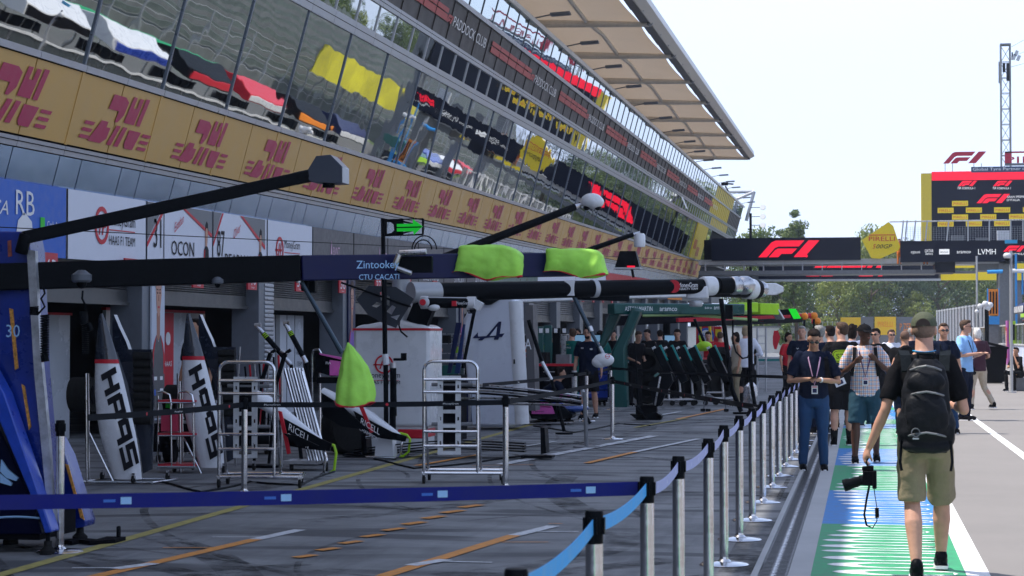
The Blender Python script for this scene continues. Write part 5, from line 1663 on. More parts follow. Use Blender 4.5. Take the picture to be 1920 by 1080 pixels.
def cover_frame(Y, dx, sc, label):
    def m_(x, y): return (162 + dx + (x - 162) * sc, 905 + (y - 905) * sc)
    t = thing("trolley", label, "trolley", (pz(*m_(220, 910), Y).x, Y, 0), 0, "trolleys under the engine covers")
    b = MB()
    for yy in (-.15, .55):
        b.tube(pz(*m_(140, 905), Y) * 1, pz(*m_(285, 905), Y), .014, chrome) if yy < 0 else b.tube(pz(*m_(140, 905), Y) + V((.1, yy, 0)), pz(*m_(285, 905), Y) + V((.1, yy, 0)), .014, chrome)
    for x in (140, 285): b.tube(pz(*m_(x, 905), Y), pz(*m_(x, 905), Y) + V((.1, .55, 0)), .014, chrome)
    b.tube(pz(*m_(163, 905), Y), pz(*m_(161, 700), Y), .014, chrome); b.tube(pz(*m_(167, 905), Y + .3), pz(*m_(165, 700), Y + .3), .012, chrome); b.tube(pz(*m_(168, 812), Y), pz(*m_(212, 902), Y), .011, chrome)
    b.build("frame", t, True)
    for x, yy in ((250, 0), (285, .5), (150, 0), (160, .5)):
        b = MB(); p = pz(*m_(x, 910), Y) + V((0, yy, 0)); p.z = .05; b.tube(p + V((-.012, 0, -.0)), p + V((.012, 0, -.0)), .045, rubber, n=14); b.box(p + V((0, 0, .04)), (.03, .03, .06), steel); b.build("caster", t, True)
    b = MB(); c = pz(*m_(160, 740), Y + .5); b.tube(c + V((-.15, 0, 0)), c + V((.1, 0, 0)), .2, rubber, n=20); b.tube(c + V((-.16, 0, 0)), c + V((.11, 0, 0)), .11, matte_black, n=16); b.build("padded_holder", t, True)
    return t
cover_frame(21.1, 0, 1, "chrome floor trolley carrying the left engine cover")
cover_frame(22.9, 176, .93, "chrome floor trolley carrying the right engine cover")
# red shelved rack between them
YR = 22.8
t = thing("shelf_rack", "small chrome rack with red shelves between the two engine covers", "rack", (pz(330, 880, YR).x, YR, 0))
b = MB()
for x in (322, 364):
    tb(b, (x, 875, YR), (x - 2, 750, YR), .012, chrome)
for x in (333,): tb(b, (x, 870, YR + .4), (x, 700, YR + .4), .012, chrome)
b.path([pz(322, 760, YR), pz(318, 740, YR), pz(305, 734, YR), pz(296, 735, YR)], .012, chrome); b.path([pz(364, 760, YR), pz(360, 740, YR), pz(350, 734, YR), pz(335, 735, YR)], .012, chrome)
tb(b, (296, 877, YR), (364, 877, YR), .012, chrome); tb(b, (296, 742, YR + .2), (296, 880, YR + .2), .012, chrome)
b.build("frame", t, True)
for y in (752, 814, 872):
    b = MB(); a = pz(296, y, YR); c = pz(364, y, YR); b.bx(a.x, c.x, YR, YR + .4, a.z - .012, a.z + .012, red); tb(b, (296, y + 3, YR - .01), (366, y + 3, YR - .01), .009, chrome); b.build("shelf", t, True)
b = MB(); a = pz(296, 812, YR); b.box(a + V((.12, .15, .14)), (.2, .2, .24), mat("red_helmet_box", (.5, .05, .1), .4)); b.tube(a + V((.1, .1, .3)), a + V((.1, .1, .36)), .04, green_print); b.build("stored_box", t, True); b = MB(); b.tube(pz(300, 850, YR) + V((0, .2, 0)), pz(318, 850, YR) + V((0, .2, 0)), .12, matte_black)
b.build("stored_roll", t, True)

# --- chrome tall trolleys with slotted plate
def tall_trolley(label):
    t = thing("tall_trolley", label, "trolley", (0, 0, 0), 0, "tall chrome trolleys with a slotted plate")
    b = MB(); r = .018; w = .3; h = 1.36
    z0 = .12
    pts = [V((-w, 0, z0)), V((-w, 0, h - .1))] + [V((-w + .1 - .1 * math.cos(a), 0, h - .1 + .1 * math.sin(a))) for a in (.4, .8, 1.2, 1.57)] + [V((w - .1 + .1 * math.sin(a), 0, h - .1 + .1 * math.cos(a))) for a in (0, .4, .8, 1.2, 1.57)] + [V((w, 0, z0))]
    b.path(pts, r, chrome, n=12); b.build("hoop", t)
    b = MB()
    for x in (-w, w):
        b.tube((x, .0, z0), (x, .55, z0), r, chrome); b.tube((x, .45, z0), (x, .06, h - .25), r * .8, chrome)
    b.tube((-w - .02, 0, z0), (w + .3, 0, z0), r, chrome); b.tube((-w, .55, z0), (w + .25, .55, z0), r, chrome); b.tube((w + .3, 0, z0), (w + .25, .55, z0), r, chrome)
    b.build("base_frame", t)
    for z in (h - .2, h - .34, .42, .58):
        b = MB(); b.tube((-w, -.01, z), (w, -.01, z), r * .9, chrome); b.build("rail", t)
    b = MB()
    outer = [(-.13, .32), (.13, .32), (.13, 1.2), (-.13, 1.2)]
    holes = [[(-.07, a), (.07, a), (.07, c), (-.07, c)] for a, c in ((.36, .62), (.66, .78), (.82, 1.0), (1.03, 1.14))]
    sl = []
    for zz in (.45, .72, .9, 1.08):
        for s in (-1, 1): sl.append([(s * .1 - .01, zz - .02), (s * .1 + .01, zz - .02), (s * .1 + .01, zz + .02), (s * .1 - .01, zz + .02)])
    b.prism([outer] + holes + sl, (-.02, .03, 0), X_, Z_, (0, .02, 0), alu); b.build("slotted_plate", t, bevel=0)
    b = MB(); b.box((-.02, .055, .8), (.2, .02, .7), matte_black); b.tube((-.22, .06, 1.1), (.24, .06, 1.1), .02, grey); b.tube((-.22, .06, .66), (.24, .06, .66), .02, grey); b.build("backing", t)
    for x, y in ((-w, 0), (w + .28, 0), (-w, .55), (w + .22, .55)):
        b = MB(); b.tube((x - .014, y, .05), (x + .014, y, .05), .05, rubber, n=14); b.box((x, y, .1), (.035, .035, .05), steel); b.build("caster", t)
    return t
tt = tall_trolley("tall chrome hoop trolley with slotted plate, in front of the right engine cover")
g = G(462, 915); tt.location = (g.x, g.y, 0); tt.rotation_euler = (0, 0, R(8))
g = G(845, 907); again(tt, (g.x, g.y, 0), R(6), "tall chrome hoop trolley with slotted plate, in front of the white tower")

# --- nose cones with wings on tubular stands
def nose(pts, Y, label, wing, stand_):
    t = thing("nose_cone", label, "car bodywork", (pz(*pts[-1][:2], Y).x, Y, 0.02), 0, "nose cones with front wings")
    b = MB(); rings = []
    for (x, y, r) in pts:
        c = pz(x, y, Y); rings.append([c + V((.25 * r * math.cos(a / 12 * 6.283), r * math.cos(a / 12 * 6.283), r * .8 * math.sin(a / 12 * 6.283))) for a in range(12)])
    b.loft(rings, ecov_w); b.build("nose", t, True, smooth=60)
    b = MB()
    for i, w in enumerate(wing):
        outline(b, w, Y - .25 - .06 * i, .03, red if i == 1 else carbon)
    b.build("wing", t, True, bevel=.004)
    b = MB(); x0, y0 = wing[0][0]; word(b, "RICELL", (x0 + 14, y0 + 24), .09, txt_w, .3, Y - .36, .2, ux=V((.85, 0, -.5)).normalized()); word(b, "CHAMPION", (x0 + 12, y0 + 36), .05, txt_w, .3, Y - .36, .2, ux=V((.85, 0, -.5)).normalized()); b.build("lettering", t, True, smooth=0)
    b = MB()
    for yy in (-.12, .35): b = MB(); b.path([pz(x, y, Y) + V((0, yy, 0)) for x, y in stand_], .018, chrome if yy < 0 else lime, n=8); b.build("stand_tube", t, True)
    return t
nose([(478, 745, .12), (500, 755, .13), (525, 772, .12), (550, 792, .1), (575, 810, .08), (598, 826, .06), (614, 842, .03)], 23.0, "white nose cone with red and black wing, the left one",
     [[(527, 782), (560, 800), (600, 822), (622, 832), (618, 846), (575, 842), (540, 836)], [(521, 770), (528, 772), (545, 850), (538, 852)], [(530, 812), (560, 818), (598, 836), (560, 838)]],
     [(560, 835), (596, 834), (612, 838), (616, 852), (612, 885), (600, 893), (530, 895)])
nose([(608, 738, .1), (640, 755, .12), (672, 770, .12), (700, 785, .1), (722, 800, .08), (742, 812, .05), (756, 822, .03)], 26.0, "white nose cone with red and black wing, the right one, below the lime cone",
     [[(662, 770), (700, 792), (735, 810), (762, 818), (760, 828), (715, 822), (680, 812)], [(672, 760), (680, 762), (700, 810), (694, 812)], [(600, 735), (640, 760), (690, 806), (640, 800), (604, 778)]],
     [(690, 820), (740, 815), (752, 818), (758, 826), (755, 850), (745, 858), (690, 856)])
# --- wing on low stand in front of white tower (long flaps)
t = thing("front_wing", "long multi-flap black front wing lying along the foot of the white tower", "car bodywork", (pz(840, 850, 26.5).x, 26.5, 0))
b = MB()
for k in range(4):
    y = 834 + k * 5; P = [pz(x, y + 18 * abs((x - 850) / 190) ** 1.5 * (1 if x < 850 else .5) - 8, 26.3 + k * .12) for x in range(665, 1005, 20)]
    b.path(P, 0, carbon, flat=(.14, .016))
b.build("flap", t, True)
b = MB()
for x in (682, 1018):
    outline(b, [(x - 5, 802), (x + 3, 802), (x + 6, 850), (x - 4, 852)], 26.2, .3, carbon); c = pz(x, 852, 26.2); b.bx(c.x - .3, c.x + .12, 26.2, 26.5, .02, .05, carbon)
b.build("endplate", t, True, bevel=.005)
# --- long suspension tubes rack
t = thing("hose_bundle", "bundle of long dark air hoses held level between the towers", "hoses", (pz(900, 760, 29).x, 29, 0))
b = MB()
for k in range(7):
    y0 = 724 + k * 5.2; P = [pz(x, y0 + (x - 700) * (.05 if k < 4 else .01) - 12 * math.sin(math.pi * (x - 700) / 400) * (k < 4), 29 + k * .05) for x in range(640, 1105, 25)]
    b.path(P, .018, carbon if k % 2 else steel, n=6)
b.build("hoses", t, True)
b = MB(); 
for x in (650, 1096): b = MB(); b.tube((pz(x, 740, 29).x, 29.2, 0), pz(x, 735, 29.2), .03, grey); b.lathe([(.2, 0), (.2, .02)], (pz(x, 740, 29).x, 29.2, 0), grey); b.build("support_post", t, True)
# --- jacks and pole lances
def lance(p0, p1, Y, label):
    b = MB(); a = pz(*p0, Y); c = pz(*p1, Y); d = (c - a)
    b.tube(a, a + d * .22, .03, steel, .028); b.tube(a + d * .22, c, .034, carbon)
    for k in range(3): b.tube(a + d * (.24 + .045 * k), a + d * (.26 + .045 * k), .0345, lime)
    b.tube(a + V((-.03, 0, .01)), a + V((.05, 0, .02)), .03, steel); b.tube(c, c + d * .2, .03, steel)
    e = c + d * .2; b.tube(e, V((e.x + d.x * .3, e.y + .1, .05)), .025, black); b.lathe([(.15, 0), (.15, .04)], (e.x + d.x * .3, e.y + .1, 0.01), black)
    return tag(setorg(b.build("jack_lance"), (e.x + d.x * .3, e.y + .1, 0)), label, "jack", "jack lances by the garage door")
lance((482, 612), (535, 672), 24.5, "black lance with three lime rings and silver tip, the left one")
lance((536, 608), (568, 668), 24.5, "black lance with lime ring and silver tip, the right one")
# sprung stands: two y-shaped
for x, lb in ((503, "small black wheel-gun stand left of the lances"), (531, "small black wheel-gun stand between the lances")):
    b = MB(); Y = 24; tb(b, (x + 4, 662, Y), (x - 12, 715, Y), .028, black); tb(b, (x - 5, 657, Y), (x + 9, 664, Y), .02, steel); tb(b, (x + 14, 656, Y), (x + 2, 664, Y), .022, black)
    p = pz(x - 12, 715, Y); b.tube(p, (p.x - .1, Y, .05), .02, black); b.lathe([(.16, 0), (.16, .03)], (p.x - .1, Y, .005), black)
    tag(setorg(b.build("gun_stand"), (p.x - .1, Y, 0)), lb, "stand")
# bundle of bright tubes
b = MB(); r = random.Random(4)
for k in range(14):
    x = 534 + (k % 7) * 5.4; Y = 23.6 + (k // 7) * .12
    p = pz(x, 693 + r.uniform(-4, 4), Y); q = pz(x + 26, 790, Y); q = p + (q - p) * (p.z - .12) / (p.z - q.z); b.tube(q, p, .017, steel if k % 3 else chrome, n=8)
b.bx(pz(536, 700, 23.6).x, pz(600, 700, 23.6).x, 23.5, 23.9, .08, .12, steel)
for x in (545, 610): 
    for yy in (23.5, 23.9): b.tube((pz(x, 700, yy).x, yy, .04), (pz(x, 700, yy).x + .03, yy, .04), .04, rubber)
tag(setorg(b.build("tube_rack"), (pz(590, 800, 23.7).x, 23.7, 0)), "leaning bundle of bright metal tubes behind the right lance", "rack")
# clutter trolley, black and red, behind the left chrome trolley
b = MB(); Y = 24.2
for k in range(9):
    x = 450 + k * 9; tb(b, (x, 650 + (k * 37) % 40, Y + (k % 3) * .1), (x + r.uniform(-14, 14), 800, Y + (k % 3) * .1), .013, (steel, matte_black, red)[k % 3])
for y in (742, 768, 800): tb(b, (440, y, Y), (530, y, Y), .014, steel if y != 768 else red)
for x in (442, 528): p = pz(x, 800, Y); b.tube((p.x, Y, .0), (p.x, Y, 1.35), .016, steel)
tag(setorg(b.build("parts_rack"), (pz(480, 800, Y).x, Y, 0)), "cluttered rack of struts and rods behind the left chrome trolley", "rack")
# pink wing endplates on hoop
t = thing("wing_crate", "black and pink wing parts on a chrome hoop left of the lime cone", "car bodywork", (pz(610, 800, 25).x, 25, 0))
b = MB(); b.path([pz(586, 860, 25), pz(585, 665, 25), pz(588, 656, 25), pz(598, 655, 25), pz(602, 662, 25), pz(602, 700, 25)], .014, chrome, n=8); tb(b, (600, 700, 25), (600, 860, 25), .014, chrome); b.build("hoop", t, True)
b = MB(); outline(b, [(592, 662), (600, 662), (650, 676), (652, 700), (622, 706), (592, 696)], 24.9, .1, carbon); outline(b, [(618, 675), (640, 678), (640, 704), (618, 704)], 24.86, .03, pink); outline(b, [(598, 662), (636, 669), (650, 674), (650, 677), (600, 665)], 24.85, .04, pink)
word(b, "FIA", (611, 683), .035, txt_w, .07, 24.85); b.bx(pz(596, 695, 25).x, pz(650, 695, 25).x, 24.95, 25.4, pz(0, 716, 25).z, pz(0, 705, 25).z, black); b.build("endplate", t, True)

# --- white ring tower (second team)
YH = 27.4
ht = thing("equipment_tower", "white rounded equipment tower with red ring mark and thin red stripe", "tower", (pz(735, 840, YH).x, YH, 0))
b = MB()
def rslab(b, x0, x1, y0, zb, Y, dep, m, rad=.12):
    a = pz(x0, y0, Y); c = pz(x1, y0, Y)
    w = c.x - a.x; top = a.z
    prof = [(0, zb), (w, zb), (w, top - rad)] + [(w - rad + rad * math.cos(t / 6 * 1.571), top - rad + rad * .55 * math.sin(t / 6 * 1.571)) for t in range(1, 7)] + [(w * .55, top)] + [(rad * 1.2 - rad * 1.2 * math.sin(t / 6 * 1.571), top - rad + rad * .55 * math.cos(t / 6 * 1.571)) for t in range(0, 7)]
    b.prism(prof, (a.x, Y, 0), X_, Z_, (0, dep, 0), m)
rslab(b, 662, 805, 598, .36, YH, .9, white, .17)
b.build("shell", ht, True, bevel=.05)
b = MB(); a = pz(661, 617, YH - .012); c = pz(806, 617, YH - .012); b.bx(a.x, c.x, YH - .012, YH - .004, a.z - .02, a.z + .012, red); b.bx(c.x - .0, c.x + .008, YH, YH + .8, a.z - .02, a.z + .012, red)
c0 = pz(720, 683, YH - .012)
Rr = .135
b.prism([[(Rr * math.cos(a_ / 24 * 6.283), Rr * math.sin(a_ / 24 * 6.283)) for a_ in range(24)], [(Rr * .82 * math.cos(a_ / 24 * 6.283), Rr * .82 * math.sin(a_ / 24 * 6.283)) for a_ in range(24)]], c0, X_, Z_, (0, -.004, 0), txt_r)
for lp in ([(-.5, -.5), (-.36, -.5), (.0, .55), (-.14, .55)], [(.06, -.5), (.2, -.5), (.56, .55), (.42, .55)], [(-1.2, -.12), (.9, -.12), (.95, .03), (-1.1, .03)]):
    b.prism([(q[0] * Rr, q[1] * Rr) for q in lp], c0, X_, Z_, (0, -.004, 0), txt_r)
word(b, "MoneyGram", (687, 708), .085, txt_k, wpx(687, 750, YH), YH - .012); word(b, "HAAS F1 TEAM", (687, 720), .05, txt_k, wpx(687, 750, YH), YH - .012)
b.bx(pz(688, 0, YH).x, pz(750, 0, YH).x, YH - .014, YH - .01, pz(0, 711, YH).z, pz(0, 710.2, YH).z, txt_r)
b.build("ring_mark", ht, True, smooth=0)
b = MB(); a = pz(664, 0, YH).x; c = pz(800, 0, YH).x
b.bx(a + .1, c - .05, YH + .05, YH + .8, .04, .37, white); a2 = pz(745, 0, YH).x; b.bx(a2, c - .04, YH + .03, YH + .82, .2, .33, red); b.bx(a + .05, c, YH, YH + .85, 0, .05, grey); b.build("plinth", ht, True, bevel=.02)
b = MB(); # neck and clamps
p = pz(752, 560, YH + .4); b.lathe([(.16, -.35), (.16, .1), (.13, .12), (.13, .28), (.17, .3), (.17, .36)], p, lgrey, n=20); b.box(pz(790, 590, YH + .2), (.3, .2, .3), black, Matrix.Rotation(.4, 3, 'Y'))
b.build("neck", ht, True)
b = MB()
pA = pz(770, 549, YH + .1); pB = pz(1345, 536, YH + 3.6); dv = (pB - pA).normalized()
b.tube(pA, pA + dv * .45, .155, lgrey, .145, n=20); b.tube(pA + dv * .45, pB, .138, carbon, .115, n=24)
b.tube(pA + dv * 3.05, pA + dv * 3.13, .136, lgrey, n=24); b.tube(pB, pB + dv * .35, .13, black, n=20)
b.build("long_boom", ht, True)
b = MB(); b.ell(pB + dv * .52, (.18, .15, .15), steel, 16, 12); b.tube(pB + dv * .25, pB + dv * .42, .142, steel, n=20); b.tube(pB - dv * .3, pB - dv * .06, .15, white, n=20); b.box(pB - dv * .25 + V((-.1, -.05, -.1)), (.34, .2, .2), white); b.tube(pB - dv * .28 + V((-.1, -.1, -.22)), pB - dv * .28 + V((-.1, -.1, -.32)), .11, lgrey); b.build("boom_end", ht, True, bevel=.03)
b = MB(); pD = pz(1328, 537, YH + 3.0); pE = pz(1408, 541, YH + 3.6)
pD = pz(1345, 540, YH + 5); pE = pz(1412, 542, YH + 5.8); dw = (pE - pD).normalized()
b.tube(pD - dw * .5, pE, .15, carbon, n=20); b.tube(pE - dw * .22, pE - dw * .02, .17, white, n=20); b.tube(pE, pE + dw * .1, .16, black, n=20); b.ell(pE + dw * .2, (.14, .14, .14), steel, 14, 10); b.build("second_boom", ht, True)
b = MB()
u2 = dv; b.text("MoneyGram", pz(1272, 539, YH + 2.96), u2, Z_, .075, txt_w, .36, nrm=.004); b.text("HAAS F1 TEAM", pz(1274, 544, YH + 2.96), u2, Z_, .035, txt_w, .34, nrm=.004); b.lathe([(.1, 0), (.1, .006)], pz(1263, 537, YH + 2.93), red, ax=(0, -1, 0))
b.text("MoneyGram", pz(1354, 543, YH + 4.75), dw, Z_, .08, txt_w, .33, nrm=.004); b.text("HAAS F1 TEAM", pz(1354, 548.5, YH + 4.75), dw, Z_, .035, txt_w, .33, nrm=.004)
b.build("lettering", ht, True, smooth=0)
b = MB(); pS = pz(800, 567, YH - .3); pT = pz(884, 568, YH - .1); b.tube(pS, pT, .075, carbon, n=18); b.tube(pS + V((0, -.005, .035)), pT + V((0, -.005, .035)), .045, lgrey, n=12)
b.tube(pT - V((.06, 0, 0)), pT + V((.06, 0, 0)), .09, white, n=16); b.box(pT + V((.09, 0, -.03)), (.12, .14, .12), white, Matrix.Rotation(.5, 3, 'Y')); b.tube(pS - V((.08, 0, 0)), pS + V((.02, 0, 0)), .09, white, n=16); b.ell(pS + V((-.02, -.08, 0)), (.08, .03, .08), lgrey)
b.lathe([(.045, 0), (.045, .01)], pS + V((-.03, -.11, 0)), txt_r, ax=(0, -1, 0)); b.ell(pS + V((.1, 0, -.07)), (.09, .06, .05), white)
b.build("short_boom", ht, True, bevel=.01)
b = MB(); word(b, "MoneyGram", (856, 571), .045, txt_w, .17, YH - .29); b.box(pz(851, 569, YH - .3) + V((0, .1, 0)), (.06, .2, .07), red); b.build("boom_lettering", ht, True, smooth=0)
b = MB(); q0 = pz(751, 590, YH - .35); b.path([q0, pz(748, 610, YH - .35), pz(752, 622, YH - .35), pz(764, 632, YH - .35)], .013, black, n=6)
for k in range(5):
    c = pz(876 + k * 2, 581, YH - .2); b.path([c, c + V((.02, 0, -.05)), c + V((.05, 0, -.04)), c + V((.04, 0, .02))], .006, black, n=5)
b.build("cables", ht, True)
def hang(p0, p1, Y, m, r): 
    b = MB(); tb(b, (*p0, Y), (*p1, Y), r, m); return b
b = hang((1071, 545), (1107, 620), YH + 1.9, MATS["dark_strut"], .035); tb(b, (1105, 616, YH + 1.9), (1130, 664, YH + 1.9), .026, MATS["dark_strut"]); tb(b, (1105, 612, YH + 1.9), (1109, 622, YH + 1.9), .04, steel)
b.box(pz(1070, 541, YH + 1.85), (.14, .3, .22), white); tb(b, (1124, 650, YH + 1.9), (1131, 664, YH + 1.9), .03, lgrey); b.build("hanging_strut", ht, True, bevel=.005)
b = MB(); c = pz(1132, 675, YH + 1.85); b.ell(c, (.155, .12, .1), white, 20, 14); b.ell(c + V((-.06, 0, -.03)), (.12, .11, .09), white, 16, 10); b.build("cover_ball", ht, True, smooth=70)
b = MB(); b.prism([[(.035 * math.cos(a_ / 16 * 6.283), .035 * math.sin(a_ / 16 * 6.283)) for a_ in range(16)], [(.027 * math.cos(a_ / 16 * 6.283), .027 * math.sin(a_ / 16 * 6.283)) for a_ in range(16)]], pz(1139, 668, YH + 1.72), X_, Z_, (0, -.004, 0), txt_r); b.box(pz(1139, 668, YH + 1.72), (.06, .004, .008), txt_r); b.build("ball_mark", ht, True)
# hexagonal number plate with cut-out
b = MB(); o = pz(668, 560, YH - .9)
hexp = [(668, 562), (692, 535), (742, 538), (776, 560), (742, 615), (718, 606), (690, 590)]
k_ = [(pz(*q, YH - .9).x - o.x, 0, pz(*q, YH - .9).z - o.z) for q in hexp]
def hh_(pts): return [(pz(*q, YH - .9).x - pz(*hexp[0], YH - .9).x, pz(*q, YH - .9).z - pz(*hexp[0], YH - .9).z) for q in pts]
b.prism([hh_(hexp), hh_([(697, 574), (706, 566), (716, 570), (706, 577)]), hh_([(722, 570), (726, 554), (731, 556), (730, 574)]), hh_([(724, 584), (735, 572), (742, 576), (734, 590)]), hh_([(732, 594), (750, 590), (744, 600)]), hh_([(712, 548), (718, 546), (720, 562), (714, 564)])], pz(*hexp[0], YH - .9), X_, Z_, (0, .02, 0), mat("slate_plate", (.03, .035, .045), .5))
tb(b, (640, 530, YH - .92), (770, 575, YH - .92), .014, black)
tag(setorg(b.build("lollipop_board", smooth=0), pz(720, 610, YH - .9)), "dark angular stop board with cut-out letters in front of the white ring tower", "board")
# pole with green arrow
YP = 26.2
pt = thing("arrow_lamp", "black pole with a framed green arrow pointing right", "signal", (G(746, 842).x, YP, 0))
b = MB(); tb(b, (718, 410, YP), (719, 495, YP), .03, black); tb(b, (719, 495, YP), (720, 505, YP), .034, steel); tb(b, (720, 505, YP), (722, 664, YP), .034, black); tb(b, (722, 664, YP), (724, 684, YP), .045, white); tb(b, (723, 684, YP), (724, 780, YP), .034, black)
q = pz(724, 780, YP); b.tube(q, (q.x, YP, .3), .034, black); tb(b, (737, 690, YP), (738, 780, YP), .045, black); tb(b, (737, 680, YP), (737, 690, YP), .045, steel); b.tube((q.x + .09, YP, .25), (q.x + .09, YP, .7), .045, black); b.loft([[V((q.x + sx * w, YP + sy * w, z)) for sx, sy in ((-1, -1), (1, -1), (1, 1), (-1, 1))] for w, z in ((.13, 0), (.11, .3), (.06, .42))], white)
tb(b, (738, 674, YP - .05), (758, 674, YP - .05), .018, black); b.box(pz(757, 669, YP - .05), (.07, .05, .1), black)
b.build("pole", pt, True)
b = MB()
fr = [(721, 411), (793, 409), (795, 411), (794, 439), (792, 441), (722, 443)]
inn = [(756, 412), (791, 411), (791, 438), (756, 440)]
tri1 = [(725, 416), (733, 417), (738, 421), (739, 432), (733, 437), (725, 438)]
oo = pz(*fr[0], YP - .05)
def rel(pts, Y): return [(pz(*q_, Y).x - oo.x, pz(*q_, Y).z - oo.z) for q_ in pts]
b.prism([rel(fr, YP - .05), rel(inn, YP - .05), rel(tri1, YP - .05)], oo, X_, Z_, (0, .03, 0), black)
for a_, c_ in (((744, 412), (775, 420)), ((744, 440), (775, 432))): tb(b, (*a_, YP - .05), (*c_, YP - .05), .012, black)
b.build("frame", pt, True, smooth=0)
b = MB(); ar = [(744, 420), (774, 419.5), (774, 411), (792, 424.5), (776, 440), (775, 433.5), (744, 434)]
oo2 = pz(*ar[0], YP - .1); b.prism([(pz(*q_, YP - .1).x - oo2.x, pz(*q_, YP - .1).z - oo2.z) for q_ in ar], oo2, X_, Z_, (0, .02, 0), mat("lit_green_arrow", (.02, .55, .03), .5, emis=((.0, 1, .05), .12)))
tb(b, (744, 426.5, YP - .11), (790, 425.5, YP - .11), .008, black)
b.build("green_arrow", pt, True, smooth=0)
# upper camera booms
def camboom(p0, p1, Y0_, Y1_, r, label, head):
    t = thing("camera_boom", label, "boom", pz(*p0, Y0_))
    b = MB(); b.tube(pz(*p0, Y0_), pz(*p1, Y1_), r, carbon, r * .75, n=12); e = pz(*p1, Y1_); d = (e - pz(*p0, Y0_)).normalized(); b.tube(e, e + d * .14, r * .55, steel, r * .3); b.build("arm", t, True)
    head(t, e + d * .14); return t
def hd1(t, e):
    b = MB(); c = e + V((.12, 0, .04)); b.ell(c, (.16, .13, .11), white, 18, 12); b.ell(c + V((.04, 0, -.02)), (.14, .13, .1), white, 16, 10); b.build("camera_housing", t, True, smooth=70)
    for dx in (-.07, .09):
        b = MB(); b.ell(c + V((dx, -.02, -.1)), (.05, .05, .04), black, 12, 8); b.build("lens_dome", t, True)
camboom((760, 512), (1078, 388), YH - .5, YH + .8, .07, "black slanting boom ending in a white double camera housing", hd1)
def hd2(t, e):
    b = MB(); b.lathe([(.085, -.16), (.09, -.14), (.09, .02), (.07, .05), (.0, .055)], e + V((0, 0, -.07)), white, n=20); b.build("camera_housing", t, True)
camboom((970, 516), (1186, 440), YH + 2, YH + 3.4, .05, "thinner black boom ending above a white cylinder camera", hd2)
b = MB(); Y = YH + 3
o = pz(1178, 487, Y); b.loft([[o + V((sx * w, sy * w * .8, z)) for sx, sy in ((-1, -1), (1, -1), (1, 1), (-1, 1))] for w, z in ((.19, -.12), (.12, .13))], black); b.box(o + V((.0, 0, -.135)), (.4, .32, .03), lgrey); b.box(o + V((.06, -.165, -.11)), (.12, .01, .025), red_led)
tb(b, (1183, 496, Y), (1188, 520, Y), .02, black)
tag(setorg(b.build("signal_lamp", smooth=0), pz(1188, 520, Y)), "black tapered signal lamp with pale rim above the long boom", "lamp")

# --- pale tower with the arrowed A (third team)
YL = 34.5
at_ = thing("equipment_tower", "pale equipment tower with a large navy letter A crossed by an arrow", "tower", (pz(925, 800, YL).x, YL, 0))
b = MB()
pl = mat("pale_tower_paint", (.55, .58, .66), .3, var=.04, vscale=1, coat=.5)
outline(b, [(868, 600), (880, 575), (905, 552), (950, 552), (966, 560), (972, 800), (884, 800), (876, 740)], YL, .9, pl)
b.build("shell", at_, True, bevel=.05)
b = MB(); a = pz(978, 700, YL + .1); b.tube((a.x, YL + .1, .1), (a.x - .12, YL + .1, pz(0, 568, YL).z), .14, white, n=20); outline(b, [(984, 572), (999, 572), (1004, 770), (990, 770)], YL + .3, .5, gb if True else grey)
b.build("column", at_, True)
b = MB()
for i, (pa, pb, wa, wb) in enumerate((((870, 566, YL), (1100, 556, YL + 1.5), .2, .2),)):
    pass
RA = pz(900, 556, YL + .3); RB = pz(1200, 547, YL + 3.5); RC = pz(1455, 542, YL + 7)
def ringb(c, w, h): return [c + V((0, -w, -h)), c + V((0, w, -h)), c + V((0, w, h)), c + V((0, -w, h))]
b.loft([ringb(RA, .35, .14), ringb(RB, .28, .13), ringb(RC, .22, .12), ringb(RC + V((.15, .1, 0)), .15, .05)], white)
b.build("boom", at_, True, bevel=.02)
b = MB()
lt = [(886, 634), (896, 623), (896, 631), (912, 630), (935, 603), (940, 603), (937, 626), (946, 625), (941, 632), (936, 632), (934, 637), (926, 637), (927, 632), (909, 634), (904, 638), (896, 638), (900, 634)]
outline(b, lt, YL - .02, .012, navy); outline(b, [(918, 630), (932, 612), (930, 629)], YL - .024, .01, pl)
b.build("arrow_mark", at_, True, smooth=0)
b = MB(); b.box(pz(965, 678, YL - .02), (.04, .03, .08), black); b.build("handle", at_, True); b = MB(); outline(b, [(868, 562), (935, 556), (935, 562), (920, 571), (912, 572)], YL - .1, .08, black); tb(b, (897, 545, YL - .5), (868, 690, YL - .5), .03, black); word(b, "A", (984, 655), .2, txt_w, .12, YL + .28); b.build("fittings", at_, True)
b = MB()
for k in range(5): tb(b, (1075, 552 + k * 2.2, YL + 1), (1180, 556 + k * 2.0, YL + 1.5), .012, black, n=5)
b.box(pz(1143, 549, YL + 1), (.14, .1, .1), white); b.box(pz(1094, 551, YL + 1), (.1, .1, .05), grey); b.build("cable_tray", at_, True)
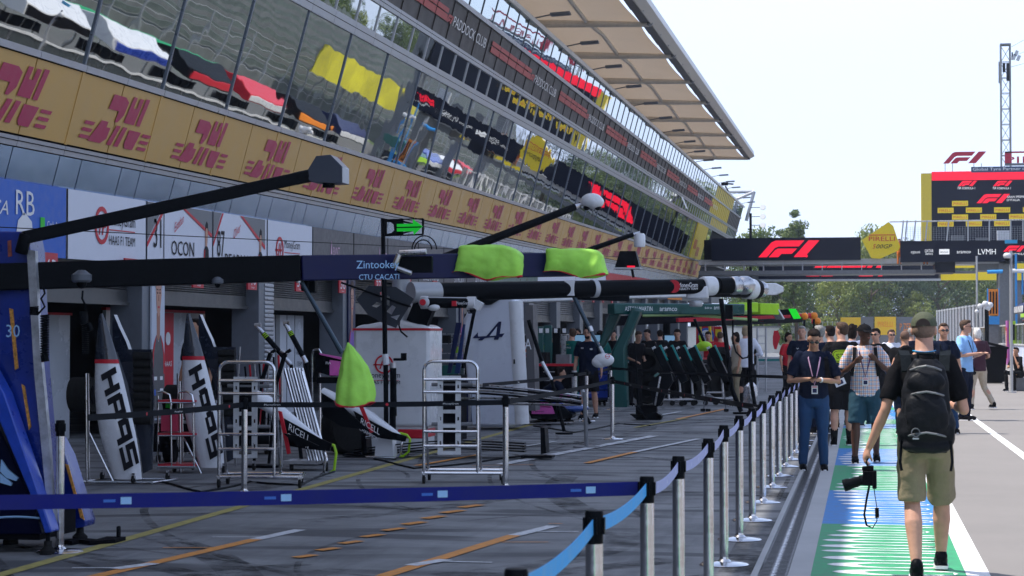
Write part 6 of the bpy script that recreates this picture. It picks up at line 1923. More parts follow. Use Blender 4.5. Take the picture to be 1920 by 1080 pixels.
# dark panels and lance beside it
b = MB(); outline(b, [(855, 605), (865, 605), (845, 700), (838, 700)], 31, .05, navy); outline(b, [(868, 608), (872, 608), (862, 700), (852, 700)], 31.1, .05, mat("deep_blue_panel", (.01, .03, .12), .4)); b.bx(pz(838, 700, 31).x, pz(866, 700, 31).x, 31, 31.4, 0, pz(0, 700, 31).z, matte_black)
tag(setorg(b.build("stacked_panels"), (pz(850, 790, 31).x, 31, 0)), "dark blue panels leaning between the white tower and the pale tower", "panels")
b = MB(); Y = 33; tb(b, (991, 600, Y), (1016, 678, Y), .035, carbon); tb(b, (1016, 678, Y), (1034, 712, Y), .03, steel); q = pz(1034, 712, Y); b.tube(q, (q.x + .2, Y + .1, .05), .03, black); b.lathe([(.15, 0), (.15, .03)], (q.x + .2, Y + .1, 0), black)
tag(setorg(b.build("jack_lance"), (q.x + .2, Y, 0)), "long black lance with a bright lower sleeve beside the pale tower", "jack")
# --- pink and blue car nose on silver stand
Yk = 36.5
t = thing("nose_assembly", "black, pink and blue racing car front wing on a low silver stand", "car bodywork", (pz(1020, 790, Yk).x, Yk, 0))
b = MB(); outline(b, [(968, 745), (998, 745), (1030, 752), (1058, 764), (1074, 778), (1072, 784), (1045, 787), (996, 785), (990, 770)], Yk, .5, carbon)
outline(b, [(986, 744), (1000, 744), (1048, 754), (1060, 758), (1040, 757), (1010, 751)], Yk - .06, .06, blue); b.build("wing", t, True, bevel=.01)
b = MB(); outline(b, [(997, 750), (1020, 751), (1032, 758), (1036, 764), (1040, 776), (997, 776)], Yk - .03, .03, pink); outline(b, [(1002, 755), (1030, 759), (1034, 765), (1002, 762)], Yk - .04, .02, mat("dark_pink", (.3, .04, .15), .5)); outline(b, [(1046, 737), (1060, 736), (1072, 745), (1072, 758), (1052, 752)], Yk + .4, .05, pink)
word(b, "FIA", (977, 758), .05, txt_w, .11, Yk - .01); word(b, "mosti", (1006, 773), .04, txt_k, .14, Yk - .035); word(b, "M", (999, 773), .05, txt_k, .06, Yk - .035); b.lathe([(.02, 0), (.02, .01)], pz(973, 755, Yk - .005), lime, ax=(0, -1, 0))
b.build("printed_panel", t, True, smooth=0)
b = MB(); b.path([pz(966, 745, Yk), pz(966, 792, Yk), pz(980, 795, Yk), pz(1074, 792, Yk)], .018, steel, n=8); b.path([pz(980, 790, Yk + .5), pz(1076, 790, Yk + .5)], .03, steel, n=8); b.build("stand", t, True)
b = MB(); b.ell(pz(1070, 765, Yk + .5), (.35, .4, .1), mat("blue_nose_paint", (.02, .06, .25), .25, coat=.5), 16, 10); b.build("nose", t, True, smooth=60)
# tripods
for x, Y, lb in ((1077, 36.8, "silver tripod between the crouching mechanic and the man in glasses"),):
    b = MB(); tb(b, (x, 695, Y), (x, 750, Y), .05, steel); tb(b, (x, 698, Y), (x, 705, Y), .07, black); p = pz(x, 745, Y)
    for a_ in (0, 2.1, 4.2): b.tube(p, (p.x + .3 * math.cos(a_), Y + .3 * math.sin(a_), .02), .03, black)
    for a_, c_ in (((1055, 758), (1063, 730)), ((1091, 728), (1098, 756))): tb(b, (*a_, Y - .2), (*c_, Y - .2), .04, lgrey)
    tag(setorg(b.build("tripod"), (p.x, Y, 0)), lb, "tripod")
# --- folding jack
t = thing("car_jack", "black quick-lift car jack leaning on its small wheels", "jack", (pz(1215, 788, 39).x, 39, 0))
Y = 39
b = MB(); outline(b, [(1216, 718), (1238, 700), (1258, 700), (1262, 715), (1250, 735), (1238, 760), (1226, 765)], Y, .12, carbon); tb(b, (1228, 760, Y - .05), (1238, 706, Y - .05), .02, steel); b.build("lever", t, True, bevel=.01)
b = MB(); outline(b, [(1180, 776), (1200, 778), (1230, 772), (1240, 780), (1238, 788), (1196, 789)], Y, .4, black); outline(b, [(1184, 788), (1210, 786), (1240, 790), (1184, 791)], Y - .05, .5, black); outline(b, [(1192, 760), (1230, 758), (1232, 776), (1192, 778)], Y + .05, .2, matte_black); tb(b, (1193, 760, Y - .02), (1212, 785, Y - .02), .03, black); b.build("chassis", t, True, bevel=.01)
for x in (1207, 1235):
    b = MB(); p = pz(x, 787, Y); p.z = .06; b.tube(p, p + V((0, .06, 0)), .06, rubber, n=14); b.build("wheel", t, True)
b = MB(); tb(b, (1190, 640, Y), (1198, 758, Y), .014, black); b.build("strap", t, True)
# wire stand
b = MB(); Y = 43.5
for x0, x1 in ((1325, 1318), (1358, 1362)): 
    tb(b, (x0, 736, Y), (x1, 774, Y), .012, grey, n=6); tb(b, (x0, 736, Y + .4), (x1, 774, Y + .4), .012, grey, n=6)
tb(b, (1325, 736, Y), (1358, 736, Y), .018, lgrey, n=6)
for x in (1318, 1362, 1328): p = pz(x, 774, Y); p.z = .04; b.box(p, (.1, .1, .06), black)
tag(setorg(b.build("wire_stand"), (pz(1340, 774, Y).x, Y, 0)), "low folding wire stand on the apron left of the white-shirted man", "stand")
# foil bag and black legs of a tripod
b = MB(); Y = 43
foil = mat("crumpled_foil", (.7, .7, .72), .22, .9, bump=1.0, bscale=14)
rings = []
for (y, w) in ((718, .05), (724, .13), (740, .14), (755, .12), (766, .05)):
    c = pz(1408, y, Y); rings.append([c + V((w * math.cos(a_ / 12 * 6.283) * (1 + .2 * math.sin(a_ * 2.3)), w * .7 * math.sin(a_ / 12 * 6.283), .02 * math.sin(a_ * 3))) for a_ in range(12)])
b.loft(rings, foil); tb(b, (1408, 700, Y), (1408, 720, Y), .02, black)
tag(setorg(b.build("foil_bag"), pz(1408, 768, Y)), "crumpled silver foil bag hanging at the end of the black belt", "bag")
t = thing("lamp_tripod", "two tall black poles hanging below the booms beside the white-shirted man", "stand", (pz(1408, 780, 42).x, 42, 0))
b = MB(); tb(b, (1405, 555, 41.5), (1408, 715, 41.5), .05, black); q = pz(1408, 715, 41.5); b.tube(q, (q.x + .1, 41.5, 0.1), .04, black); b.lathe([(.2, 0), (.2, .04)], (q.x + .1, 41.5, 0), black)
b.build("pole", t, True)
b = MB(); tb(b, (1352, 560, 42.5), (1372, 730, 42.5), .05, black); q = pz(1372, 730, 42.5); b.tube(q, (q.x + .2, 42.5, .05), .05, black); b.lathe([(.18, 0), (.18, .04)], (q.x + .2, 42.5, 0), black)
b.box(pz(1367, 585, 42.4), (.16, .1, .3), black); b.build("leaning_pole", t, True)
b = MB(); P = [pz(1378 + 30 * t_ / 12, 600 + 72 * math.sin(math.pi * t_ / 24 + (0 if t_ < 12 else 0)), 42.2) for t_ in range(13)]
P = [pz(x, y, 42.2) for x, y in ((1374, 600), (1374, 640), (1380, 660), (1392, 672), (1402, 670), (1408, 655), (1408, 620))]; b.path(P, .02, black, n=6); b.build("cable", t, True)

# --- dark green tower (fourth team)
YG = 46
gt = thing("equipment_tower", "dark green equipment tower with splayed legs and a lettered boom", "tower", (pz(1160, 765, YG).x, YG, 0))
tg = mat("racing_green", (.0, .065, .06), .35, var=.25, vscale=1.5, coat=.2)
b = MB(); outline(b, [(1148, 572), (1170, 572), (1150, 615), (1128, 655), (1118, 655)], YG + .6, .4, tg)
outline(b, [(1185, 575), (1204, 580), (1190, 610), (1172, 650), (1176, 770), (1144, 770), (1140, 720), (1146, 660), (1166, 620)], YG, .5, tg); b.build("leg", gt, True, bevel=.05)
b = MB(); a = pz(1145, 579, YG); c = pz(1390, 580, YG + 2.5); dd = (c - a).normalized(); b.beam(a, c, .3, .26, tg)
b.build("boom", gt, True, bevel=.03)
b = MB(); e0 = pz(1376, 577, YG + 2.5); e1 = pz(1412, 576, YG + 3); b.beam(e0, e1, .36, .24, lime); b.build("boom_cover", gt, True, bevel=.02); b = MB(); e2 = pz(1416, 579, YG + 4); e3 = pz(1452, 580, YG + 4.5); b.beam(e2, e3, .36, .28, lime); b.beam(e3, e3 + V((.15, .1, -.25)), .38, .05, white); b.build("boom_tip", gt, True, bevel=.02)
b = MB(); 
for (x0, y0, x1, y1) in ((1200, 589, 1410, 584), (1205, 592, 1405, 587), (1300, 591, 1420, 600)): tb(b, (x0, y0, YG + 1.8), (x1, y1, YG + 2.6), .035, mat("pale_lime_hose", (.35, .5, .2), .5))
b.build("hoses", gt, True)
b = MB(); b.text("ASTON MARTIN", pz(1172, 583, YG - .0) + V((0, -.04, 0)), dd, Z_, .11, txt_w, .78, nrm=.004); b.text("aramco", pz(1237, 583, YG + .5) + V((0, -.04, 0)), dd, Z_, .12, txt_w, .5, nrm=.004); b.text("Built on", pz(1322, 579, YG + 1.4) + V((0, -.04, 0)), dd, Z_, .05, txt_w, .2, nrm=.004); b.text("arm", pz(1339, 580, YG + 1.5) + V((0, -.04, 0)), dd, Z_, .1, txt_w, .18, nrm=.004); b.build("lettering", gt, True, smooth=0)
# teal parts racks, tyres and boxes in the far boxes (each one a thing)
def crate(x0, x1, y0, y1, Y, dep, m, name, label, cat, extra=None, group=None):
    b = MB(); a = pz(x0, y0, Y); c = pz(x1, y1, Y); zb = max(0.02, c.z)
    b.bx(a.x, c.x, Y, Y + dep, zb, a.z, m)
    if zb > .1:
        b.bx(a.x + .05, a.x + .1, Y + .05, Y + .1, 0, zb, steel); b.bx(c.x - .1, c.x - .05, Y + .05, Y + .1, 0, zb, steel); b.bx(a.x + .05, c.x - .05, Y + .05, Y + dep, .02, .06, black)
    if extra: extra(b)
    return tag(setorg(b.build(name, bevel=.015), ((a.x + c.x) / 2, Y, 0)), label, cat, group)
Yc = 48
for i, (x0, x1, y0, y1, m) in enumerate(((1008, 1018, 612, 690, tg), (1020, 1034, 610, 700, tg), (1036, 1050, 615, 700, carbon), (1052, 1060, 630, 680, steel))):
    lbs = ["upright dark green car panel, leftmost behind the crouching mechanic", "upright dark green car panel with white marks, second behind the crouching mechanic", "upright black car panel beside the dark green ones", "narrow metal frame beside the black car panel"]
    crate(x0, x1, y0, y1, 44 + i * .3, .12, m, "bodywork_rack", lbs[i], "car bodywork", (lambda b, x0=x0: (b.box(pz(x0 + 6, 620, 43.9 + i * .3), (.08, .01, .1), txt_w))) , "car panels stood up by the green team")
crate(1006, 1070, 690, 760, 45.5, .8, teal, "tool_cabinet", "low dark green tool cabinet behind the crouching mechanic", "cabinet", lambda b: [b.bx(pz(1012, 0, 45.5).x, pz(1064, 0, 45.5).x, 45.48, 45.5, .15 + k * .2, .17 + k * .2, steel) for k in range(4)])
for i, (x, y) in enumerate(((1240, 662), (1262, 662), (1285, 662), (1305, 662), (1342, 662))):
    t = thing("wheel_trolley", ["leftmost", "second", "third", "fourth", "rightmost"][i] + " leaning teal edged wing section behind the teal belt", "car bodywork", (pz(x + 20, 735, 47).x, 47 + i * .3, 0), 0, "leaning wing sections behind the teal belt")
    Yw = 47 + i * .3
    b = MB(); a = pz(x - 8, 652, Yw); c = pz(x + 22, 716, Yw); b.beam(a, c, .4, .18, carbon); b.build("wing_section", t, True, bevel=.02)
    b = MB(); b.beam(a + V((.08, -.1, .06)), a.lerp(c, .45) + V((.08, -.1, .06)), .08, .06, mat("bright_teal", (.02, .3, .28), .4)); b.beam(a + V((-.08, -.1, .02)), a.lerp(c, .1) + V((-.06, -.1, .0)), .08, .08, white); b.build("teal_edge", t, True)
    b = MB(); b.tube((c.x - .3, Yw, .15), (c.x + .2, Yw, .15), .03, steel); b.tube(a.lerp(c, .6), (c.x - .1, Yw, .15), .03, steel); b.tube((c.x - .3, Yw, .06), (c.x - .3, Yw + .05, .06), .06, rubber, n=12); b.tube((c.x + .2, Yw, .06), (c.x + .2, Yw + .05, .06), .06, rubber, n=12); b.build("stand", t, True)
def tyres(x, y, Y, n, label):
    t = thing("tyre_stack", label, "tyres", (pz(x, y, Y).x, Y, 0), 0, "wheels standing by the far garages")
    for k in range(n):
        b = MB(); c = V((pz(x, y, Y).x, Y, .36 + k * .66)); prof = [(.2, -.18), (.33, -.18), (.355, -.14), (.36, 0), (.355, .14), (.33, .18), (.2, .18), (.2, .1), (.19, -.1)]
        b.lathe(prof, c, rubber, n=24, ax=(.3, -1, 0)); b.build("wheel", t, True)
    return t
tyres(1290, 700, 50, 2, "two wheels stacked upright behind the black team mechanic")
tyres(1250, 700, 50.5, 2, "two wheels stacked upright left of the black team mechanic")
tyres(1507, 690, 66, 2, "two wheels behind the red hanging cloth")
tyres(1400, 700, 62, 2, "two wheels hidden behind the white-shirted man")
crate(1305, 1336, 612, 680, 66, .5, red, "garage_panel", "red panel with a round blue and white mark behind the lime ball", "panel", lambda b: (b.lathe([(.27, 0), (.27, .01)], pz(1324, 630, 65.98), blue_b, ax=(0, -1, 0)), b.lathe([(.2, .0), (.2, .02)], pz(1324, 630, 65.98), txt_w, ax=(0, -1, 0)), b.text("hp", pz(1318, 635, 65.94), X_, Z_, .2, blue_b, .2)))
crate(1338, 1352, 612, 690, 66, .5, red, "garage_panel", "narrow red panel with a small yellow shield", "panel", lambda b: b.prism([(-.1, .15), (.1, .15), (.1, -.05), (0, -.18), (-.1, -.05)], pz(1347, 626, 65.98), X_, Z_, (0, -.01, 0), yellow))
b = MB(); Y = 52; c = pz(1321, 649, Y); b.ell(c, (.2, .18, .13), lime, 18, 12); b.ell(c + V((-.08, 0, -.03)), (.17, .16, .11), lime, 14, 10); tb(b, (1302, 598, Y), (1320, 640, Y), .04, black); b.tube(c + V((-.1, 0, .1)), c + V((-.14, 0, .28)), .03, lime)
tag(setorg(b.build("cover_ball", smooth=70), c), "lime padded ball cover at the end of a black strut", "cover")
for x0, lb in ((1312, "left yellow ladder rail leaning by the red panels"), (1330, "right yellow ladder rail leaning by the red panels")):
    b = MB(); tb(b, (x0, 604, 64), (x0 + 6, 690, 64), .05, yellow); p = pz(x0 + 6, 690, 64); b.tube(p, (p.x, 64, 0), .05, yellow); tag(setorg(b.build("ladder_rail"), (p.x, 64, 0)), lb, "ladder")
t = thing("step_ladder", "white step ladder between the white-shirted man and the red hanging cloth", "ladder", (pz(1428, 700, 60).x, 60, 0))
b = MB()
for x in (1420, 1436): tb(b, (x, 615, 60), (x, 690, 60), .03, lgrey); p = pz(x, 690, 60); b.tube(p, (p.x, 60, 0), .03, lgrey)
b.build("rails", t, True)
for k in range(5): 
    b = MB(); b.beam(pz(1420, 630 + k * 14, 60), pz(1436, 630 + k * 14, 60), .12, .03, lgrey); b.build("tread", t, True)
b = MB(); b.loft([[pz(x_, y_, 58) for x_, y_ in r_] for r_ in ([(1424, 602), (1432, 602), (1432, 603), (1424, 603)],)] + [[pz(1424, 602, 58), pz(1432, 602, 58), pz(1432, 602, 58.3), pz(1424, 602, 58.3)], [pz(1422, 640, 58), pz(1437, 642, 58), pz(1437, 642, 58.3), pz(1422, 640, 58.3)]][:0] or [[pz(1423, 602, 58), pz(1433, 602, 58), pz(1433, 602, 58.3), pz(1423, 602, 58.3)], [pz(1421, 640, 58), pz(1437, 642, 58), pz(1437, 642, 58.3), pz(1421, 640, 58.3)]], red)
tag(setorg(b.build("red_cloth"), pz(1430, 642, 58)), "dark red cloth cover hanging beside the step ladder", "cover")
b = MB(); b.loft([[pz(x - w, y, 62), pz(x + w, y, 62), pz(x + w, y, 62.3), pz(x - w, y, 62.3)] for x, y, w in ((1455, 620, 4), (1456, 632, 7), (1454, 645, 5), (1454, 655, 2))], red)
tag(setorg(b.build("red_cloth"), pz(1455, 655, 62)), "small dark red cloth cover hanging left of the navy-shirted man", "cover")
# far booms with green signal and amber balls
fb = thing("far_boom", "dark far boom carrying a bright green signal panel and red strip", "boom", (pz(1250, 700, 64).x, 64, 0))
b = MB(); b.beam(pz(1150, 602, 62), pz(1490, 588, 66), .3, .3, matte_black); b.beam(pz(1270, 600, 61.5), pz(1480, 594, 65.5), .1, .12, red); b.beam(pz(1300, 608, 60), pz(1500, 600, 66), .2, .16, black); b.tube((pz(1250, 700, 64).x, 64, 0), pz(1250, 598, 64), .12, black); b.build("beam", fb, True)
b = MB(); outline(b, [(1478, 579), (1492, 579), (1502, 597), (1488, 598)], 64, .1, mat("bright_signal_green", (.02, .6, .02), .4, emis=((0, 1, .02), .25))); b.build("signal_panel", fb, True)
for i, (x, y, lb) in enumerate(((1508, 593, "left amber ball on the far booms"), (1526, 592, "right amber ball on the far booms"), (1532, 602, "lower amber ball on the far booms"))):
    b = MB(); c = pz(x, y, 70 + i); b.ell(c, (.14, .14, .13), orange, 12, 8); b.tube(c + V((-.2, 0, 0)), c, .1, red); b.tube(c, (c.x, c.y + .1, 0), .04, black)
    tag(setorg(b.build("amber_ball"), (c.x, c.y + .1, 0)), lb, "signal", "amber balls on the far booms")
# shelves of dark gear further back, filling the green and black team boxes
rg = random.Random(9)
gear = 0
for i in range(16):
    Y = 50 + (i % 8) * 3.2; x = (-10.6 if i < 8 else -9.2) + rg.uniform(-.3, .3)
    t = thing("gear_trolley", "", "trolley", (x, Y, 0), 0, "gear trolleys parked before the far garages")
    t['label'] = ["teal", "black", "navy", "silver", "red", "grey", "dark green", "charcoal"][i % 8] + (" gear trolley close to the garage doors" if i < 8 else " gear trolley one step out from the garage doors") + ", in the far boxes"
    mm = [teal, black, navy, steel, red, grey, tg, matte_black][i % 8]
    b = MB(); b.bx(-.5, .5, -.3, .3, .15, rg.uniform(.8, 1.1), mm); b.build("cabinet", t, bevel=.02)
    b = MB(); 
    for sx in (-.5, .5):
        for sy in (-.3, .3): b.tube((sx, sy, .1), (sx, sy, 1.7), .02, steel, n=6); b.tube((sx, sy - .02, .05), (sx, sy + .02, .05), .05, rubber, n=10)
    for z in (1.2, 1.45, 1.7): b.bx(-.5, .5, -.3, .3, z, z + .02, steel)
    b.build("frame", t)
    for k in range(4):
        b = MB(); xx = -.35 + k * .23; 
        if rg.random() < .5: b.tube((xx, -.1, 1.3), (xx, .15, 1.3), .09, rg.choice((rubber, mm, white, orange, lime)), n=12)
        else: b.box((xx, 0, 1.57), (.16, .3, .2), rg.choice((rubber, mm, white, teal)))
        b.build("stored_item", t)
# black foot strip lying by the blue tower
b = MB(); P = [G(x, y) + V((0, 0, .02)) for x, y in ((120, 1022), (150, 1018), (175, 1021), (200, 1019), (218, 1014))]; b.path(P, 0, matte_black, flat=(.16, .03))
tag(setorg(b.build("rubber_mat"), P[0] * 1), "limp black rubber strip lying on the ground beside the blue tower", "mat")
# dark post near camera at far left
b = MB(); q = pz(6, 785, 8.5); b.tube((q.x, 8.5, 0), (q.x + .01, 8.5, q.z), .02, matte_black, n=12); b.lathe([(.12, 0), (.12, .02)], (q.x, 8.5, 0), matte_black)
# long overhead wire across the sign boards
b = MB(); A = pz(-40, 424, 22); B_ = pz(1420, 494, 60); b.path([A.lerp(B_, t_ / 20) for t_ in range(21)], .006, black, n=4)
tag(setorg(b.build("overhead_wire"), A), "thin dark wire running level across the sign boards", "wire")

# loose gear standing about the boxes
def flight_case(x, y, Y, w, d, h, m, label):
    b = MB(); p = G(x, y); b.bx(p.x - w / 2, p.x + w / 2, p.y, p.y + d, .1, h, m)
    for zz in (.1, h - .04):
        b.bx(p.x - w / 2 - .006, p.x + w / 2 + .006, p.y - .006, p.y + d + .006, zz, zz + .04, steel)
    for sx in (-1, 1):
        b.bx(p.x + sx * w / 2 - .02, p.x + sx * w / 2 + .02, p.y - .008, p.y + .03, .1, h, steel); b.tube((p.x + sx * (w / 2 - .08) - .02, p.y + .08, .05), (p.x + sx * (w / 2 - .08) + .02, p.y + .08, .05), .05, rubber)
    b.bx(p.x - .08, p.x + .08, p.y - .012, p.y, h * .55, h * .62, steel)
    return tag(setorg(b.build("flight_case", bevel=.006), (p.x, p.y, 0)), label, "case", "cases before the garages")
flight_case(330, 868, 0, .7, .5, .55, matte_black, "low black case behind the small rack with red shelves")
flight_case(455, 852, 0, .8, .5, .75, black, "black case behind the left tall chrome trolley")
flight_case(655, 838, 0, .7, .5, .6, grey, "grey case at the foot of the lime cone")
flight_case(838, 806, 0, .8, .5, .9, navy, "navy case between the white tower and the pale tower")
flight_case(1050, 752, 0, .8, .6, 1.0, teal, "dark green case behind the pink car front")
flight_case(1195, 735, 0, .8, .6, .9, matte_black, "black case at the foot of the dark green tower")
flight_case(1290, 722, 0, .9, .6, .8, black, "black case under the leaning wing sections")
def cable(pts, label, m=black, r=.012):
    P = [G(x, y) + V((0, 0, r)) for x, y in pts]; Q = []
    for a_, c_ in zip(P[:-1], P[1:]):
        for t_ in range(5): Q.append(a_.lerp(c_, t_ / 5) + V((.03 * math.sin(len(Q)), .03 * math.cos(len(Q) * 1.3), 0)))
    b = MB(); b.path(Q, r, m, n=6); return tag(setorg(b.build("ground_cable"), P[0]), label, "cable", "cables on the ground")
cable([(300, 905), (380, 925), (470, 905), (560, 912), (640, 880)], "black cable snaking below the two engine covers")
cable([(700, 862), (780, 880), (900, 868), (1000, 852)], "black cable curving below the white tower")
cable([(1000, 800), (1080, 812), (1160, 795), (1230, 800)], "black cable beside the pink car front")
for i, (x, y, lb) in enumerate(((420, 850, "single wheel lying flat behind the right engine cover"), (650, 852, "single wheel standing left of the white tower"), (1165, 742, "single wheel standing by the dark green tower leg"), (700, 838, "single wheel against the white tower plinth"))):
    p = G(x, y); t = thing("spare_wheel", lb, "wheel", (p.x, p.y, 0), .6 * i, "loose wheels")
    b = MB(); b.lathe([(.2, -.16), (.32, -.17), (.355, -.13), (.36, 0), (.355, .13), (.32, .17), (.2, .16)], (0, 0, .36), rubber, n=28, ax=(.2, -1, 0)); b.build("tyre", t)
    b = MB(); b.lathe([(.21, -.13), (.21, .13), (.05, .1), (.05, -.1)], (0, 0, .36), black, n=20, ax=(.2, -1, 0)); b.build("rim", t)

tyres(1060, 700, 47.5, 2, "two wheels stacked behind the crouching mechanic")
tyres(1212, 700, 48.5, 2, "two wheels stacked between the dark green legs and the wing sections")
tyres(1352, 700, 53, 2, "two wheels stacked right of the leaning wing sections")
for i, (px_, Y_2, cm) in enumerate(((1040, 43, 0), (1062, 50, 1), (1100, 47, 2), (1128, 52, 0), (1225, 53, 1), (1255, 58, 2), (1300, 56, 0), (1345, 60, 1), (1372, 56, 2))):
    t = thing("tool_trolley", ["black tool trolley with red lid", "dark green tool trolley with pale trays", "navy tool trolley with a screen on top"][cm] + ", " + ["near the pink car front", "behind the bearded man", "behind the hanging white ball", "in front of the green tower", "under the dark green boom", "behind the first wing section", "behind the wing sections", "below the red panels", "beside the woman in beige"][i], "trolley", (pz(px_, 700, Y_2).x, Y_2, 0), .2 * i, "tool trolleys in the crowded boxes")
    m_ = (black, tg, navy)[cm]; b = MB(); b.bx(-.45, .45, -.3, .3, .14, 1.0, m_); b.build("cabinet", t, bevel=.02)
    for k in range(4): b = MB(); b.bx(-.42, .42, -.325, -.3, .2 + k * .19, .36 + k * .19, (matte_black, teal, blue)[cm]); b.bx(-.2, .2, -.335, -.325, .3 + k * .19, .315 + k * .19, steel); b.build("drawer", t)
    b = MB()
    if cm == 0: b.bx(-.46, .46, -.31, .31, 1.0, 1.05, red); b.tube((-.2, 0, 1.05), (-.2, 0, 1.3), .1, rubber); b.box((.2, 0, 1.15), (.3, .3, .2), grey)
    elif cm == 1: b.bx(-.46, .46, -.31, .31, 1.0, 1.03, lgrey); b.bx(-.4, .0, -.2, .2, 1.03, 1.2, lime); b.tube((.25, -.2, 1.1), (.25, .2, 1.1), .07, white)
    else: b.bx(-.02, .02, -.02, .02, 1.0, 1.3, steel); b.box((0, -.05, 1.5), (.7, .05, .42), matte_black); b.box((0, -.08, 1.5), (.62, .01, .35), mat("lit_monitor", (.05, .1, .15), .4, emis=((.25, .5, .8), .25)))
    b.build("top_gear", t)
    for sx in (-.38, .38):
        for sy in (-.22, .22): b = MB(); b.tube((sx - .02, sy, .06), (sx + .02, sy, .06), .06, rubber, n=12); b.build("caster", t)
# ---------------------------------------------------------------- people
def organic(mb, name, vox, m, smooth=3, disp=0., dsc=.12, parent=None):
    """fuse overlapping closed shapes into one continuous surface"""
    me = mb.mesh("raw", smooth=0)
    o = bpy.data.objects.new("raw", me); COL.objects.link(o)
    r = o.modifiers.new("r", 'REMESH'); r.mode = 'VOXEL'; r.voxel_size = vox; r.use_smooth_shade = True
    s = o.modifiers.new("s", 'SMOOTH'); s.iterations = smooth; s.factor = .5
    if disp:
        if "folds" not in bpy.data.textures:
            tx = bpy.data.textures.new("folds", 'CLOUDS'); tx.noise_scale = dsc; tx.noise_depth = 1
        d = o.modifiers.new("d", 'DISPLACE'); d.texture = bpy.data.textures["folds"]; d.strength = disp; d.mid_level = .5; d.texture_coords = 'LOCAL'
    dg = bpy.context.evaluated_depsgraph_get()
    n = bpy.data.meshes.new_from_object(o.evaluated_get(dg))
    bpy.data.objects.remove(o); bpy.data.meshes.remove(me)
    n.name = name; n.materials.clear(); n.materials.append(m)
    n.shade_smooth()
    out = bpy.data.objects.new(name, n); COL.objects.link(out)
    if parent is not None: out.parent = parent
    return out
def limb(b, pts, rs, m=None, n=12):
    m = m or black
    pts = [V(p) for p in pts]
    # densify and cap with spheres at the joints
    b.path(pts, rs, m, n=n)
    for p, r in zip(pts, rs): b.ell(p, r, m, 12, 8)
def ringell(c, rx, ry, n=16, rot=0.):
    return [V((c[0] + rx * math.cos(2 * math.pi * i / n) * math.cos(rot) - ry * math.sin(2 * math.pi * i / n) * math.sin(rot), c[1] + rx * math.cos(2 * math.pi * i / n) * math.sin(rot) + ry * math.sin(2 * math.pi * i / n) * math.cos(rot), c[2])) for i in range(n)]
def hand(b, w, d, nrm, side, curl=.5, sc=1.):
    """palm and five fingers; d = direction of the hand, nrm = palm normal"""
    d = V(d).normalized(); nrm = V(nrm); nrm = (nrm - d * nrm.dot(d)).normalized(); s = d.cross(nrm) * side
    rot = Matrix((s, d, nrm)).transposed()
    b.ell(w + d * .045 * sc, (.04 * sc, .055 * sc, .018 * sc), black, 12, 8, rot)
    for k, (off, L) in enumerate(((-.028, .06), (-.01, .07), (.009, .066), (.027, .05))):
        p = w + d * .085 * sc + s * off * sc; dd = d.copy(); P = [p]; ang = 0
        for j in range(3):
            ang += curl * (.5 if j == 0 else .75)
            dd = d * math.cos(ang) + nrm * math.sin(ang); p = p + dd * L * sc * (.42, .32, .26)[j]; P.append(p)
        b.path(P, [.0095 * sc, .009 * sc, .0085 * sc, .007 * sc], black, n=7); b.ell(P[-1], .007 * sc, black, 7, 5)
    p = w + d * .03 * sc - s * .03 * sc; q = p + (d * .6 - s * .5 + nrm * .5).normalized() * .035 * sc; r_ = q + (d * .8 + nrm * (.3 + curl * .5)).normalized() * .03 * sc
    b.path([p, q, r_], [.012 * sc, .011 * sc, .008 * sc], black, n=7); b.ell(r_, .008 * sc, black, 7, 5)
SK = {k: mat("skin_" + k, c, .5, var=.12, vscale=14) for k, c in dict(light=(.5, .27, .19), tan=(.42, .22, .14), deep=(.075, .032, .02)).items()}
HR = {k: mat("hair_" + k, c, .75, var=.4, vscale=60, bump=.8, bscale=60) for k, c in dict(dark=(.018, .013, .012), brown=(.07, .04, .025), grey=(.25, .24, .23), white=(.7, .69, .67), blond=(.3, .22, .13)).items()}
def cloth(name, c, rough=.85): return mat(name, c, rough, var=.12, vscale=7, bump=.35, bscale=26)
GL = mat("sunglass_lens", (.01, .01, .012), .08, coat=.6); LIPM = mat("lip_tone", (.3, .12, .1), .6); EYW = mat("eye_dark", (.02, .015, .012), .3)
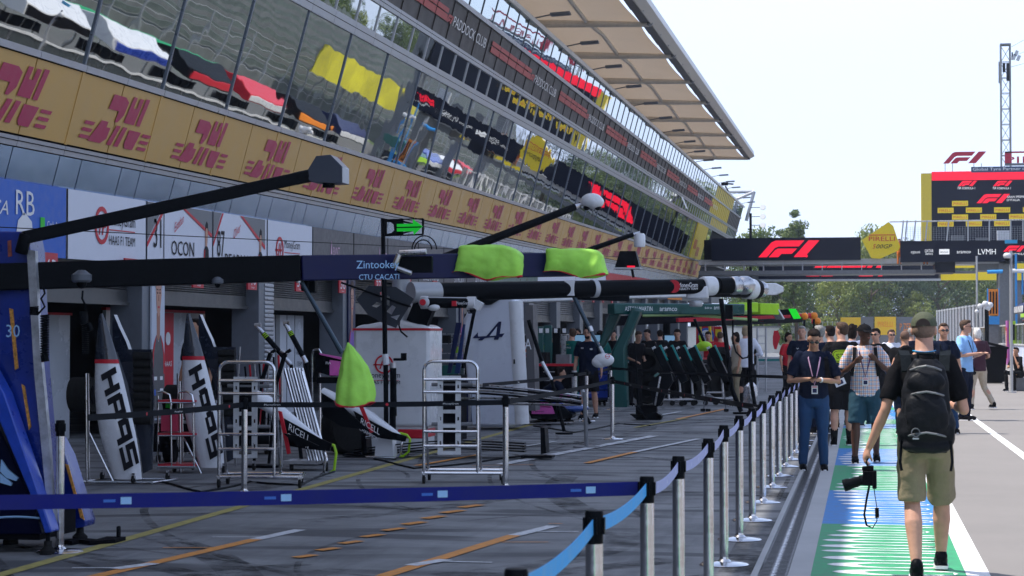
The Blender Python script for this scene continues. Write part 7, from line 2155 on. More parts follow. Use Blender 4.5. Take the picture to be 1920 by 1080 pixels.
def person(label, x, y, H=1.8, rz=0., skin='light', hair=None, hairlen=0, shirt=None, sleeve='short', bottom=None, legs='long', shoes=matte_black, socks=None,
           hands=None, elbows=None, feet=None, knees=None, headrot=0., headtilt=0., lean=0., vox=.018, cap=None, glasses=False, build=1., hc=.5, group="people walking in the pit lane", z=0., sit=None, torso_shift=(0, 0), hem=.86):
    """local frame: +y is where the person faces, +x is the right-hand side"""
    k = H / 1.8
    t = thing("person", label, "person", (x, y, z), rz, group)
    S = lambda *p: V(p) * k
    bw = build
    hipz = .93 if sit is None else sit
    dz = hipz - .93
    lx, ly = torso_shift
    def T(px, py, pz_):      # torso point with lean
        a = lean; h = pz_ - .95
        return V(((px + lx * h), py + ly + h * math.sin(a), .95 + dz + h * math.cos(a) - 0 * py)) * k
    sh = {s: T(s * .185 * bw, 0, 1.455) for s in (-1, 1)}
    neck = T(0, -.005, 1.53); 
    headc = T(0, .015, 1.53) + V((0, .025 + .05 * headtilt, .135 - .02 * headtilt)) * k
    el = elbows or {}; ha = hands or {}; fe = feet or {}; kn = knees or {}
    hip = {s: V((s * .09, ly, hipz - .02)) * k for s in (-1, 1)}
    foot = {s: V(fe.get(s, (s * .11, 0, .08))) * k for s in (-1, 1)}
    knee = {}
    for s in (-1, 1):
        knee[s] = V(kn[s]) * k if s in kn else (hip[s] + foot[s]) / 2 + V((0, .03, .02)) * k
    elb = {s: V(el.get(s, (s * .25, -.03, 1.16))) * k for s in (-1, 1)}
    wr = {s: V(ha.get(s, (s * .27, .03, .92))) * k for s in (-1, 1)}
    # ---- body
    b = MB()
    prof = [(.86, .12, .09, 0), (.93, .155, .105, 0), (1.02, .15, .1, 0), (1.12, .138, .092, 0), (1.25, .15, .1, .0), (1.36, .165, .105, 0), (1.44, .16, .09, -.005), (1.49, .1, .07, -.01), (1.53, .06, .06, -.01)]
    b.loft([ringell(T(0, oy, zz), rx * k * bw, ry * k * bw) for zz, rx, ry, oy in prof], black)
    limb(b, [T(0, -.012, 1.48), headc - V((0, .02, .06)) * k], [.066 * k, .06 * k])
    hm = Matrix.Rotation(headrot, 3, 'Z') @ Matrix.Rotation(-headtilt * .6, 3, 'X')
    def Hd(px, py, pz_): return headc + (hm @ V((px, py, pz_))) * k
    b.ell(Hd(0, -.012, .03), V((.077, .095, .092)) * k, black, 18, 14, hm)
    b.ell(Hd(0, .022, -.035), V((.06, .068, .078)) * k, black, 16, 12, hm)
    b.ell(Hd(0, .05, -.085), V((.03, .03, .024)) * k, black, 12, 8, hm)
    b.loft([[Hd(-.008, .075, .03), Hd(.008, .075, .03), Hd(.006, .09, .03), Hd(-.006, .09, .03)], [Hd(-.016, .07, -.022), Hd(.016, .07, -.022), Hd(.012, .113, -.018), Hd(-.012, .113, -.018)]], black)
    for s in (-1, 1):
        b.ell(Hd(s * .08, -.01, -.005), V((.01, .02, .033)) * k, black, 10, 8, hm)
        limb(b, [hip[s], hip[s].lerp(knee[s], .5) + V((s * .006, 0, 0)), knee[s], knee[s].lerp(foot[s], .32) + V((0, -.018, 0)), foot[s]], [.082 * k * bw, .074 * k * bw, .055 * k, .061 * k, .035 * k])
        limb(b, [sh[s] + V((-s * .02, 0, 0)), sh[s].lerp(elb[s], .5), elb[s], elb[s].lerp(wr[s], .35), wr[s]], [.05 * k, .046 * k * bw, .036 * k, .038 * k, .025 * k])
        d = (wr[s] - elb[s]).normalized()
        nm = V((-s, .3, 0)) if d.z < -.6 else V((0, .2, -1)) if abs(d.z) < .5 else V((0, -1, 0))
        hand(b, wr[s], d, nm, s, hc, k)
        b.ell(foot[s] + V((0, .05, -.04)) * k, V((.04, .1, .032)) * k, black, 10, 8)
    body = organic(b, "body", vox, SK[skin], 2, parent=t)
    # ---- face
    if math.cos(rz + headrot) < .55 or vox < .012:
        b = MB()
        for s in (-1, 1):
            b.ell(Hd(s * .03, .082, .012), V((.012, .006, .006)) * k, EYW, 8, 6, hm)
            b.ell(Hd(s * .032, .084, .033), V((.018, .006, .0035)) * k, HR['dark'] if skin != 'white' else HR['grey'], 8, 6, hm)
        b.build("eyes", t, smooth=70)
        b = MB(); b.ell(Hd(0, .086, -.053), V((.024, .007, .006)) * k, LIPM, 10, 6, hm); b.build("lips", t, smooth=70)
    if glasses:
        b = MB()
        for s in (-1, 1):
            b.ell(Hd(s * .032, .096, .01), V((.03, .008, .02)) * k, GL, 14, 8, hm); b.tube(Hd(s * .06, .085, .016), Hd(s * .082, -.005, .012), .003 * k, black, n=6)
        b.tube(Hd(-.02, .1, .018), Hd(.02, .1, .018), .003 * k, black, n=6)
        b.build("sunglasses", t, smooth=70)
    # ---- hair
    if hair:
        b = MB(); L = hairlen
        b.ell(Hd(0, -.032, .052), V((.085, .092, .086)) * k, black, 18, 12, hm)
        if hairlen > 0: b.ell(Hd(0, -.045, -.0), V((.088, .08, .11 + .05 * L)) * k, black, 14, 10, hm); 
        else: b.ell(Hd(0, -.045, .01), V((.078, .07, .08)) * k, black, 14, 10, hm)
        b.ell(Hd(0, .035, .105), V((.06, .05, .03)) * k, black, 12, 8, hm)
        organic(b, "hair", .012, HR[hair], 1, .016, parent=t)
    if cap:
        b = MB(); cm = cap
        rings = []
        for a in range(8):
            ph = a / 7 * 1.45; rings.append([Hd(.092 * math.cos(ph) * math.cos(i / 20 * 6.283), -.012 + .11 * math.cos(ph) * math.sin(i / 20 * 6.283), .035 + .092 * math.sin(ph)) for i in range(20)])
        b.loft(rings, cm)
        b.loft([[Hd(.075 * math.cos(q), .06 + .11 * math.sin(q) * f, .04 - .02 * f + dz_) for q in [math.pi * i / 10 for i in range(11)]] for f, dz_ in ((0, .006), (1, .006), (1, -.002), (0, -.002))], cm, closed=False)
        b.ell(Hd(0, -.01, .128), .009 * k, cm, 8, 6)
        b.build("cap", t, smooth=50)
    # ---- shirt
    if shirt:
        b = MB(); e = .02 if sleeve != 'hood' else .035
        hz = hem
        pr = [(hz, .165, .125, 0), (hz + .02, .17, .128, 0), (1.0, .165, .122, 0), (1.12, .158, .118, .01), (1.25, .163, .12, .01), (1.36, .176, .118, .0), (1.44, .178, .1, -.005), (1.485, .13, .082, -.01), (1.515, .078, .072, -.01)]
        b.loft([ringell(T(0, oy, zz), rx * k * bw * (1 + e), ry * k * bw * (1 + e), 20) for zz, rx, ry, oy in pr], black)
        if sleeve != 'none':
            for s in (-1, 1):
                a = sh[s] + V((-s * .03, 0, 0)) * k; 
                if sleeve == 'short':
                    c = sh[s].lerp(elb[s], .8); b.ell(a, .062 * k, black, 12, 8); b.path([a, sh[s].lerp(elb[s], .4), c], [.062 * k, .061 * k * bw, .063 * k * bw], black, n=12)
                else:
                    limb(b, [a, sh[s].lerp(elb[s], .5), elb[s], elb[s].lerp(wr[s], .5), elb[s].lerp(wr[s], .93)], [.068 * k, .064 * k, .056 * k, .05 * k, .038 * k])
        if sleeve == 'hood': b.ell(T(0, -.08, 1.5), V((.1, .07, .05)) * k, black)
        so_ = organic(b, "shirt", max(.014, vox * 1.15), shirt, 3, .022, parent=t)
    if bottom:
        b = MB()
        b.loft([ringell(V((lx * .0, ly, z_)) * k + V((0, 0, dz * k)), rx * k * bw, ry * k * bw, 18) for z_, rx, ry in ((.8, .13, .11), (.88, .165, .125), (.98, .158, .118), (1.04, .15, .11))], black)
        for s in (-1, 1):
            if legs == 'long':
                limb(b, [hip[s], hip[s].lerp(knee[s], .5), knee[s], knee[s].lerp(foot[s], .5), foot[s] + (knee[s] - foot[s]) * .04], [.1 * k * bw, .09 * k * bw, .073 * k, .066 * k, .058 * k])
            else:
                c = hip[s].lerp(knee[s], .97 if legs == 'short' else .75); b.ell(hip[s], .1 * k * bw, black, 12, 8); b.path([hip[s], hip[s].lerp(knee[s], .5), c], [.1 * k * bw, .1 * k * bw, .098 * k * bw], black, n=14)
        organic(b, "trousers" if legs == 'long' else "shorts", max(.014, vox), bottom, 2, .026, parent=t)
    if socks:
        b = MB()
        for s in (-1, 1): b.path([foot[s], foot[s].lerp(knee[s], .38)], [.046 * k, .056 * k], socks, n=12)
        b.build("socks", t)
    for s in (-1, 1):
        b = MB(); f = foot[s]
        up_ = V((0, .05, -.04)) * k
        b.ell(f + V((0, .055, -.035)) * k, V((.05, .125, .04)) * k, black, 14, 10); b.ell(f + V((0, -.02, .0)) * k, V((.046, .055, .06)) * k, black, 12, 8)
        b.bx(f.x - .045 * k, f.x + .045 * k, f.y - .07 * k, f.y + .16 * k, f.z - .08 * k, f.z - .055 * k, black)
        sh_ = organic(b, "shoe", .012, shoes, 2, parent=t)
        b = MB(); b.loft([[f + V((wx * k, wy * k, zz * k)) for wx, wy in ((-.04, -.075), (.04, -.075), (.052, .03), (.045, .13), (.0, .178), (-.045, .13), (-.052, .03))] for zz in (-.084, -.062)], white_matte); sl_ = b.build("sole", sh_)
    t.update_tag()
    return t, dict(T=T, Hd=Hd, k=k, sh=sh, wr=wr, elb=elb)
def worldpt(t, p): return Matrix.LocRotScale(t.location, t.rotation_euler, None) @ V(p)
def lanyard(t, j, m, zb=1.08, badge=True, front=True, label="lanyard"):
    b = MB(); T = j['T']
    pts = [T(-.065, .02, 1.5), T(-.075, .115, 1.42), T(-.05, .15, 1.3), T(0, .155, zb + .06), T(.05, .15, 1.3), T(.075, .115, 1.42), T(.065, .02, 1.5)]
    b.path(pts, 0, m, flat=(.016, .004)); 
    if badge:
        c = T(0, .165, zb); b.box(c, (.075, .006, .1), white_matte); b.box(c + V((0, .004, -.01)), (.05, .002, .05), navy); b.box(c + V((0, .004, .035)), (.06, .002, .012), red)
    b.build("lanyard", t, smooth=0)
PI = math.pi
# plaid cloth
def plaid():
    m = bpy.data.materials.new("orange_blue_plaid"); m.use_nodes = True
    n = m.node_tree; L = n.links.new; bs = n.nodes["Principled BSDF"]; bs.inputs["Roughness"].default_value = .85
    tc = n.nodes.new("ShaderNodeTexCoord"); sp = n.nodes.new("ShaderNodeSeparateXYZ"); L(tc.outputs["Object"], sp.inputs[0])
    def stripe(src, per, ph, w):
        a = n.nodes.new("ShaderNodeMath"); a.operation = 'MULTIPLY_ADD'; a.inputs[1].default_value = 1 / per; a.inputs[2].default_value = ph; L(src, a.inputs[0])
        f = n.nodes.new("ShaderNodeMath"); f.operation = 'FRACT'; L(a.outputs[0], f.inputs[0])
        c = n.nodes.new("ShaderNodeMath"); c.operation = 'LESS_THAN'; c.inputs[1].default_value = w; L(f.outputs[0], c.inputs[0]); return c.outputs[0]
    col = None
    base = n.nodes.new("ShaderNodeRGB"); base.outputs[0].default_value = (.62, .62, .64, 1); cur = base.outputs[0]
    for ax, per, ph, w, c, f in ((0, .05, .1, .3, (.55, .2, .08), .55), (0, .05, .6, .2, (.03, .12, .3), .7), (2, .05, .1, .3, (.55, .2, .08), .55), (2, .05, .6, .2, (.03, .14, .32), .7)):
        mx = n.nodes.new("ShaderNodeMix"); mx.data_type = 'RGBA'; q = n.nodes.new("ShaderNodeMath"); q.operation = 'MULTIPLY'; q.inputs[1].default_value = f
        L(stripe(sp.outputs[ax], per, ph, w), q.inputs[0]); L(q.outputs[0], mx.inputs[0]); L(cur, mx.inputs[6]); mx.inputs[7].default_value = (*c, 1); cur = mx.outputs[2]
    L(cur, bs.inputs["Base Color"]); return m
navy_c = cloth("navy_polo_cloth", (.008, .012, .028)); jeans = cloth("blue_denim", (.012, .045, .12)); blk_c = cloth("black_cotton", (.01, .01, .012)); khaki = cloth("khaki_cotton", (.23, .19, .12)); tealc = cloth("dark_teal_cotton", (.01, .045, .07)); beige_c = cloth("beige_cotton", (.42, .36, .28)); maroon_c = cloth("maroon_polo_cloth", (.05, .015, .028)); lblue = cloth("light_blue_cotton", (.25, .47, .8)); whitec = cloth("white_shirt_cotton", (.62, .64, .72)); greenc = cloth("team_green_cloth", (.0, .1, .085)); redc = cloth("red_cotton", (.4, .01, .02)); orangec = cloth("orange_overall_cloth", (.75, .2, .03)); olive = cloth("olive_cap_cloth", (.07, .08, .05))
pinkc = mat("pink_white_webbing", (.5, .3, .45), .6); 
# A the man with the backpack, walking away
a, j = person("man walking away in olive cap, black T-shirt and khaki shorts", .41, 13.85, 1.81, 0, 'light', shirt=blk_c, bottom=khaki, legs='short', shoes=black, vox=.009, cap=None, build=.98,
    hands={-1: (-.37, .03, .87), 1: (.2, .24, 1.16)}, elbows={-1: (-.26, -.05, 1.13), 1: (.26, -.02, 1.13)}, feet={-1: (-.06, -.12, .085), 1: (.12, .42, .1)}, knees={-1: (-.085, .04, .5), 1: (.12, .26, .5)}, hc=.95, headrot=-.08, group=None, hem=.84)
Hd = j['Hd']
b = MB(); rings = []
for q in range(8):
    ph = q / 7 * 1.5; rings.append([Hd(.09 * math.cos(ph) * math.cos(i / 24 * 6.283), -.01 + .108 * math.cos(ph) * math.sin(i / 24 * 6.283), .03 + .1 * math.sin(ph)) for i in range(24)])
b.loft(rings, olive); b.loft([[Hd(.075 * math.cos(q), .06 + .11 * math.sin(q) * f, .035 - .02 * f + d_) for q in [PI * i / 10 for i in range(11)]] for f, d_ in ((0, .006), (1, .006), (1, -.002), (0, -.002))], olive, closed=False)
b.ell(Hd(0, -.01, .132), .009, olive, 8, 6)
b.prism([(.05 * math.cos(q / 10 * PI), .05 * math.sin(q / 10 * PI)) for q in range(11)], Hd(0, -.117, .032), X_, Z_, (0, .02, 0), mat("dark_cap_opening", (.05, .035, .03), .8)); b.build("cap", a, smooth=50)
b = MB(); T = j['T']; b.path([T(-.07, .0, 1.53), T(-.05, -.065, 1.525), T(0, -.085, 1.52), T(.05, -.065, 1.525), T(.07, 0, 1.53)], 0, mat("bright_blue_webbing", (.02, .3, .6), .6), flat=(.02, .005)); b.build("lanyard", a, smooth=0)
for s in (-1, 1):
    pass
# backpack
b = MB(); b.ell(Hd(0, -.03, .01), V((.079, .085, .075)), black, 16, 12); organic(b, "hair", .01, mat("short_stubble", (.2, .13, .095), .8, var=.3, vscale=60), 1, parent=a)
bp = thing("backpack", "black backpack with padded straps on the back of the man in the olive cap", "backpack", worldpt(a, (0, -.15, 1.0)), 0)
pk = cloth("backpack_nylon", (.014, .015, .018), .42); pk2 = cloth("backpack_dark_panel", (.009, .012, .015), .8)
b = MB(); b.loft([ringell((0, -.1, z_), rx * .84, ry * .9, 20) for z_, rx, ry in ((-.08, .17, .1), (0, .2, .15), (.15, .2, .16), (.3, .185, .14), (.42, .15, .1), (.48, .09, .06))], black)
b.ell((0, -.2, .12), (.15, .07, .17), black); b.ell((0, -.19, .33), (.13, .06, .08), black); b.ell((-.15, -.08, .02), (.04, .07, .13), black); b.ell((.15, -.08, .02), (.05, .08, .13), black); b.ell((0, -.12, -.1), (.17, .09, .05), black)
organic(b, "pack", .012, pk, 2, .035, parent=bp)
b = MB()
for z_, w_ in ((.41, .1), (.24, .12), (-.03, .13)): b.path([V((-w_, -.16, z_)), V((-w_ * .5, -.235 - .03 * (z_ < .3), z_ + .02)), V((0, -.25 - .02 * (z_ < .3), z_ + .03)), V((w_ * .5, -.235 - .03 * (z_ < .3), z_ + .02)), V((w_, -.16, z_))], .008, grey, n=6)
b.build("zips", bp)
b = MB()
for s in (-1, 1):
    b = MB(); b.path([V((s * .12, -.08, .4)), V((s * .13, -.02, .5)), V((s * .14, .1, .53)), V((s * .15, .22, .48)), V((s * .16, .27, .35))], 0, pk2, flat=(.07, .02)); b.path([V((s * .16, -.14, -.06)), V((s * .17, -.16, -.2)), V((s * .16, -.16, -.26))], 0, black, flat=(.02, .006)); b.build("strap", bp)
b = MB()
b.path([V((-.05, -.1, .46)), V((-.05, -.12, .52)), V((.05, -.12, .52)), V((.05, -.1, .46))], .012, pk2, n=8)
b.build("carry_loop", bp)
b = MB(); b.prism([[(.03 * math.cos(q / 16 * 6.283), .03 * math.sin(q / 16 * 6.283)) for q in range(16)], [(.024 * math.cos(q / 16 * 6.283), .024 * math.sin(q / 16 * 6.283)) for q in range(16)]], (-.07, -.285, .0), X_, Z_, (0, .03, 0), grey); b.bx(-.09, -.05, -.288, -.27, -.045, -.035, lgrey); b.build("badge", bp)
# camera in his hand
w = worldpt(a, j['wr'][-1] + V((0, 0, -.1)))
cm_ = thing("camera", "black long-lens camera held low by the man in the olive cap", "camera", w + V((0, 0, -.16)), 0)
b = MB(); b.bx(-.045, .045, -.04, .04, .0, .1, matte_black); b.bx(-.02, .03, -.03, .03, .1, .135, matte_black); b.tube((-.03, 0, .1), (-.03, 0, .13), .02, black); b.bx(.02, .05, -.045, .03, -.02, .1, matte_black); b.build("camera_body", cm_, bevel=.012)
b = MB(); ax = V((-1, -.1, -.3)).normalized(); o = V((-.03, 0, .04)); b.lathe([(.034, 0), (.036, .03), (.032, .035), (.036, .06), (.036, .1), (.042, .12), (.042, .15), (.036, .152), (0, .15)], o, black, n=20, ax=ax); b.build("lens", cm_)
b = MB(); b.path([V((.0, 0, .1)), V((-.02, 0, .16)), V((0, 0, .2))], .006, black, n=6)
b.path([V((-.0, -.02, .0)), V((-.02, -.02, -.1)), V((-.035, -.02, -.2)), V((-.02, -.02, -.27)), V((.02, -.02, -.29)), V((.05, -.02, -.24)), V((.05, -.02, -.15)), V((.035, -.02, -.05)), V((.03, -.02, .0))], 0, black, flat=(.016, .005)); b.path([V((.052, -.025, -.22)), V((.05, -.025, -.15))], 0, black, flat=(.03, .008)); b.build("strap", cm_)
# B the phone reader
a, j = person("man in navy polo, jeans and sunglasses looking down at the phone in both hands", -.6, 24.75, 1.74, PI + .1, 'tan', hair='dark', shirt=navy_c, bottom=jeans, shoes=black, vox=.011, glasses=True, build=1.1,
    hands={1: (.06, .27, 1.16), -1: (-.04, .27, 1.15)}, elbows={1: (.31, .03, 1.13), -1: (-.31, .03, 1.12)}, feet={1: (.14, 0, .08), -1: (-.12, .06, .08)}, headtilt=.75, headrot=0, hc=.9, hem=.9)
lanyard(a, j, pinkc, 1.02)
b = MB(); b.box(j['wr'][-1].lerp(j['wr'][1], .5) + V((0, .07, .03)), (.14, .07, .01), black); ph_ = b.build("phone", bevel=.004)
ph_.location = a.location; ph_.rotation_euler = a.rotation_euler; tag(ph_, "dark phone held in both hands by the man in navy polo", "phone")
b = MB(); w_ = j['wr'][-1].lerp(j['elb'][-1], .12); d_ = (j['wr'][-1] - j['elb'][-1]).normalized(); b.lathe([(.03, -.012), (.034, 0), (.03, .012)], w_, white_matte, ax=d_); b.build("wristwatch", a)
b = MB(); b.path([j['T'](-.14, .0, 1.48), j['T'](-.15, .12, 1.4), j['T'](-.17, .1, 1.2), j['T'](-.18, 0, 1.1)], 0, blk_c, flat=(.05, .01)); b.build("bag_strap", a)
# C plaid man
a, j = person("tall man in black cap, orange and blue plaid shirt and dark teal shorts, walking", .02, 26.2, 1.81, PI + .05, 'deep', shirt=plaid(), bottom=tealc, legs='short', shoes=matte_black, vox=.011, cap=blk_c, build=1.1,
    hands={1: (.13, .2, 1.3), -1: (-.13, .2, 1.33)}, elbows={1: (.3, .02, 1.14), -1: (-.3, .02, 1.17)}, feet={1: (.13, .04, .08), -1: (-.15, -.12, .1)}, knees={1: (.12, .08, .5), -1: (-.13, .05, .5)}, headrot=.62, hc=1.1, hem=.86)
lanyard(a, j, mat("violet_webbing", (.05, .02, .1), .6), 1.05)
b = MB()
for s in (-1, 1): b.path([j['T'](s * .13, -.05, 1.5), j['T'](s * .13, .08, 1.48), j['T'](s * .14, .14, 1.35), j['T'](s * .17, .08, 1.12)], 0, blk_c, flat=(.045, .01))
b.build("bag_strap", a)
# D man with the lime print, seen from the back
a, j = person("man seen from behind in black T-shirt with lime oval STS print", -.32, 30.4, 1.86, .12, 'light', hair='brown', shirt=blk_c, bottom=blk_c, legs='short', socks=blk_c, vox=.013, build=1.12, headrot=.75,
    feet={1: (.12, .05, .08), -1: (-.12, -.08, .08)}, hands={1: (.3, .12, 1.0), -1: (-.26, .2, 1.12)}, elbows={1: (.3, -.03, 1.14), -1: (-.3, -.03, 1.14)})
b = MB(); o = j['T'](0, -.155, 1.3)
def oval(w_, h_): return [(w_ * (1 if math.cos(q) > 0 else -1) * abs(math.cos(q)) ** .5, h_ * (1 if math.sin(q) > 0 else -1) * abs(math.sin(q)) ** .6) for q in [i / 24 * 6.283 for i in range(24)]]
limep = mat("lime_shirt_print", (.45, .62, .02), .7)
b.prism([oval(.155, .095), oval(.143, .083)], o, X_, Z_, (0, -.004, 0), limep); b.prism([oval(.135, .075)], o, X_, Z_, (0, -.004, 0), limep)
b.text("STS", o + V((-.1, -.006, -.035)), X_, Z_, .075, txt_k, .2, nrm=.002); b.build("back_print", a, smooth=0)
b = MB(); c = j['T'](-.02, .0, .92) + V((-.02, -.16, -.0)); b.box(c, (.16, .01, .1), white_matte, Matrix.Rotation(-.4, 3, 'Y')); b.box(c + V((0, -.006, 0)), (.09, .004, .06), navy, Matrix.Rotation(-.4, 3, 'Y')); b.build("badge", a)
# the group behind
def bh(px, Y): return pz(px, 632, Y).x
a, j = person("man with wavy grey-brown hair behind the phone reader", bh(1537, 34), 34, 1.83, .4, 'light', hair='grey', shirt=navy_c, bottom=navy_c, headrot=.3)
a, j = person("dark-haired man in navy seen from behind, left of the lime print", bh(1558, 36), 36, 1.84, .7, 'light', hair='dark', shirt=navy_c, bottom=blk_c, build=1.1)
a, j = person("dark-haired person in blue and white jacket behind the black cap", bh(1598, 37), 37, 1.86, -.6, 'light', hair='dark', hairlen=1, shirt=cloth("blue_white_jacket", (.25, .28, .42)), sleeve='long', bottom=blk_c)
a, j = person("man in black polo holding an arm out behind the plaid shirt", bh(1643, 38), 38, 1.8, PI - .4, 'light', hair='dark', shirt=blk_c, bottom=blk_c, glasses=True, hands={1: (.3, .3, 1.2), -1: (-.55, .2, 1.2)}, elbows={-1: (-.4, .05, 1.2)})
a, j = person("smiling young man in white T-shirt and sunglasses in the crowd", bh(1671, 44), 44, 1.8, PI + .2, 'light', hair='brown', shirt=whitec, bottom=jeans, glasses=True)
a, j = person("man with shaved head in a black hooded top seen from behind", bh(1697, 34), 34, 1.74, .1, 'tan', shirt=blk_c, sleeve='hood', bottom=navy_c, build=1.2)
b = MB(); b.ell(j['Hd'](0, -.02, .045), V((.08, .098, .09)), black, 16, 12); organic(b, "hair", .012, mat("cropped_stubble", (.13, .075, .055), .8), 1, parent=a)
a, j = person("grey-haired person half hidden behind the hooded man", bh(1709, 46), 46, 1.84, .3, 'light', hair='grey', shirt=navy_c, bottom=navy_c)
a, j = person("brown-haired man in navy polo and sunglasses right beside the olive cap", bh(1769, 34.5), 34.5, 1.87, PI + .15, 'light', hair='brown', shirt=navy_c, bottom=jeans, glasses=True, feet={-1: (-.2, -.05, .08), 1: (.1, .1, .08)})
lanyard(a, j, black, 1.05)
a, j = person("tall man in light blue polo shirt and sunglasses talking to the white-haired man", bh(1808, 40), 40, 1.97, PI * 1.35, 'light', hair='brown', shirt=lblue, bottom=navy_c, glasses=True, build=1.15, hands={1: (.1, .3, 1.2), -1: (-.1, .32, 1.2)}, elbows={1: (.3, .05, 1.15), -1: (-.28, .08, 1.15)}, headrot=.2)
lanyard(a, j, black, 1.15)
a, j = person("white-haired man in maroon polo and beige trousers, seen from behind in mid-stride", bh(1833, 46), 46, 1.84, .45, 'light', hair='white', hairlen=.3, shirt=maroon_c, bottom=beige_c, build=1.15, hands={-1: (-.22, .28, 1.12), 1: (.2, .3, 1.1)}, elbows={-1: (-.28, .0, 1.15)}, feet={-1: (-.16, -.0, .08), 1: (.3, -.15, .12)}, knees={1: (.18, .05, .5)}, hem=.84)
b = MB(); b.box((-.22, -.12, .88), (.12, .1, .14), matte_black); b.tube((-.22, -.16, .86), (-.22, -.26, .82), .045, black); cm2 = b.build("camera", bevel=.01); cm2.location = a.location; cm2.rotation_euler = a.rotation_euler; tag(cm2, "dark camera slung at the hip of the white-haired man", "camera")
# left groups
a, j = person("person in white long-sleeved shirt and dark trousers with fair hair, seen from behind", -2.75, 47.6, 1.9, .1, 'light', hair='blond', hairlen=.2, shirt=whitec, sleeve='long', bottom=blk_c, build=1.12, hands={-1: (-.2, .25, 1.15), 1: (.25, .22, 1.15)}, elbows={-1: (-.33, -.02, 1.15), 1: (.35, -.02, 1.15)}, group="people on the apron")
a, j = person("woman with dark hair, sleeveless beige top and wide khaki trousers beside the white shirt", bh(1381, 47.3), 47.3, 1.74, PI * .6, 'tan', hair='dark', hairlen=1, shirt=beige_c, sleeve='none', bottom=khaki, build=.95, group="people on the apron")
a, j = person("bearded man in glasses, black polo and black shorts walking toward the camera", -5.4, 39.4, 1.84, PI - .1, 'light', hair='dark', shirt=navy_c, bottom=blk_c, legs='short', vox=.013, build=1.12, feet={1: (.1, .12, .08), -1: (-.12, -.15, .1)}, group="people on the apron")
b = MB(); b.ell(j['Hd'](0, .05, -.07), V((.055, .045, .045)), black); organic(b, "beard", .012, HR['dark'], 1, .01, parent=a)
b = MB()
for s in (-1, 1): b.path([j['Hd'](s * .03 + .02 * math.cos(q / 10 * 6.283), .1, .01 + .016 * math.sin(q / 10 * 6.283)) for q in range(10)], .003, black, n=5, closed=True)
b.box(j['T'](-.09, .13, 1.36), (.05, .01, .03), txt_w); b.box(j['T'](.09, .13, 1.38), (.05, .01, .03), lgrey); b.build("spectacles", a)
a, j = person("short-haired mechanic in dark green shirt seen from behind", bh(1072, 45.5), 45.5, 1.84, -.5, 'light', hair='brown', shirt=greenc, bottom=greenc, legs='long', build=1.12, headrot=.7, group="people on the apron")
b = MB(); b.text("amco", j['T'](-.09, -.145, 1.34), X_, Z_, .05, txt_w, .18, nrm=.004); b.text("team", j['T'](-.05, -.15, 1.42), X_, Z_, .03, mat("yellow_lettering", (.4, .5, .02), .6), .1, nrm=.004); b.build("back_print", a, smooth=0)
a, j = person("mechanic with a lanyard partly hidden behind the green shirt", bh(1083, 48), 48, 1.84, PI - .3, 'tan', hair='dark', shirt=greenc, bottom=greenc, group="people on the apron")
a, j = person("mechanic in navy crouching over the pink and blue car front", bh(1006, 37.2), 37.2, 1.76, -1.3, 'tan', hair='dark', shirt=navy_c, bottom=blk_c, sit=.42, lean=.85, feet={-1: (-.15, .1, .08), 1: (.15, .25, .08)}, knees={-1: (-.2, .42, .45), 1: (.22, .48, .42)}, hands={-1: (-.15, .75, .42), 1: (.2, .72, .38)}, elbows={-1: (-.28, .5, .6), 1: (.3, .48, .6)}, build=1.15, group="people on the apron", hem=.9)
for (px, Y, lb, rz) in ((1270, 49.5, "mechanic in black shirt looking down, behind the leaning wing sections", PI), (1216, 51, "mechanic in black between the dark green tower legs", PI - .5), (1150, 53, "dark-haired mechanic far back behind the green tower", PI), (1238, 56, "mechanic in black further back left of the stacked wheels", .3)):
    a, j = person(lb, bh(px, Y), Y, 1.84, rz, 'light', hair='dark', shirt=blk_c, bottom=blk_c, headtilt=.5, hands={1: (.1, .28, 1.1), -1: (-.1, .28, 1.1)}, group="people on the apron", vox=.02)
a, j = person("grey-haired man in navy polo standing left of the phone reader", bh(1504, 41), 41, 1.86, PI - .1, 'light', hair='grey', shirt=navy_c, bottom=navy_c, build=1.2, group="people on the apron")
b = MB(); b.text("v", j['T'](.1, .15, 1.34), -X_, Z_, .04, txt_w, .06, nrm=.004); b.build("chest_print", a, smooth=0)
a, j = person("woman with long dark hair in a red top near the far garages", bh(1477, 50), 50, 1.74, PI + .9, 'tan', hair='dark', hairlen=1, shirt=redc, bottom=blk_c, group="people on the apron", vox=.02)
a, j = person("dark-haired person standing inside the garage behind the right engine cover", bh(368, 27.5), 27.5, 1.9, PI - .4, 'tan', hair='dark', shirt=blk_c, bottom=blk_c, group=None, vox=.02)
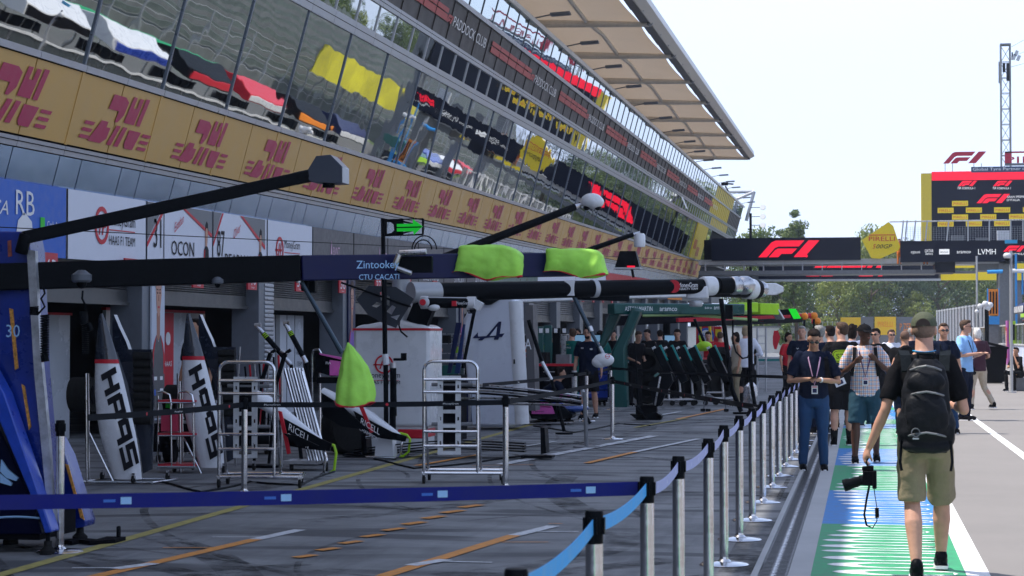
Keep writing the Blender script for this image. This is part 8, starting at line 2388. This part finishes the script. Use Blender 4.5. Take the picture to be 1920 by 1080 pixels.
for px, Y, zt, lb in ((1688, 129.2, 6.75, "marshal in orange overalls on the footbridge platform, the left one"), (1737, 129.6, 6.6, "marshal in orange overalls leaning on the footbridge platform, the right one")):
    a, j = person(lb, bh(px, Y), 130.4, 1.7, PI, 'tan', hair='dark', shirt=orangec, sleeve='long', bottom=orangec, z=6.25, group="marshals on the footbridge", vox=.025)
q = pz(1912, 690, 62)
a, j = person("person in black sitting on a low crate at the right edge", q.x, 62, 1.7, PI * .75, 'tan', hair='dark', shirt=blk_c, bottom=blk_c, sit=.55, lean=.25, feet={-1: (-.12, .4, .08), 1: (.1, .5, .08)}, knees={-1: (-.14, .45, .6), 1: (.14, .5, .6)}, hands={-1: (-.05, .3, 1.1), 1: (.05, .38, .8)}, elbows={-1: (-.2, .3, .75), 1: (.22, .3, .75)}, vox=.018, group=None)
b = MB(); b.box((q.x + .1, 62.15, .2), (.5, .5, .4), grey); tag(setorg(b.build("crate", bevel=.02), (q.x + .1, 62.15, 0)), "small grey crate under the seated person at the right edge", "crate")

for i, (px, Y, lb, rz, cl) in enumerate(((1043, 50, "mechanic in dark green bending over a trolley near the pale tower", PI - .8, greenc), (1128, 49, "mechanic in dark green beside the left leg of the green tower", .8, greenc), (1190, 47, "mechanic in black right of the thick green leg", PI + .6, blk_c), (1328, 57, "mechanic in red by the red panels", PI, redc), (1352, 55, "mechanic in red with his back turned near the woman in beige", .2, redc))):
    a, j = person(lb, bh(px, Y), Y, 1.8, rz, 'light' if i % 2 else 'tan', hair='dark' if i % 2 else 'brown', shirt=cl, bottom=blk_c, headtilt=.5, lean=.25 if i % 2 == 0 else 0, hands={1: (.15, .4, 1.05), -1: (-.1, .3, 1.1)}, group="people on the apron", vox=.022)
# ---------------------------------------------------------------- thin summer haze
hz = bpy.data.materials.new("haze_air"); hz.use_nodes = True
hn = hz.node_tree; hn.nodes.remove(hn.nodes["Principled BSDF"])
pv = hn.nodes.new("ShaderNodeVolumePrincipled"); pv.inputs["Color"].default_value = (.75, .85, 1, 1); pv.inputs["Density"].default_value = .00028; pv.inputs["Anisotropy"].default_value = .3
hn.links.new(pv.outputs[0], hn.nodes["Material Output"].inputs["Volume"])
b = MB(); b.bx(-150, 150, -60, 420, -1.2, 45, hz)
struct(b.build("haze", smooth=0), 'stuff')
